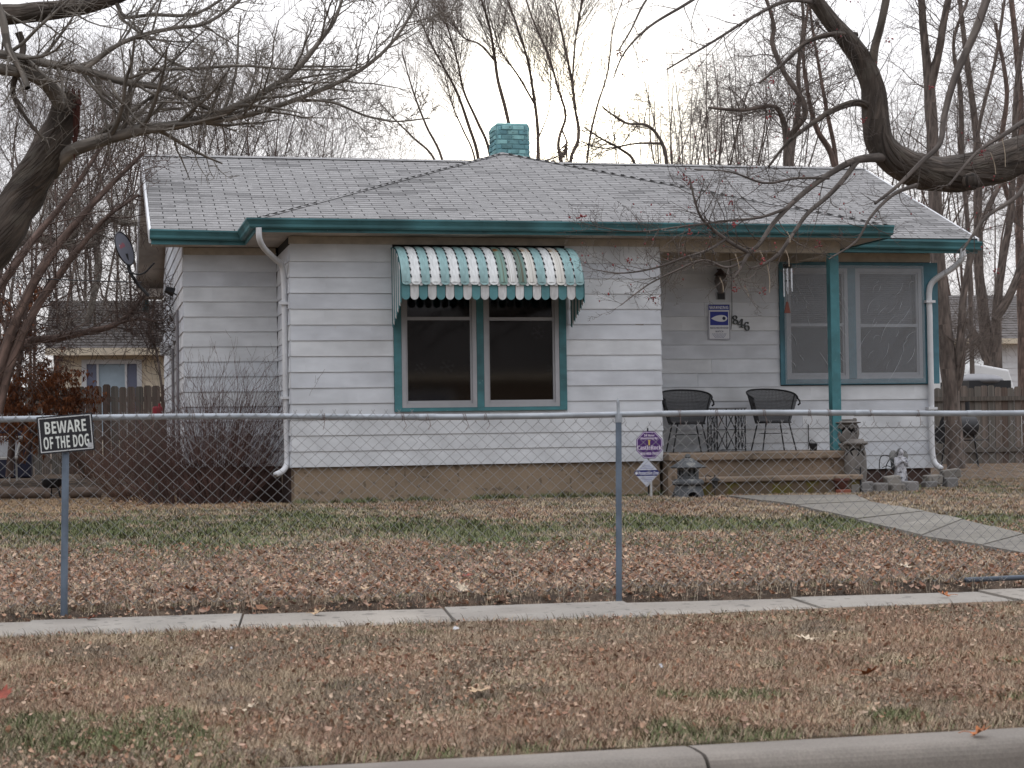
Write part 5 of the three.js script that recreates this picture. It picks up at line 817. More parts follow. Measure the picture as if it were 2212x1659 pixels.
{
  // white pickup camper and a boat cover seen over the right fence
  const z = -40, p = t => at(t[0], t[1], z), a = p([2028, 770]), b = p([2134, 826]);
  const v = thing('white_van', 'white boxy camper body standing behind the right board fence', 'camper', [0, 0, 0]);
  const A = p([2028, 778]), B = p([2122, 778]), C = p([2116, 826]), y0 = 0.75, sh = new THREE.Shape(); sh.moveTo(A.x - 1.6, y0); sh.lineTo(A.x - 1.6, A.y - 0.05); sh.lineTo(A.x - 1.5, A.y); sh.lineTo(B.x - 0.06, B.y); sh.lineTo(B.x, B.y - 0.05); sh.lineTo(C.x, y0); const g = new THREE.ExtrudeGeometry(sh, { depth: 1.9, bevelEnabled: true, bevelSize: 0.03, bevelThickness: 0.03, bevelSegments: 2 }); g.translate(0, 0, z - 1.9); mesh('body', g, std({ color: rgb(0.78, 0.78, 0.76), roughness: 0.35 }), v);
  const rk = new MB(); for (const x of [A.x + 0.3, B.x - 0.5]) rk.rod([x, A.y + 0.03, z - 0.3], [x, A.y + 0.12, z - 0.3], 0.015); rk.rod([A.x, A.y + 0.12, z - 0.3], [B.x - 0.3, B.y + 0.1, z - 0.3], 0.015); rk.build('roof_rack', M.dark, v);
  for (const x of [A.x - 0.9, C.x - 0.5]) { const w = new MB(); w.add(new THREE.CylinderGeometry(0.36, 0.36, 0.22, 24), M4(x, 0.46, z - 0.1, Math.PI / 2)); w.build('wheel', M.dark, v); }
  const D = at(2087, 818, -37.5), E = at(2135, 826, -37.5), t = thing('covered_trailer', 'low grey tarpaulin cover over a trailer just above the right fence', 'trailer', [(D.x + E.x) / 2, 0, -37.6]); const cg = new THREE.SphereGeometry(1, 24, 12), P = cg.attributes.position; for (let k = 0; k < P.count; k++) P.setXYZ(k, P.getX(k) * 0.55, P.getY(k) * 0.16 + 0.02 * wn(P.getX(k) * 4, P.getZ(k) * 4, 7), P.getZ(k) * 0.8); cg.translate(0, D.y - 0.06, 0); cg.computeVertexNormals(); mesh('cover', cg, paint(0x8b8b8e, 561), t); const tb = new MB(); tb.box(-0.5, 0.45, -0.7, 0.5, D.y - 0.06, 0.7); tb.build('box', M.dark, t); for (const s of [-1, 1]) { const w = new MB(); w.add(new THREE.CylinderGeometry(0.28, 0.28, 0.18, 20), M4(s * 0.62, 0.42, 0, 0, 0, Math.PI / 2)); w.build('wheel', M.dark, t); }
  const q = at(2163, 806, -39), wc = thing('white_car', 'rounded white car front showing above the right fence between trunks', 'car', [q.x + 0.3, 0.15, -39.5]); const s2 = new THREE.Shape(); s2.moveTo(-1.0, 0.35); s2.lineTo(-1.05, 0.95); s2.quadraticCurveTo(-1, q.y - 0.1, -0.72, q.y + 0.05); s2.lineTo(0.1, q.y - 0.1); s2.lineTo(0.45, 0.9); s2.lineTo(0.45, 0.35); const g2 = new THREE.ExtrudeGeometry(s2, { depth: 3.6, bevelEnabled: true, bevelSize: 0.05, bevelThickness: 0.05, bevelSegments: 3 }); g2.translate(0, 0, -3.6); mesh('body', g2, std({ color: rgb(0.75, 0.75, 0.74), roughness: 0.3 }), wc); for (const x of [-0.9, 0.35]) { const w = new MB(); w.add(new THREE.CylinderGeometry(0.32, 0.32, 0.2, 20), M4(x, 0.32, -0.7, 0, 0, Math.PI / 2)); w.build('wheel', M.dark, wc); }
}
{
  // barrel barbecue by the right fence
  const z = -32.6, p = at(2078, 955, z), g = thing('barrel_barbecue', 'black barrel barbecue on splayed legs in front of the right board fence', 'barbecue', [p.x, gh(p.x, z), z], 0.5);
  const b = new MB(); b.add(new THREE.CylinderGeometry(0.24, 0.24, 0.62, 26), M4(-0.08, 0.78, 0, 0, 0, Math.PI / 2)); b.build('barrel', M.iron, g);
  const fb = new MB(); fb.add(new THREE.CylinderGeometry(0.17, 0.17, 0.3, 20), M4(-0.52, 0.62, 0, 0, 0, Math.PI / 2)); fb.build('fire_box', M.iron, g);
  const ch = new MB(); ch.rod([0.2, 0.95, 0], [0.2, 1.25, 0], 0.045, 10); ch.build('chimney_pipe', M.dark, g);
  for (const [x, q] of [[-0.3, 0.16], [-0.3, -0.16], [0.16, 0.16], [0.16, -0.16]]) { const m = new MB(); m.rod([x, 0.62, q], [x * 1.25, 0, q * 1.4], 0.016, 7); m.build('leg', M.iron, g); }
  const sh = new MB(); sh.box(-0.36, 0.5, 0.24, 0.22, 0.52, 0.46); sh.build('shelf', M.dark, g);
}
{
  // things in the left back yard
  const z = -29.6, p = at(6, 1013, z), c = thing('garden_chair', 'white metal garden chair with a mesh back at the left edge', 'chair', [p.x, gh(p.x, z), z], -0.25);
  const wm = paint(0xd0cfca, 571, { rough: 0.5 }), y = t => at(14, t, z).y - c.position.y, top = y(944), seat = y(988), W2 = 0.24;
  const fr = new MB(); for (const s of [-1, 1]) fr.tube(spline([vec(s * (W2 - 0.03), seat, 0), vec(s * W2, (seat + top) / 2, -0.05), vec(s * (W2 + 0.04), top, -0.1)], 10), 0.016, 7); fr.rod([-W2 - 0.04, top, -0.1], [W2 + 0.04, top, -0.1], 0.016); fr.rod([-W2, seat, 0], [W2, seat, 0], 0.016); fr.build('frame', wm, c);
  const bk = new MB(); bk.hex([[-W2 + 0.03, seat + 0.02, -0.005], [W2 - 0.03, seat + 0.02, -0.005], [W2 - 0.03, seat + 0.02, -0.015], [-W2 + 0.03, seat + 0.02, -0.015], [-W2, top - 0.07, -0.09], [W2, top - 0.07, -0.09], [W2, top - 0.07, -0.1], [-W2, top - 0.07, -0.1]]); bk.build('backrest', std({ color: rgb(0.42, 0.43, 0.45), roughness: 0.8 }), c);
  const sc = new MB(); for (let k = 0; k < 7; k++) { const x = -W2 + 0.06 + k * 0.08, t = []; for (let q = 0; q <= 10; q++) { const a = q / 10 * 6.28; t.push(vec(x + 0.03 * Math.cos(a), top - 0.035 + 0.025 * Math.sin(a), -0.1)); } sc.tube(t, 0.006, 5); } sc.build('scroll_trim', wm, c);
  const st = new MB(); st.box(-W2, seat - 0.03, -0.02, W2, seat, 0.42); st.build('seat', wm, c);
  for (const [x, q] of [[-W2 + 0.03, 0.38], [W2 - 0.03, 0.38], [-W2 + 0.03, 0], [W2 - 0.03, 0]]) { const m = new MB(); m.rod([x, seat, q], [x * 1.05, 0, q], 0.014, 7); m.build('leg', wm, c); }
  const z2 = -31.5, p2 = at(28, 945, z2), t = thing('storage_bin', 'dark navy storage bin behind the white garden chair', 'bin', [p2.x - 0.2, gh(p2.x, z2), z2]), h2 = at(28, 906, z2).y - t.position.y; const bm = new MB(); bm.add(new RoundedBoxGeometry(1.0, h2 - 0.08, 0.6, 3, 0.04), M4(0, (h2 - 0.08) / 2, 0)); bm.build('body', std({ color: rgb(0.012, 0.014, 0.035), roughness: 0.5 }), t); const lm = new MB(); lm.add(new RoundedBoxGeometry(1.06, 0.08, 0.66, 3, 0.03), M4(0, h2 - 0.04, 0)); lm.build('lid', std({ color: rgb(0.018, 0.02, 0.05), roughness: 0.45 }), t);
  const z3 = -27.6, p3 = at(112, 1036, z3), pl = thing('planter_pot', 'low dark iron pot on three legs left of the sign post', 'pot', [p3.x, gh(p3.x, z3), z3]); const k3 = 1; const pm = new MB(); pm.add(new THREE.LatheGeometry([[0, 0.14], [0.1, 0.14], [0.14, 0.18], [0.145, 0.25], [0.16, 0.26], [0.15, 0.275], [0.125, 0.25], [0.1, 0.17], [0, 0.16]].map(([a, b]) => new THREE.Vector2(a, b)), 22)); pm.build('bowl', M.iron, pl); for (let k = 0; k < 3; k++) { const a = k * 2.1 + 0.4, m = new MB(); m.rod([0.09 * Math.cos(a), 0.17, 0.09 * Math.sin(a)], [0.13 * Math.cos(a), 0, 0.13 * Math.sin(a)], 0.014, 6); m.build('leg', M.iron, pl); }
  const logMat = paint(0x6f6055, 581, { rough: 1, dirt: 0.6 }); const lr = mulberry(71);
  [[10, 1046, 'short weathered log edging the bed beside the white chair'], [75, 1047, 'weathered log edging the bed left of the iron pot'], [185, 1050, 'weathered log edging the bed right of the sign post'], [265, 1056, 'split weathered log nearest the bare shrub']].forEach(([x, yy, label]) => { const zz = -27.3, q = at(x, yy, zz), o = thing('edging_log', label, 'log', [q.x, gh(q.x, zz) + 0.07, zz], (lr() - 0.5) * 0.2, 'logs edging the left bed'); const m = new MB(); m.tube(spline([vec(-0.22, 0, 0), vec(0, 0.015, 0.01), vec(0.22, -0.005, 0)], 8), 0.075, 12, true, (a) => 1 + 0.1 * Math.sin(a * 44)); m.build('log', logMat, o); });
  const wr = thing('utility_cable', 'thin dark service cable stretched towards the left gable', 'cable'); const wm2 = new MB(), e0 = at(180, 606, -26), e1 = at(306, 610, -25.2); wm2.tube(spline([at(-60, 596, -30), e0, e1], 20), 0.008, 5); wm2.build('wire', M.iron, wr);
}
// across the street, behind the camera: what shades the low sky and shows in the window panes
{
  const a = farHouse('brick-brown bungalow across the street, mirrored in the front window', -16.5, -4, -15.5, 2.9, 5.6, 9, paint(0x7c6a5c, 591), null, [[-12, -9.6, 1.1, 2.4, [[0.5, paleWin], [0.5, paleWin]]]], darkRoofs[0]); a.rotation.y = Math.PI;
  const b = farHouse('grey bungalow across the street, left of the brown one', 0.5, 13, -16, 2.9, 5.4, 9, paint(0x87867f, 593), null, [[4, 6.6, 1.1, 2.4, [[0.5, paleWin], [0.5, paleWin]]]], darkRoofs[1]); b.rotation.y = Math.PI;
  const ever = std({ color: rgb(0.035, 0.05, 0.03), roughness: 1 });
  [[-2, 20, 11, 'tall dark evergreen across the street between the two bungalows'], [19, 17, 12, 'tall dark evergreen across the street at the far right'], [9, 30, 13, 'tallest dark evergreen behind the brown bungalow across the street'], [-16, 18, 11, 'tall dark evergreen across the street at the far left']].forEach(([x, z, h, label], k) => { const t = thing('evergreen_tree', label, 'tree', [x, -0.1, z]); const m = new MB(); m.rod([0, 0, 0], [0, h * 0.4, 0], 0.22, 8); m.build('trunk', M.dark, t); const g = new THREE.ConeGeometry(h * 0.3, h * 0.92, 40, 30), P = g.attributes.position; for (let i = 0; i < P.count; i++) { const px = P.getX(i), py = P.getY(i), pz = P.getZ(i), q = 1 + 0.5 * (wn(px * 2 + k * 9, py * 3 + pz * 2, 595) - 0.5) + 0.12 * Math.sin(py * 5); P.setXYZ(i, px * q, py, pz * q); } g.computeVertexNormals(); g.translate(0, h * 0.54, 0); mesh('crown', g, ever, t); });
}
{
  const z = -26.5, p = at(348, 897, z), c = thing('red_can', 'small red can standing by the rear of the left gable wall', 'can', [p.x - 0.05, gh(p.x, z), z]), h = at(348, 876, z).y - gh(p.x, z); const b = new MB(); b.box(-0.18, 0, -0.15, 0.12, h - 0.2, 0.15); b.build('crate', picketMats[1], c); const m = new MB(); m.add(new RoundedBoxGeometry(0.14, 0.18, 0.14, 3, 0.03), M4(0, h - 0.1, 0)); m.rod([0.03, h - 0.02, 0], [0.03, h + 0.03, 0], 0.02, 10); m.build('body', paint(0x8e2430, 597, { rough: 0.4 }), c);
}
// ---------------------------------------------------------------- trees and shrubs
const barkTex = (seed, base, pale) => tex(256, [0.55, 0.8], (u, v) => { const n = fbm(u, v * 0.35, 12, 4, seed), r = Math.abs(fbm(u, v * 0.25, 9, 3, seed + 5) - 0.5) * 2, p = fbm(u, v, 4, 4, seed + 8); let q = mul3(base, 0.55 + 0.6 * n + 0.5 * r); return mix3(q, pale, step01(0.56, 0.72, p) * 0.5); });
const bumpBark = tex(256, [0.5, 0.9], (u, v) => { const r = Math.abs(fbm(u, v * 0.3, 10, 4, 611) - 0.5) * 2; return [r, r, r]; }, false);
M.barkBig = std({ map: barkTex(601, [0.29, 0.26, 0.235], [0.4, 0.38, 0.345]), roughness: 1, bumpMap: bumpBark, bumpScale: 0.03 });
M.barkTwig = std({ map: barkTex(603, [0.36, 0.33, 0.31], [0.45, 0.42, 0.39]), roughness: 1 });
M.barkGrey = std({ map: barkTex(605, [0.45, 0.425, 0.395], [0.56, 0.535, 0.5]), roughness: 0.95, bumpMap: bumpBark, bumpScale: 0.006 });
M.barkFar = std({ map: barkTex(609, [0.39, 0.35, 0.325], [0.47, 0.43, 0.4]), roughness: 1 });  // bark lightened in its colour, standing in for distance haze
M.barkRed = std({ map: barkTex(613, [0.41, 0.345, 0.315], [0.48, 0.41, 0.375]), roughness: 1 });
M.barkVase = std({ map: barkTex(617, [0.42, 0.37, 0.34], [0.5, 0.45, 0.41]), roughness: 1 });
const topAt = z => 0.97 + 0.245 * -z + 1.2;                   // nothing above this shows at that depth
function randDir(r) { const u = r() * 2 - 1, a = r() * 6.2832, s = Math.sqrt(1 - u * u); return vec(s * Math.cos(a), u, s * Math.sin(a)); }
const sidesFor = r => r > 0.07 ? 10 : r > 0.03 ? 7 : r > 0.014 ? 5 : r > 0.009 ? 4 : 3;
function grow(mb, r, p, d, len, rad, lvl, o) {
  const ns = lvl >= 2 ? 5 : lvl === 1 ? 4 : 3, pts = [p.clone()], dir = d.clone(), q = p.clone(), sl = len / ns;
  for (let k = 0; k < ns; k++) { dir.addScaledVector(randDir(r), o.wob).addScaledVector(vec(0, 1, 0), o.up).normalize(); q.addScaledVector(dir, sl); pts.push(q.clone()); }
  const end = Math.max(o.min * 0.7, rad * 0.35); mb.tube(pts, t => lerp(rad, end, t), sidesFor(rad), false);
  if (o.tip && lvl === 0) o.tip(pts, r);
  if (lvl <= 0) return;
  const n = o.kids[lvl - 1] * (0.75 + 0.5 * r());
  for (let k = 0; k < n; k++) {
    const t = lerp(o.t0 ?? 0.25, 1, (k + r()) / n) * ns, i = Math.min(ns - 1, Math.floor(t)), c = pts[i].clone().lerp(pts[i + 1], t - i); if (c.y > topAt(c.z)) continue;
    const tan = pts[i + 1].clone().sub(pts[i]).normalize(), side = randDir(r); side.addScaledVector(tan, -side.dot(tan)).normalize();
    const cd = tan.multiplyScalar(o.fwd).addScaledVector(side, 1).normalize();
    grow(mb, r, c, cd, len * lerp(o.ratio * 1.15, o.ratio * 0.55, t / ns) * (0.7 + 0.6 * r()), Math.max(o.min, lerp(rad, end, t / ns) * 0.55), lvl - 1, o);
  }
}
function alongStem(mb, r, pts, radf, n, t0, lenf, lvl, o) {
  for (let k = 0; k < n; k++) {
    const t = lerp(t0, 0.995, (k + r()) / n), f = t * (pts.length - 1), i = Math.min(pts.length - 2, Math.floor(f)), c = pts[i].clone().lerp(pts[i + 1], f - i); if (c.y > topAt(c.z)) continue;
    const tan = pts[i + 1].clone().sub(pts[i]).normalize(), side = randDir(r); side.addScaledVector(tan, -side.dot(tan)); side.y = side.y * 0.7 + (o.sideUp ?? 0); side.normalize();
    grow(mb, r, c, tan.multiplyScalar(o.fwd).add(side).normalize(), lenf(t) * (0.65 + 0.7 * r()), Math.max(o.min, Math.min(radf(t) * 0.5, o.maxR ?? 1)), lvl, o);
  }
}
const px2m = (px, z) => px * -z / FOC;
const fwdAxis = new THREE.Vector3(0, 0, -1).applyQuaternion(camera.quaternion), depthOf = p => p.clone().sub(EYE).dot(fwdAxis);
const ridged = s => (a, len) => 1 + 0.17 * (Math.abs(vnoise(a * 12, len * 3.6, 12, s) - 0.5) * 2 - 0.5) + 0.16 * (vnoise(a * 4, len * 2.6, 4, s + 3) - 0.5) + 0.1 * (vnoise(a * 8, len * 7, 8, s + 6) - 0.5);
// stems: arrays of [px, py, dz, radius px]; measured on the photograph, placed at their own distance
function stemMesh(name, parent, mat, st, z, sides, wob, n = 40) {
  const P = st.map(([x, y, dz]) => at(x, y, z + (dz || 0))), R = st.map((q, i) => px2m(q[3], -depthOf(P[i]))), pts = spline(P, n), m = new MB(); m.off = [st[0][0] * 0.01, st[0][1] * 0.013];
  const rad = t => { const f = t * (R.length - 1), i = Math.min(R.length - 2, Math.floor(f)); return lerp(R[i], R[i + 1], f - i); };
  m.tube(pts, rad, sides, true, wob); m.build(name, mat, parent, false); return { pts, rad };
}
// ---- old tree on the left whose limbs reach in over the yard
{
  const z = -17, t = thing('old_tree', 'old grey tree at the left with a torn brown limb and long bare branches', 'tree'), r = mulberry(701);
  const tr = stemMesh('trunk', t, M.barkBig, [[-330, 1230, 0, 75], [-300, 950, 0, 68], [-210, 720, 0, 58], [-90, 600, 0, 52]], z, 26, ridged(1), 50);
  const l1 = stemMesh('limb', t, M.barkBig, [[-110, 640, 0, 50], [0, 505, 0.1, 47], [50, 420, 0.1, 43], [95, 345, 0.2, 37], [125, 285, 0.2, 33], [140, 235, 0.2, 29], [147, 205, 0.2, 25]], z, 26, ridged(2), 60);
  const l2 = stemMesh('limb', t, M.barkGrey, [[140, 255, 0.2, 22], [126, 212, 0.3, 20], [100, 180, 0.4, 17], [60, 158, 0.5, 15], [10, 150, 0.6, 13], [-60, 140, 0.8, 11]], z, 16, ridged(3), 34);
  const l3 = stemMesh('limb', t, M.barkBig, [[-120, 40, 0, 26], [0, 32, 0.2, 23], [90, 24, 0.3, 22], [180, 12, 0.3, 19], [262, -10, 0.4, 15], [340, -60, 0.4, 11]], z, 20, ridged(4), 44);
  // torn stub
  const sp = new MB(), b = at(150, 212, z + 0.2); for (let k = 0; k < 22; k++) { const a = k / 22 * 6.283, rr = px2m(22, z), q = vec(b.x + Math.cos(a) * rr * 0.9, b.y - 0.06, b.z + Math.sin(a) * rr * 0.9); sp.tube([q, q.clone().add(vec(0.02 * (r() - 0.5), 0.05 + r() * 0.11, 0.02 * (r() - 0.5)))], u => lerp(0.022, 0.004, u), 4, false); } for (let k = 0; k < 12; k++) { const q = at(160 + r() * 10, 225 + r() * 75, z + 0.32 + r() * 0.06); sp.tube([q, q.clone().add(vec(0.02 * (r() - 0.5), -0.12 - 0.15 * r(), 0.01))], u => lerp(0.02, 0.006, u), 4, false); } sp.build('torn_wood', paint(0x4a2a22, 621, { rough: 1, dirt: 0.5 }), t);
  const tw = new MB(), o = { wob: 0.2, up: 0.05, kids: [5, 5, 5], ratio: 0.52, fwd: 0.9, min: 0.0032, maxR: 0.03, t0: 0.2 };
  const branch = (st, n, len, lvl, mat = M.barkGrey) => { const s = stemMesh('branch', t, mat, st, z, 10, null, 40); alongStem(tw, r, s.pts, s.rad, n, 0.15, q => len * (1 - 0.5 * q), lvl, o); return s; };
  branch([[112, 375, 0.1, 16], [150, 330, 0.3, 15], [205, 308, 0.5, 14], [300, 282, 0.7, 12], [400, 267, 0.9, 10], [470, 247, 1.0, 9], [568, 200, 1.1, 7], [640, 150, 1.2, 6], [690, 90, 1.2, 5], [722, 45, 1.2, 4], [745, -20, 1.2, 3]], 34, 1.0, 2);
  branch([[420, 264, 0.9, 6], [500, 256, 1.0, 6], [585, 234, 1.1, 5.5], [737, 175, 1.2, 4.5], [804, 133, 1.3, 4], [854, 83, 1.3, 3.4], [904, 0, 1.3, 2.6], [925, -50, 1.3, 2]], 26, 0.85, 2);
  branch([[-60, 112, 0.4, 11], [0, 117, 0.5, 10], [90, 135, 0.6, 9.5], [183, 152, 0.7, 9], [267, 177, 0.8, 8], [367, 193, 0.9, 6.5], [430, 225, 1.0, 5.5], [475, 246, 1.0, 5]], 24, 0.8, 2);
  branch([[185, 148, 0.7, 6], [250, 100, 0.8, 5], [310, 75, 0.9, 5], [380, 60, 0.9, 4.4], [440, 52, 1, 4], [500, 15, 1, 3.4], [540, -20, 1, 3]], 20, 0.7, 2);
  branch([[-30, -40, 0.5, 9], [5, 40, 0.6, 9], [20, 110, 0.6, 8], [45, 150, 0.6, 7], [60, 190, 0.7, 6]], 8, 0.5, 1);
  branch([[40, 70, 0.4, 8], [50, 100, 0.4, 7], [38, 150, 0.5, 7], [28, 200, 0.5, 6], [60, 260, 0.6, 4], [105, 310, 0.7, 3]], 8, 0.5, 1, M.barkBig);
  branch([[232, -30, 0.4, 5], [258, 20, 0.4, 5], [262, 35, 0.4, 4], [330, 32, 0.5, 4], [420, 30, 0.6, 3.5], [500, -15, 0.6, 3]], 12, 0.5, 2);
  branch([[258, 38, 0.4, 3.4], [300, 70, 0.6, 3], [350, 120, 0.8, 2.6], [430, 160, 0.9, 2.2]], 10, 0.4, 1);
  branch([[300, 150, 0.9, 4], [420, 148, 1, 3.6], [520, 142, 1.1, 3], [640, 150, 1.2, 2.4], [760, 150, 1.2, 1.8]], 16, 0.5, 2);
  branch([[640, 214, 1.1, 3], [720, 222, 1.1, 2.6], [790, 250, 1.1, 2.4], [850, 262, 1.1, 2], [930, 255, 1.2, 1.5]], 12, 0.4, 2);
  alongStem(tw, r, l1.pts, l1.rad, 16, 0.3, () => 0.7, 1, { ...o, maxR: 0.008, up: -0.06, wob: 0.35 });
  alongStem(tw, r, l3.pts, l3.rad, 10, 0.3, () => 0.8, 2, { ...o, maxR: 0.01 });
  tag(tw.build('crown', M.barkGrey, t), null, null, null, 'stuff');
}
// ---- maple at the right: a thick low limb from a trunk outside the picture, drooping twigs with red buds
{
  const z = -14.5, t = thing('maple_tree', 'bare maple with a thick low limb and red budded twigs hanging before the roof', 'tree'), r = mulberry(801);
  const tr = stemMesh('trunk', t, M.barkBig, [[2560, 1190, 0, 95], [2530, 900, 0, 80], [2490, 600, 0, 74], [2420, 380, 0, 64]], z, 26, ridged(11), 50);
  stemMesh('trunk', t, M.barkBig, [[2480, 560, 0, 62], [2520, 300, 0, 52], [2540, 0, 0, 44], [2560, -300, 0, 32]], z, 20, ridged(12), 34);
  const l1 = stemMesh('limb', t, M.barkBig, [[2460, 330, 0, 50], [2330, 320, 0, 47], [2212, 335, 0.1, 44], [2120, 365, 0.15, 41], [2040, 378, 0.2, 37], [1975, 366, 0.25, 35], [1925, 340, 0.3, 34], [1898, 300, 0.3, 32], [1890, 240, 0.3, 28], [1884, 185, 0.3, 26], [1866, 140, 0.3, 24], [1835, 95, 0.3, 21], [1795, 45, 0.3, 18], [1760, 0, 0.3, 16], [1725, -50, 0.3, 13]], z, 28, ridged(13), 110);
  stemMesh('limb', t, M.barkGrey, [[1885, 140, 0.3, 11], [1890, 100, 0.4, 10], [1902, 55, 0.5, 9.5], [1914, 0, 0.6, 8.5], [1925, -60, 0.7, 7]], z, 12, ridged(14), 24);
  const lump = new MB(), lp = at(2098, 392, z + 0.42); lump.add(new THREE.SphereGeometry(0.075, 16, 12), M4(lp.x, lp.y, lp.z)); lump.build('burr', M.barkBig, t);
  const tw = new MB(), buds = new MB(), ico = new THREE.IcosahedronGeometry(1, 0), tipF = (pts, q) => { const k = q() < 0.06 ? 1 : q() < 0.012 ? 2 : 0; for (let j = 0; j < k; j++) { const p = pts[Math.min(pts.length - 1, 1 + (q() * pts.length | 0))], s = 0.0035 + q() * 0.0045; buds.add(ico, M4(p.x + (q() - 0.5) * 0.02, p.y + (q() - 0.5) * 0.02, p.z + (q() - 0.5) * 0.02, 0, q() * 3, 0, s, s * 1.4, s)); if (q() < 0.05) for (let e = 0; e < 6; e++) buds.add(ico, M4(p.x + (q() - 0.5) * 0.05, p.y + (q() - 0.5) * 0.05, p.z + (q() - 0.5) * 0.04, 0, q() * 3, 0, 0.008)); } };
  const o = { wob: 0.24, up: 0.1, kids: [3.2, 3, 3], ratio: 0.55, fwd: 0.8, min: 0.0014, maxR: 0.005, t0: 0.2, tip: tipF };
  const branch = (st, n, len, lvl, extra = {}, mat = M.barkTwig) => { const s = stemMesh('branch', t, mat, st, z, 9, null, 36); alongStem(tw, r, s.pts, s.rad, n * 0.8, 0.12, q => len * (1 - 0.45 * q), lvl, { ...o, ...extra }); return s; };
  branch([[1905, 340, 0.35, 11], [1846, 347, 0.5, 8], [1782, 382, 0.65, 6.4], [1721, 430, 0.8, 5.7], [1671, 482, 0.9, 5.2], [1638, 530, 1.0, 4.5], [1616, 550, 1.0, 4.6], [1600, 580, 1.05, 3], [1584, 602, 1.1, 2]], 20, 0.55, 2);
  branch([[1850, 350, 0.5, 6], [1820, 390, 0.6, 5.6], [1788, 424, 0.7, 5.2], [1743, 463, 0.8, 4.7], [1713, 505, 0.9, 4], [1676, 555, 1, 4.2], [1640, 575, 1, 3], [1618, 580, 1, 2]], 16, 0.5, 2);
  branch([[1618, 546, 1.0, 4.5], [1585, 528, 1.0, 4.2], [1545, 500, 1.0, 3.8], [1515, 470, 1.05, 3], [1500, 430, 1.1, 2.4], [1490, 385, 1.1, 1.8]], 22, 0.42, 2);
  branch([[1570, 515, 1.0, 3.2], [1530, 540, 1.05, 3], [1480, 556, 1.1, 2.6], [1410, 580, 1.1, 2.2], [1340, 590, 1.15, 1.6], [1280, 582, 1.2, 1]], 24, 0.36, 2);
  branch([[1612, 562, 1.0, 3], [1570, 578, 1.05, 2.6], [1520, 562, 1.1, 2.4], [1460, 585, 1.1, 2.1], [1400, 615, 1.15, 1.6], [1340, 660, 1.2, 1.1]], 24, 0.36, 2);
  branch([[1700, 450, 0.85, 3.6], [1640, 470, 0.95, 3], [1560, 478, 1.0, 2.6], [1470, 490, 1.1, 2.2], [1380, 500, 1.15, 1.7], [1300, 492, 1.2, 1.2], [1255, 480, 1.2, 0.8]], 30, 0.42, 2);
  branch([[1790, 385, 0.65, 3.4], [1720, 385, 0.8, 3], [1650, 395, 0.95, 2.6], [1580, 372, 1.0, 2], [1500, 366, 1.1, 1.4]], 18, 0.35, 2);
  branch([[1980, 400, 0.5, 5], [1930, 420, 0.7, 4], [1880, 470, 0.9, 3], [1850, 520, 1.0, 2.4], [1790, 560, 1.1, 1.6]], 14, 0.35, 2);
  branch([[2150, -60, 0.4, 10], [2110, 60, 0.5, 9], [2062, 170, 0.55, 8], [2040, 250, 0.6, 7], [2030, 310, 0.7, 6], [1990, 350, 0.8, 5], [1940, 400, 0.9, 4], [1890, 440, 1, 3]], 10, 0.35, 1);
  branch([[1893, 235, 0.3, 9], [1850, 222, 0.4, 8], [1800, 238, 0.5, 6.5], [1750, 270, 0.6, 5], [1700, 310, 0.7, 3.4], [1660, 360, 0.8, 2.4]], 22, 0.5, 2, {}, M.barkBig);
  branch([[1850, 75, 0.3, 6], [1800, 74, 0.4, 6], [1745, 90, 0.5, 5], [1700, 130, 0.6, 3.6], [1640, 180, 0.7, 2.6]], 18, 0.5, 2, {}, M.barkBig);
  branch([[1760, 5, 0.3, 5], [1700, 2, 0.5, 4.5], [1620, 40, 0.7, 3.6], [1540, 90, 0.8, 2.8], [1440, 150, 0.9, 1.8]], 20, 0.55, 2, { up: -0.02 });
  branch([[1560, -40, 0.6, 4], [1480, 10, 0.8, 3.4], [1400, 60, 0.9, 2.8], [1345, 120, 1, 2], [1325, 170, 1, 1.2]], 14, 0.45, 2, { up: -0.08 });
  branch([[1470, -60, 0.8, 3], [1400, -5, 0.9, 2.6], [1360, 70, 1, 2], [1335, 110, 1, 1.4]], 10, 0.4, 1, { up: -0.1 });
  branch([[2330, 240, 0.3, 8], [2240, 250, 0.5, 7], [2170, 290, 0.7, 5], [2110, 330, 0.8, 3.6], [2050, 400, 0.9, 2.4]], 16, 0.45, 2, { up: 0.02 });
  branch([[2240, 350, 0.5, 6], [2200, 420, 0.6, 5], [2130, 470, 0.7, 3.5], [2080, 540, 0.8, 2.4]], 14, 0.4, 2, { up: 0.0 });
  alongStem(tw, r, l1.pts, l1.rad, 34, 0.2, () => 0.5, 2, { ...o, wob: 0.3 });
  // pale hanging stalks
  const pale = paint(0xb8a790, 631); for (const [x, y, L] of [[1588, 548, 44], [1657, 570, 62], [1555, 600, 30], [1697, 540, 36], [1700, 500, 24], [1490, 555, 26], [1640, 540, 30], [1608, 620, 22], [2140, 330, 46], [2165, 300, 60]]) { const a = at(x, y, z + 1.05), b = at(x + 4 + r() * 8, y + L, z + 1.06), m = new MB(); m.tube(spline([a, a.clone().lerp(b, 0.5).add(vec(0.01, 0, 0)), b], 8), 0.0028, 5); m.build('hanging_stalk', pale, t); }
  tag(tw.build('crown', M.barkTwig, t), null, null, null, 'stuff');
  tag(buds.build('buds', paint(0x8a3a3c, 641, { rough: 0.7, dirt: 0.4 }), t), null, null, null, 'stuff');
}
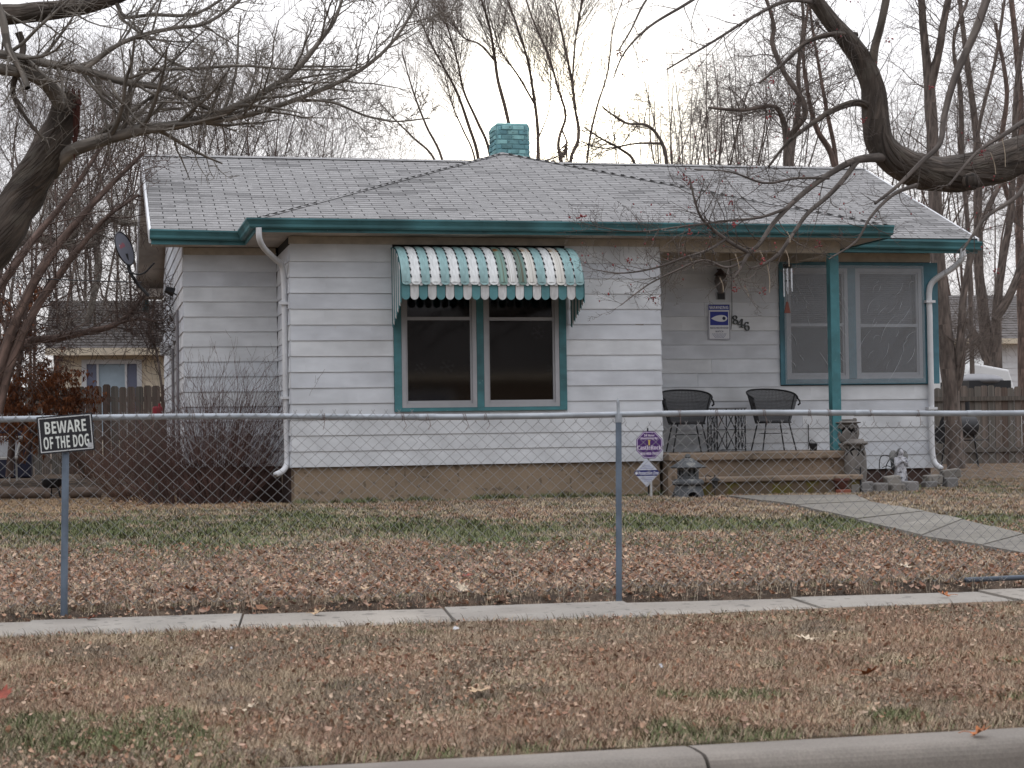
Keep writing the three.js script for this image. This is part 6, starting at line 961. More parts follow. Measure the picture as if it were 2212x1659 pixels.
// ---- far trees, each with its own stems
function farTree(name, label, group, z, stems, seed, o, mat, nBr, lvl, len, t0 = 0.3, thin = name === 'vase_tree' ? 0.7 : name === 'bare_tree' ? 0.75 : name === 'many_stemmed_tree' ? 0.85 : 1) {
  const t = thing(name, label, 'tree', [0, 0, 0], 0, group), r = mulberry(seed), tw = new MB(), tm = new MB();
  for (const st of stems) {
    const P = st.map(([x, y, dz]) => { const p = at(x, y, z + (dz || 0)); return p; }), R = st.map((q, i) => thin * px2m(q[3], -depthOf(P[i]))), pts = spline(P, 26), rad = q => { const f = q * (R.length - 1), i = Math.min(R.length - 2, Math.floor(f)); return lerp(R[i], R[i + 1], f - i); };
    tm.off = [seed % 7, seed % 5]; tm.tube(pts, rad, 9, true, ridged(seed)); alongStem(tw, r, pts, rad, Math.round(nBr * (0.8 + 0.4 * r())), t0, q => len * (1.1 - 0.65 * q), lvl, o);
  }
  tm.build('trunk', mat, t); tag(tw.build('crown', mat, t), null, null, null, 'stuff'); return t;
}
{
  const brushy = { wob: 0.13, up: 0.14, kids: [6, 6, 5], ratio: 0.58, fwd: 0.95, min: 0.0026, maxR: 0.011, t0: 0.12 };
  const gl = null;
  const rr = mulberry(1000);
  const auto = (px, top, lean, n, w) => {                     // a fan of thin curved stems that fork halfway
    const base = 1010, s = [];
    for (let k = 0; k < n; k++) {
      const a = n > 1 ? k / (n - 1) * 2 - 1 : 0, e = () => (rr() - 0.5) * 46, q = a * w * (0.8 + 0.4 * rr()), up = top + Math.abs(a) * 110 + rr() * 60, R = 3.4 + rr() * 1.6;
      const A = [[px + a * 6, base, 0, R * 1.3], [px + q * 0.3 + e() * 0.5, 700 + rr() * 90, a * 0.5, R], [px + q * 0.6 + lean * 0.3 + e(), lerp(720, up, 0.42), rr() - 0.5, R * 0.72], [px + q * 0.85 + lean * 0.7 + e(), lerp(720, up, 0.72), (rr() - 0.5) * 2, R * 0.45], [px + q + lean + e(), up, (rr() - 0.5) * 3, R * 0.2]];
      s.push(A);
      for (const sd of [-1, 1]) { const c = A[sd < 0 ? 1 : 2], dx = sd * (40 + rr() * 70) * (a * sd < -0.5 ? 0.4 : 1); s.push([[c[0], c[1], c[2], c[3] * 0.7], [c[0] + dx * 0.45, c[1] - 90 - rr() * 40, c[2] + sd * 0.5, c[3] * 0.55], [c[0] + dx * 0.8 + e() * 0.6, lerp(c[1] - 90, up, 0.55), c[2] + sd, c[3] * 0.38], [c[0] + dx + e(), up + 30 * rr(), c[2] + sd * 1.5, c[3] * 0.18]]); }
    }
    return s;
  };
  const L = [
    ['broad bare tree at the far left edge behind the wooden fence', -42, -40, 60, 60, 4, 150], ['bare tree with upright twigs behind the cream house gable', -45, 70, 70, 30, 4, 150],
    ['tall bare tree behind the middle of the cream house roof', -47, 170, 60, 40, 4, 140], ['dense bare tree just left of the white house gable', -44, 262, 70, 10, 4, 150],
    ['bare tree rising behind the left end of the roof ridge', -41, 372, 80, 20, 4, 150], ['bare multi-stemmed tree with reddish twigs behind the left ridge', -40, 545, 90, 10, 5, 150],
    ['small bare tree behind the ridge at the edge of the open sky', -41, 655, 170, 40, 3, 110]];
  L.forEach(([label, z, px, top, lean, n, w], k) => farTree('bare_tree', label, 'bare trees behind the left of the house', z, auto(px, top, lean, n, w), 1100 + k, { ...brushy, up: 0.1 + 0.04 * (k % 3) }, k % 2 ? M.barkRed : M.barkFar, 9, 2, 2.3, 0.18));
  // crossing leaning trunks low at the left
  farTree('leaning_tree', 'brown tree with several slanting trunks low behind the old tree', null, -27, [[[-60, 1050, 0, 14], [10, 760, 0, 12], [90, 580, 0, 10], [200, 440, 0, 7], [310, 330, 0, 4]], [[-40, 1040, 0, 12], [40, 740, 0, 10], [130, 590, 0, 8], [230, 470, 0.3, 5], [300, 420, 0.3, 3]], [[-120, 1040, 0, 12], [-40, 700, 0, 10], [40, 560, 0, 9], [150, 420, 0, 6], [230, 300, 0, 4]]], 1201, { ...brushy, up: 0.03, wob: 0.24, fwd: 0.7, min: 0.0042 }, M.barkRed, 16, 2, 1.38, 0.15);
  farTree('grey_tree', 'grey tree with a crooked limb running behind the left gable', null, -33, [[[-180, 1030, 0, 24], [-120, 800, 0, 22], [-40, 610, 0, 20], [20, 535, 0, 16], [75, 508, 0, 13], [121, 525, 0, 12], [174, 529, 0, 12], [206, 522, 0, 11], [217, 490, 0, 11], [240, 471, 0, 9], [268, 481, 0, 8], [330, 480, 0, 7], [400, 470, 0, 6]], [[207, 520, 0, 8], [212, 580, 0, 8], [200, 650, 0, 8], [188, 700, 0, 7]], [[140, 525, 0, 8], [165, 500, 0.2, 7], [170, 470, 0.3, 5], [160, 420, 0.4, 3]]], 1203, { ...brushy, up: 0.02, wob: 0.26, fwd: 0.6, min: 0.0034, kids: [5, 6, 4] }, M.barkGrey, 18, 2, 1.2, 0.2);
  farTree('low_tree', 'brown tree with a long low branch sweeping across the cream house', null, -28, [[[-90, 1040, 0, 15], [-60, 900, 0, 13], [0, 790, 0, 10], [61, 738, 0.1, 9], [121, 731, 0.2, 8], [174, 719, 0.3, 7.5], [243, 704, 0.4, 6], [280, 678, 0.4, 4.5], [312, 638, 0.4, 3]], [[243, 704, 0.4, 4], [280, 692, 0.5, 3], [320, 690, 0.5, 2.4], [345, 700, 0.5, 1.6]], [[-80, 1040, 0, 10], [-10, 860, 0, 8], [30, 780, 0, 6], [60, 690, 0, 5], [110, 600, 0, 3]]], 1205, { ...brushy, up: -0.01, wob: 0.3, fwd: 0.6, min: 0.0038 }, M.barkRed, 20, 2, 0.94, 0.25);
  // vase-shaped stems behind the chimney
  const vz = { wob: 0.09, up: 0.12, kids: [5, 6, 4], ratio: 0.58, fwd: 1.3, min: 0.0021, maxR: 0.0085, t0: 0.15 };
  farTree('vase_tree', 'slender stems fanning left into the pale sky left of the chimney', 'slender trees behind the chimney', -38, [[[985, 1000, 0, 5], [957, 352, 0, 4], [920, 270, 0, 3.4], [890, 190, 0.2, 2.6], [868, 110, 0.3, 1.6]], [[980, 1000, 0, 5], [942, 352, 0, 3.6], [890, 295, 0, 3], [850, 255, 0.2, 2], [815, 215, 0.3, 1.4]]], 1301, { ...vz, kids: [5, 5, 3] }, M.barkVase, 9, 2, 1.2, 0.62);
  farTree('vase_tree', 'forked bare tree leaning left just beside the chimney', 'slender trees behind the chimney', -37, [[[1060, 1000, 0, 8], [1034, 345, 0, 5.5], [1012, 270, 0, 5], [985, 195, 0, 4], [950, 130, 0.2, 3], [915, 60, 0.3, 2.4], [895, 0, 0.4, 1.6]], [[1085, 1000, 0, 8], [1058, 330, 0, 5], [1030, 260, 0, 4.4], [1003, 200, 0, 3.6], [985, 120, 0.4, 2.8], [955, 20, 0.4, 2]], [[1062, 1000, 0, 6], [1026, 345, 0, 3], [1000, 280, 0.4, 2.6], [978, 230, 0.5, 2], [960, 160, 0.5, 1.2]]], 1303, vz, M.barkVase, 27, 2, 1.5, 0.6);
  farTree('vase_tree', 'dark stem rising directly behind the chimney and leaning left', 'slender trees behind the chimney', -36, [[[1118, 1000, 0, 9], [1104, 300, 0, 6.5], [1092, 235, 0, 6], [1076, 175, 0, 5.2], [1068, 120, 0, 4.6], [1058, 60, 0.2, 4], [1040, 0, 0.3, 3.2], [1020, -60, 0.3, 2.6]], [[1068, 130, 0, 3.4], [1035, 95, 0.4, 2.8], [1000, 80, 0.5, 2.2], [975, 40, 0.5, 1.6]]], 1305, vz, M.barkVase, 28, 2, 1.5, 0.5);
  farTree('vase_tree', 'upright bare tree immediately right of the chimney', 'slender trees behind the chimney', -36, [[[1168, 1000, 0, 9], [1163, 345, 0, 6], [1161, 270, 0, 5.4], [1152, 200, 0, 4.6], [1140, 130, 0, 4], [1118, 60, 0.2, 3.2], [1090, -20, 0.3, 2.4]], [[1158, 230, 0, 3.4], [1120, 165, 0.2, 3], [1080, 105, 0.3, 2.4], [1060, 40, 0.3, 1.8]], [[1163, 300, 0, 2.4], [1185, 240, 0.2, 2], [1190, 170, 0.3, 1.6], [1180, 90, 0.3, 1.2]]], 1307, vz, M.barkVase, 28, 2, 1.5, 0.4);
  farTree('vase_tree', 'lyre-shaped bare tree standing in front of the bright sun', 'slender trees behind the chimney', -35, [[[1224, 1000, 0, 10], [1212, 345, 0, 7], [1206, 315, 0, 5], [1210, 290, 0, 4.4], [1222, 250, 0.1, 4], [1205, 190, 0.1, 3.8], [1185, 120, 0.2, 3.4], [1150, 40, 0.2, 3], [1125, -40, 0.3, 2.4]], [[1228, 1000, 0, 8], [1232, 345, 0, 5.6], [1247, 310, 0, 5.4], [1250, 280, 0, 5], [1243, 240, 0, 4.6], [1236, 180, 0.1, 4.4], [1222, 110, 0.2, 4], [1205, 30, 0.3, 3.2], [1190, -40, 0.3, 2.4]], [[1236, 190, 0.1, 3.4], [1240, 120, 0.2, 3], [1248, 50, 0.3, 2.4], [1262, -20, 0.3, 1.8]], [[1214, 280, 0, 3], [1224, 310, 0.2, 3], [1216, 340, 0.2, 4]]], 1309, vz, M.barkVase, 30, 2, 1.5, 0.42);
  farTree('thin_tree', 'thin bare sapling between the sun and the right trees', null, -40, [[[1262, 1000, 0, 5], [1270, 330, 0, 2.6], [1290, 230, 0, 2.2], [1312, 160, 0, 1.8], [1325, 60, 0.2, 1.3], [1345, 0, 0.2, 1]]], 1311, { ...vz, kids: [5, 5, 3] }, M.barkVase, 16, 2, 1.3, 0.5);
  // right side
  const br = { wob: 0.24, up: 0.035, kids: [6, 6, 5], ratio: 0.56, fwd: 0.6, min: 0.0027, maxR: 0.012, t0: 0.12 };
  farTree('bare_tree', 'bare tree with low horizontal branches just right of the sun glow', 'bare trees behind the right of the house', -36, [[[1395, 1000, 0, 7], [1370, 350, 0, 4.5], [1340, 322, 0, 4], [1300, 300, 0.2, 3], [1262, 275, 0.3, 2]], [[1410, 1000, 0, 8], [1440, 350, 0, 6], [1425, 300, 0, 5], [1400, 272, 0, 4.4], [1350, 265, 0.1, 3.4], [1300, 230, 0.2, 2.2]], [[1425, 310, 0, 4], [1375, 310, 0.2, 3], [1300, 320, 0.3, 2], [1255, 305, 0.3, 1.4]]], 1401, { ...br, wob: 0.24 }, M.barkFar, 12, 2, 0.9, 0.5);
  const R = [['tall thin bare tree with a tuft of twigs behind the ridge', -43, 1425, 100, 10], ['slim bare tree standing behind the middle of the right ridge', -40, 1505, 40, -14], ['straight bare tree left of the twin trunks behind the ridge', -42, 1580, 60, 12], ['dark bare tree with crooked branches behind the ridge', -38, 1655, 20, 24]];
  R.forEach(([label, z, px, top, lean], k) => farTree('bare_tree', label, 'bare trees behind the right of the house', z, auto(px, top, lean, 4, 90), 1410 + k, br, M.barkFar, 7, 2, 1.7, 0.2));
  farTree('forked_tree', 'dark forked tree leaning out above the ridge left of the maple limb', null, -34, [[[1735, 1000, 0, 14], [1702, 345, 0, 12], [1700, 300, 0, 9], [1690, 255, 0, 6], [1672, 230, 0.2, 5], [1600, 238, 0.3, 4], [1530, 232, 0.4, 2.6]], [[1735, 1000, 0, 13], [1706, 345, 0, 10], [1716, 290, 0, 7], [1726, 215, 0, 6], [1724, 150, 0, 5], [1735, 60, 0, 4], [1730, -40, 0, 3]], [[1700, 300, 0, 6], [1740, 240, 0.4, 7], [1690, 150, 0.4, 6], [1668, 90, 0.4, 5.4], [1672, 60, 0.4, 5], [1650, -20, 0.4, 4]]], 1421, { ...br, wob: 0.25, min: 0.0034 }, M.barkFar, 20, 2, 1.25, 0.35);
  farTree('bare_tree', 'reddish bare tree slanting behind the right end of the ridge', 'bare trees behind the right of the house', -35, [[[1830, 1000, 0, 12], [1800, 345, 0, 10], [1765, 280, 0, 8], [1745, 200, 0, 6], [1735, 110, 0, 5], [1748, 0, 0, 4]], [[1830, 1000, 0, 10], [1806, 345, 0, 7], [1788, 250, 0, 6], [1772, 160, 0, 5], [1755, 60, 0, 4], [1745, -30, 0, 3]]], 1423, br, M.barkRed, 17, 2, 1.25, 0.35);
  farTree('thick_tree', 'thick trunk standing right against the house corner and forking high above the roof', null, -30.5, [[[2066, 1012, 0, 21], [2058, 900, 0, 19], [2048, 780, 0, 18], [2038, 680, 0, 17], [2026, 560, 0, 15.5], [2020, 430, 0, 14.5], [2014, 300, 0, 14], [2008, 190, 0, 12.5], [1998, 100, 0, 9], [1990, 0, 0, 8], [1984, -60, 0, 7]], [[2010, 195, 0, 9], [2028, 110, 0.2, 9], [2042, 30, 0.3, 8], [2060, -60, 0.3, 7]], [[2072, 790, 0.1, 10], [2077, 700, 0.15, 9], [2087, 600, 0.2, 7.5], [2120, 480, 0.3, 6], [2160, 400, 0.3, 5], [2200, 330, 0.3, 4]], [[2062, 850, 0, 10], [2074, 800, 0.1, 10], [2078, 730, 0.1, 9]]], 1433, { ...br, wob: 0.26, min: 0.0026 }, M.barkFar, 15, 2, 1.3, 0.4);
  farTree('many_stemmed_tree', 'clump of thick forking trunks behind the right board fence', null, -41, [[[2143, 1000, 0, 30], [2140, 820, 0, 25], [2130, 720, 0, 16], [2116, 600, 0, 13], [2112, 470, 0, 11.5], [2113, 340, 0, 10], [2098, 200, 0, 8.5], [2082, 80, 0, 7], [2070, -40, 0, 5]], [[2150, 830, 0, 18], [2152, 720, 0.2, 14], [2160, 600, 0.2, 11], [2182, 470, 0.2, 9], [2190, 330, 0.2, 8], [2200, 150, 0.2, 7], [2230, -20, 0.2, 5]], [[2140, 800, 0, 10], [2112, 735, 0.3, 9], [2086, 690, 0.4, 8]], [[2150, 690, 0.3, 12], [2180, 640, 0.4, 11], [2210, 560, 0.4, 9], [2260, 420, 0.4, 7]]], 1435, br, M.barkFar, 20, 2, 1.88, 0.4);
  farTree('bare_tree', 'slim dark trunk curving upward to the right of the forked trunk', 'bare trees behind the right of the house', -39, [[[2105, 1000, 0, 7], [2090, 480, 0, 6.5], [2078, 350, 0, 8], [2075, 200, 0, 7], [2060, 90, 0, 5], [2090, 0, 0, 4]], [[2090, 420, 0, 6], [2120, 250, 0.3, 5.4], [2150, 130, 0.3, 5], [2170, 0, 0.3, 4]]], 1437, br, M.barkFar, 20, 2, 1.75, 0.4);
  farTree('bare_tree', 'dark trunk at the right edge of the picture behind the limb', 'bare trees behind the right of the house', -43, [[[2212, 1000, 0, 17], [2208, 700, 0, 14], [2202, 500, 0, 12.5], [2206, 250, 0, 10], [2195, 100, 0, 9], [2180, -40, 0, 7]], [[2196, 480, 0, 9], [2160, 350, 0.3, 8], [2175, 200, 0.3, 7], [2150, 50, 0.3, 5]]], 1439, br, M.barkRed, 21, 2, 2.00, 0.35);
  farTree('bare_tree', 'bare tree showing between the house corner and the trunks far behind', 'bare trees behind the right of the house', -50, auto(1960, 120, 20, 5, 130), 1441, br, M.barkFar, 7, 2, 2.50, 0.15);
  farTree('bare_tree', 'distant bare tree filling the gap above the right board fence', 'bare trees behind the right of the house', -58, auto(2110, 150, -10, 6, 170), 1443, br, M.barkRed, 7, 2, 2.75, 0.12);
}
// ---- shrubs
function shrub(label, px, z, n, H, spread, seed, mat, tilt = 0, rx = 0.28, kids = [4, 3]) {
  const c = at(px, 1000, z), t = thing('bare_shrub', label, 'shrub', [c.x, gh(c.x, z), z]), r = mulberry(seed), st = new MB(), tw = new MB();
  for (let k = 0; k < n; k++) {
    const a = r() * 6.283, q = Math.sqrt(r()), b = vec(Math.cos(a) * q * rx, -0.03, Math.sin(a) * q * 0.18), out = vec(Math.cos(a) * q * spread + tilt + (r() - 0.5) * 0.3, 1, Math.sin(a) * q * 0.4 + (r() - 0.5) * 0.15), h = H * (0.45 + 0.6 * r()) * (1 - 0.25 * q), pts = [b.clone()], d = out.clone().normalize(), p = b.clone();
    for (let j = 0; j < 6; j++) { d.addScaledVector(randDir(r), 0.09).addScaledVector(vec(0, 1, 0), 0.03).normalize(); p.addScaledVector(d, h / 6); pts.push(p.clone()); }
    const R0 = 0.0035 + r() * 0.0035; st.tube(pts, u => lerp(R0, 0.0017, u), 4, false);
    alongStem(tw, r, pts, () => 0.004, 4, 0.3, () => h * 0.28, 1, { wob: 0.16, up: 0.06, kids, ratio: 0.5, fwd: 1.8, min: 0.0019, maxR: 0.0026 });
  }
  tag(st.build('stems', mat, t), null, null, null, 'stuff'); tag(tw.build('twigs', mat, t), null, null, null, 'stuff'); return t;
}
{
  const dk = std({ map: barkTex(651, [0.4, 0.31, 0.285], [0.48, 0.39, 0.355]), roughness: 1 }), rd = std({ map: barkTex(655, [0.4, 0.3, 0.255], [0.46, 0.36, 0.3]), roughness: 1 });
  shrub('tall bare shrub of upright twigs before the recessed left wall', 470, MW + 0.8, 200, 1.95, 1.05, 1501, dk, 0.0, 0.36);
  shrub('thicket of fine bare twigs at the left house corner', 375, MW + 0.6, 95, 1.45, 1.15, 1503, dk, -0.12, 0.34, [3, 3]);
  shrub('low reddish brown dead shrub left of the house corner', 310, -25.4, 60, 1.05, 1.25, 1505, rd, -0.05, 0.42, [3, 3]);
  shrub('sparse dry shrub in the bed before the wooden fence', 240, -30, 60, 0.8, 0.9, 1507, rd, 0, 0.5, [4, 4]);
  // withered orange-brown evergreen
  const z = -29, t = thing('withered_evergreen', 'withered orange-brown evergreen at the left edge before the wooden fence', 'tree'), r = mulberry(1511), tm = new MB(), lf = new MB();
  const stems = [[[20, 1030, 0, 9], [30, 900, 0, 7], [45, 760, 0, 5], [60, 640, 0, 3]], [[-40, 1030, 0, 9], [-30, 880, 0, 7], [-10, 740, 0, 5], [10, 620, 0, 3]], [[40, 1000, 0, 5], [70, 880, 0.3, 4], [95, 800, 0.4, 2]], [[50, 1000, 0.2, 5], [90, 900, 0.4, 4], [125, 850, 0.5, 2]]];
  for (const s of stems) { const P = s.map(([x, y, d]) => at(x, y, z + d)), R = s.map((q, i) => px2m(q[3], -depthOf(P[i]))), pts = spline(P, 18), rad = q => lerp(R[0], R[R.length - 1], q); tm.tube(pts, rad, 7, true); alongStem(tm, r, pts, rad, 16, 0.2, () => 0.6, 1, { wob: 0.25, up: -0.12, kids: [5], ratio: 0.6, fwd: 0.5, min: 0.004, maxR: 0.012, tip: (tp, q) => { for (let k = 0; k < 48; k++) { const b = tp[q() * tp.length | 0], d = randDir(q), a = b.clone().addScaledVector(randDir(q), 0.06 * q()), s2 = 0.04 + q() * 0.06, e = vec(d.z, -0.9, d.x).normalize(), w = vec(d.x, 0.2, d.z).normalize().multiplyScalar(0.008 + q() * 0.009); lf.face(a.clone().sub(w).toArray(), a.clone().add(w).toArray(), a.clone().addScaledVector(e, s2).toArray()); } } }); }
  tm.build('trunk', M.barkRed, t); tag(lf.build('crown', std({ map: tex(64, 0.4, (u, v) => { const n = fbm(u, v, 6, 3, 661); return mix3([0.56, 0.35, 0.21], [0.38, 0.23, 0.145], n); }), roughness: 1, side: THREE.DoubleSide }), t), null, null, null, 'stuff');
}
// ---------------------------------------------------------------- turf, dead leaves, litter
const pathL = [[1566, 1075], [1720, 1096], [1850, 1128], [1990, 1165], [2120, 1186], [2320, 1222]].map(q => onGround(...q)), pathR = [[1850, 1073], [1880, 1088], [2000, 1110], [2080, 1128], [2212, 1161], [2420, 1200]].map(q => onGround(...q));
const xAt = (A, z) => { for (let k = 0; k < A.length - 1; k++) if (z >= A[k].z && z <= A[k + 1].z) return lerp(A[k].x, A[k + 1].x, (z - A[k].z) / (A[k + 1].z - A[k].z)); return null; };
function bare(x, z) {                                         // where nothing grows
  if (z > -6.13) return true;
  if (z < -9.72 + 0.055 * x + 0.02 * Math.sin(x * 7) && z > -10.66 + 0.045 * x) return true;
  const l = xAt(pathL, z), r = xAt(pathR, z); if (l !== null && r !== null && x > l + 0.02 && x < r - 0.02) return true;
  if (x > 1.15 && x < 11.9 && z < MW + 0.04 && z > -31.7) return true;
  if (x > 2.4 && x < 7.3 && z < F + 0.0 && z > MW) return true;
  if (x > 7.29 && x < 9.86 && z < F + 0.64 && z > MW) return true;
  return false;
}
{
  const blade = (n, spread, hmin, hmax, w, lay, seed) => { const r = mulberry(seed), m = new MB(); for (let k = 0; k < n; k++) { const a = r() * 6.283, q = spread * Math.sqrt(r()), x = Math.cos(a) * q, z = Math.sin(a) * q, h = lerp(hmin, hmax, r()), t = r() * 6.283, ln = lay * (0.3 + r()), ex = Math.cos(t) * ln * h, ez = Math.sin(t) * ln * h, s = r() * 6.283, wx = Math.cos(s) * w, wz = Math.sin(s) * w, hy = h * Math.sqrt(Math.max(0.05, 1 - Math.min(0.95, ln * ln))); m.face([x - wx, 0, z - wz], [x + wx, 0, z + wz], [x + wx * 0.7 + ex * 0.4, hy * 0.65, z + wz * 0.7 + ez * 0.4], [x - wx * 0.7 + ex * 0.4, hy * 0.65, z - wz * 0.7 + ez * 0.4]); m.face([x - wx * 0.7 + ex * 0.4, hy * 0.65, z - wz * 0.7 + ez * 0.4], [x + wx * 0.7 + ex * 0.4, hy * 0.65, z + wz * 0.7 + ez * 0.4], [x + ex, hy, z + ez]); } for (let k = 0; k < m.n.length; k += 3) { m.n[k] *= 0.4; m.n[k + 1] = 0.9; m.n[k + 2] *= 0.4; } return m.geo(); };
  const turfMat = std({ roughness: 1, side: THREE.DoubleSide });
  const straw = [[0.49, 0.375, 0.255], [0.4, 0.3, 0.21], [0.58, 0.46, 0.32], [0.32, 0.235, 0.17], [0.47, 0.375, 0.275]], greens = [[0.16, 0.19, 0.08], [0.2, 0.21, 0.1], [0.12, 0.155, 0.065], [0.26, 0.24, 0.13]], tan = [[0.46, 0.33, 0.2], [0.4, 0.29, 0.18], [0.5, 0.37, 0.24]];
  const r = mulberry(2001), c = new THREE.Color(), m4 = new THREE.Matrix4(), e = new THREE.Euler(), q4 = new THREE.Quaternion();
  function scatter(name, label, geo, mat, list) { const im = new THREE.InstancedMesh(geo, mat, list.length); im.name = numbered(name); list.forEach((s, k) => { q4.setFromEuler(e.set(s.rx || 0, s.ry, s.rz || 0)); m4.compose(vec(s.x, s.y, s.z), q4, vec(s.s, s.sy ?? s.s, s.s)); im.setMatrixAt(k, m4); im.setColorAt(k, c.setRGB(...s.c)); }); im.castShadow = im.receiveShadow = true; scene.add(im); tag(im, label, 'grass', null, 'stuff'); return im; }
  const colour = (x, z) => { const g = green(x, z), t = step01(-21.4, -22.6, z) * (1 - step01(1.6, 3, x)); let k = r() < g ? greens[r() * 4 | 0] : r() < t ? tan[r() * 3 | 0] : straw[r() * 5 | 0]; const pa = wn(x * 1.7 + 3, z * 1.7, 73), pb = wn(x * 2.6, z * 2.6 + 5, 75); if (g < 0.5 && t < 0.3) { if (pa > 0.52 && r() < 0.55) k = [0.43, 0.27, 0.185]; else if (pb > 0.56 && r() < 0.6) k = [0.6, 0.47, 0.32]; else if (pa < 0.4 && r() < 0.4) k = [0.29, 0.24, 0.185]; } const p = 0.72 + 0.6 * wn(x * 2.2, z * 2.2, 71) + 0.25 * (r() - 0.5); return k.map(v => v * p); };
  const fill = (x0, x1, z0, z1, dens, smin_, smax) => { const L = [], n = Math.round((x1 - x0) * (z1 - z0) * dens); for (let k = 0; k < n; k++) { const x = lerp(x0, x1, r()), z = lerp(z0, z1, r()); const px = x / -z; if (px < -0.1 || px > 0.62) continue; if (bare(x, z)) continue; const g = green(x, z), lit = litter(x, z); if (z < -10 && r() < lit * 0.7) continue; const tt = step01(-21.4, -22.6, z) * (1 - step01(1.6, 3, x)); if (r() < tt * 0.7) continue; const s = lerp(smin_, smax, r()) * (0.8 + 0.35 * g); L.push({ x, y: gh(x, z) - 0.004, z, ry: r() * 6.283, s, sy: s * (0.8 + 0.5 * r()), c: colour(x, z) }); } return L; };
  const g1 = blade(14, 0.028, 0.012, 0.036, 0.0011, 1.0, 1), g2 = blade(12, 0.05, 0.014, 0.038, 0.0017, 0.9, 2), g3 = blade(14, 0.1, 0.016, 0.042, 0.0033, 0.8, 3);
  scatter('grass', 'short dry straw-coloured turf with green patches on the verge', g1, turfMat, fill(-1.0, 6.5, -9.9, -6.12, 3300, 0.7, 1.3));
  scatter('grass', 'dry front lawn with green bands inside the wire fence', g2, turfMat, fill(-2, 10, -16.5, -10.7, 950, 0.7, 1.3));
  scatter('grass', 'straw-coloured lawn close to the house', g3, turfMat, fill(-3.5, 16, -27, -16.5, 330, 0.7, 1.25));
  // ragged turf edges along pavement and kerb
  const edge = []; for (let k = 0; k < 2600; k++) { const x = lerp(-1.2, 6.5, r()), w = r(); let z; if (w < 0.4) z = -6.14 - r() * 0.05; else if (w < 0.7) z = -9.73 + 0.055 * x + 0.02 * Math.sin(x * 7) + r() * 0.05; else z = -10.86 - r() * 0.08; edge.push({ x, y: gh(x, z) - 0.003, z, ry: r() * 6.283, s: 1.0 + r() * 0.9, c: r() < (w < 0.4 ? 0.3 : 0.08) ? greens[r() * 4 | 0] : straw[r() * 5 | 0].map(v => v * 0.8) }); }
  scatter('grass', 'ragged dry turf fringe along the kerb and pavement edges', g1, turfMat, edge);
  // a few tall dry stalks by the fence
  const st = blade(3, 0.02, 0.16, 0.34, 0.0012, 0.25, 5), stl = []; for (let k = 0; k < 150; k++) { const x = lerp(-0.8, 6.2, r()), z = FZ(x) + (r() - 0.35) * 0.12 - (r() < 0.3 ? r() * 5 : 0); if (!bare(x, z)) stl.push({ x, y: gh(x, z), z, ry: r() * 6.283, s: 0.6 + r() * 0.7, c: [0.36, 0.3, 0.22] }); }
  scatter('grass', 'tall dry stalks standing along the foot of the wire fence', st, turfMat, stl);
  const wd = blade(14, 0.06, 0.05, 0.14, 0.004, 0.6, 7), wl = []; for (let k = 0; k < 420; k++) { const x = lerp(2.45, 7.2, r()), n = wn(x * 2.2, 4, 81); if (n < 0.42) continue; const z = F + 0.03 + r() * 0.16; wl.push({ x, y: gh(x, z), z, ry: r() * 6.283, s: 0.5 + n * 0.8 * r(), c: greens[r() * 4 | 0] }); } for (let k = 0; k < 120; k++) { const x = lerp(9.9, 11.8, r()), z = MW + 0.1 + r() * 0.4; wl.push({ x, y: gh(x, z), z, ry: r() * 6.283, s: 0.5 + r() * 0.6, c: greens[r() * 4 | 0] }); }
  scatter('grass', 'green weeds sprouting along the foot of the foundation', wd, turfMat, wl);
  // dead leaves
  const leaf = (seed) => { const rr = mulberry(seed), m = new MB(), N = 7, pts = []; const curl = 0.5 + rr() * 0.8; for (let k = 0; k < N; k++) { const a = k / N * 6.283, R = 0.5 * (k % 2 ? 0.62 : 1) * (0.8 + 0.4 * rr()); pts.push([Math.cos(a) * R, 0.18 * curl * (Math.cos(a) ** 2) + 0.08 * rr(), Math.sin(a) * R * 0.75]); } for (let k = 0; k < N; k++) m.face([0, 0.02, 0], pts[(k + 1) % N], pts[k]); return m.geo(); };
  const leafMat = std({ roughness: 0.9, side: THREE.DoubleSide }), lc = [[0.39, 0.23, 0.15], [0.47, 0.32, 0.22], [0.28, 0.135, 0.085], [0.54, 0.4, 0.29], [0.36, 0.18, 0.1], [0.43, 0.28, 0.21], [0.22, 0.13, 0.095]];
  const lv = [], shred = [], n1 = 52000; for (let k = 0; k < n1; k++) { const z = lerp(-27, -10.68, Math.pow(r(), 0.62)), x = lerp(-0.11, 0.6, r()) * -z; if (bare(x, z) || r() > litter(x, z)) continue; const cc = lc[r() * 7 | 0], b = 0.8 + 0.4 * r(); lv.push({ x, y: gh(x, z) + 0.004 + r() * 0.014, z, rx: (r() - 0.5) * 1.6, ry: r() * 6.283, rz: (r() - 0.5) * 1.6, s: 0.02 + 0.034 * r() * r() + (r() < 0.05 ? 0.025 : 0) + (z > -12.6 && r() < 0.1 ? 0.035 * r() : 0), c: cc.map((v, i) => lerp(v, [0.42, 0.28, 0.19][i], 0.1) * b) }); }
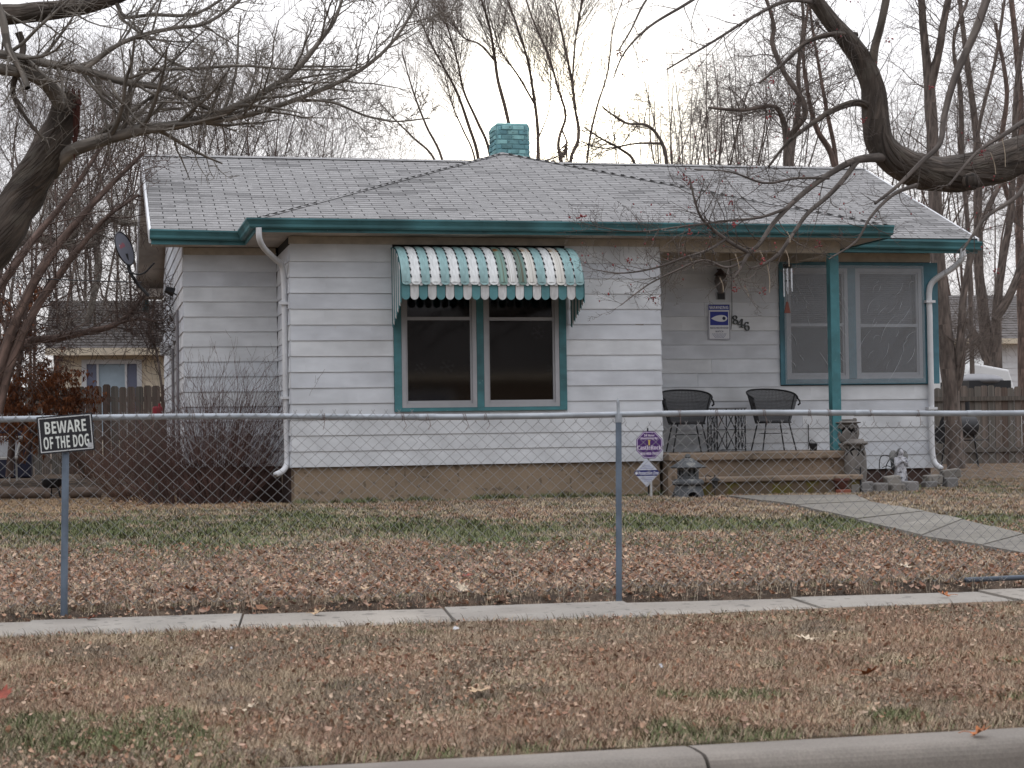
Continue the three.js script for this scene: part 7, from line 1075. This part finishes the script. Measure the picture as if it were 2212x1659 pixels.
  for (let k = 0; k < 42000; k++) { const x = lerp(-1, 6.4, r()), z = lerp(-9.85, -6.13, r()); if (bare(x, z) || r() > litter(x, z) * 1.6) continue; const cc = lc[r() * 7 | 0], b = 0.75 + 0.4 * r(); shred.push({ x, y: gh(x, z) + 0.006 + r() * 0.022, z, rx: (r() - 0.5) * 2.2, ry: r() * 6.283, rz: (r() - 0.5) * 2.2, s: 0.008 + 0.026 * r() * r(), c: cc.map((v, i) => lerp(v, [0.36, 0.25, 0.17][i], 0.2) * b) }); }
  [1, 2, 3].forEach(k => tag(scatter('fallen_leaves', ['brown fallen leaves drifted thickly inside the wire fence', 'brown fallen leaves blown over the lawn', 'brown leaf litter along the fence line'][k - 1], leaf(k), leafMat, lv.filter((_, i) => i % 3 === k - 1)), null, 'leaves'));
  tag(scatter('leaf_scraps', 'brown leaf scraps caught in the verge turf', leaf(9), leafMat, shred), null, 'leaves');
}
// single large leaves that can be picked out
{
  const r = mulberry(3001), out = new THREE.Shape(), tips = [[0, 1], [0.26, 0.42], [0.72, 0.62], [0.52, 0.22], [0.98, 0.05], [0.5, -0.22], [0.6, -0.62], [0.1, -0.42], [0.03, -0.7]]; out.moveTo(0, 1); for (const [x, y] of tips.slice(1)) out.lineTo(x, y); for (const [x, y] of tips.slice(1).reverse()) out.lineTo(-x, y);
  const base = new THREE.ShapeGeometry(out), cols = { tan: 0xb99d7c, rust: 0x7d4630, orange: 0xa8673c, pale: 0xc9b8a0, red: 0x8a4434, brown: 0x7a5a44 }, mats = {}; for (const k in cols) { mats[k] = paint(cols[k], 671, { rough: 0.85, dirt: 0.5 }); mats[k].side = THREE.DoubleSide; }
  const L = [[200, 1363, 'rust', 0.05, 'rust-brown curled leaf on the near edge of the left pavement slab'], [688, 1351, 'tan', 0.055, 'tan curled leaf on the pavement edge left of the picture middle'], [408, 1283, 'orange', 0.075, 'large orange-brown leaf lying in the litter behind the left pavement'], [482, 1300, 'pale', 0.045, 'pale pointed leaf beside the dirt strip behind the pavement'], [997, 1280, 'pale', 0.06, 'pale oval leaf standing in the litter near the second pavement joint'], [1012, 1291, 'red', 0.055, 'dark red leaf under the pale oval leaf'], [1052, 1296, 'tan', 0.06, 'tan lobed leaf lying against the pavement edge in the middle'], [1955, 1268, 'pale', 0.075, 'big pale star-shaped leaf near the fallen pipe'], [2040, 1272, 'orange', 0.05, 'orange-tan leaf beside the pavement next to the fallen pipe'], [1740, 1392, 'pale', 0.06, 'pale crumpled leaf on the right of the verge'], [540, 1546, 'pale', 0.05, 'pale crumpled leaf low on the verge left of the middle'], [1035, 1507, 'tan', 0.06, 'tan folded leaf in the middle of the verge'], [6, 1515, 'red', 0.06, 'reddish leaf at the left edge of the verge'], [850, 1639, 'tan', 0.05, 'tan leaf lying on the edge of the kerb'], [1878, 1466, 'orange', 0.06, 'orange curled leaf on the right verge'], [1592, 1262, 'orange', 0.06, 'orange leaf in the drift right of the fence post'], [1365, 1265, 'pale', 0.055, 'pale curled leaf just right of the middle fence post'], [690, 1300, 'brown', 0.05, 'brown curled leaf on the bank left of the second joint'], [785, 1281, 'tan', 0.055, 'tan leaf on the bank above the grey-stained pavement slab'], [2118, 1652, 'orange', 0.05, 'orange-brown leaf at the foot of the kerb in the lower right']];
  for (const [px, py, k, s, label] of L) {
    let p = py > 1640 && px > 2000 ? at(px, py, -5.84) : onGround(px, py); if (p.z > -6.1) { p = at(px, py, -5.95); } const onPave = p.z < -9.75 && p.z > -10.72, o = thing('fallen_leaf', label, 'leaf', [p.x, onPave ? -0.04 : Math.max(p.y + 0.025, p.z > -6.1 ? -0.11 : -1), p.z], r() * 6.28, 'single large fallen leaves');
    const g = base.clone(), P = g.attributes.position, c = 0.35 + r() * 0.4; for (let i = 0; i < P.count; i++) { const x = P.getX(i), y = P.getY(i); P.setXYZ(i, x * 0.85, c * x * x * 0.7 + 0.25 * y * y * (r() < 0.5 ? 1 : 0.7), -y); } g.computeVertexNormals(); g.scale(s, s, s); g.rotateX((r() - 0.3) * 0.9); mesh('blade', g, mats[k], o); const m = new MB(); m.tube([vec(0, 0.004, 0.6 * s), vec(0.01, 0.008, 1.1 * s), vec(0.02, 0.004, 1.5 * s)], 0.0014, 4); m.build('stalk', mats[k], o);
  }
  for (const [px, py, w, h, label] of [[985, 1364, 0.055, 0.018, 'crumpled white paper scrap on the verge beside the pavement'], [1428, 1447, 0.02, 0.018, 'small white paper scrap in the middle of the verge'], [500, 1372 + 290 - 262 + 8, 0.012, 0.012, 'tiny white crumb of paper on the left verge']]) { const p = onGround(px, py), o = thing('paper_scrap', label, 'litter', [p.x, p.y + 0.018, p.z], r()); const g = new THREE.PlaneGeometry(w, h, 8, 4), P = g.attributes.position; for (let i = 0; i < P.count; i++) P.setZ(i, 0.012 * (r() - 0.5)); g.computeVertexNormals(); g.rotateX(-0.9); const pm = std({ color: rgb(0.6, 0.6, 0.62), roughness: 0.7, side: THREE.DoubleSide }); mesh('sheet', g, pm, o); }
}
renderer.render(scene, camera);
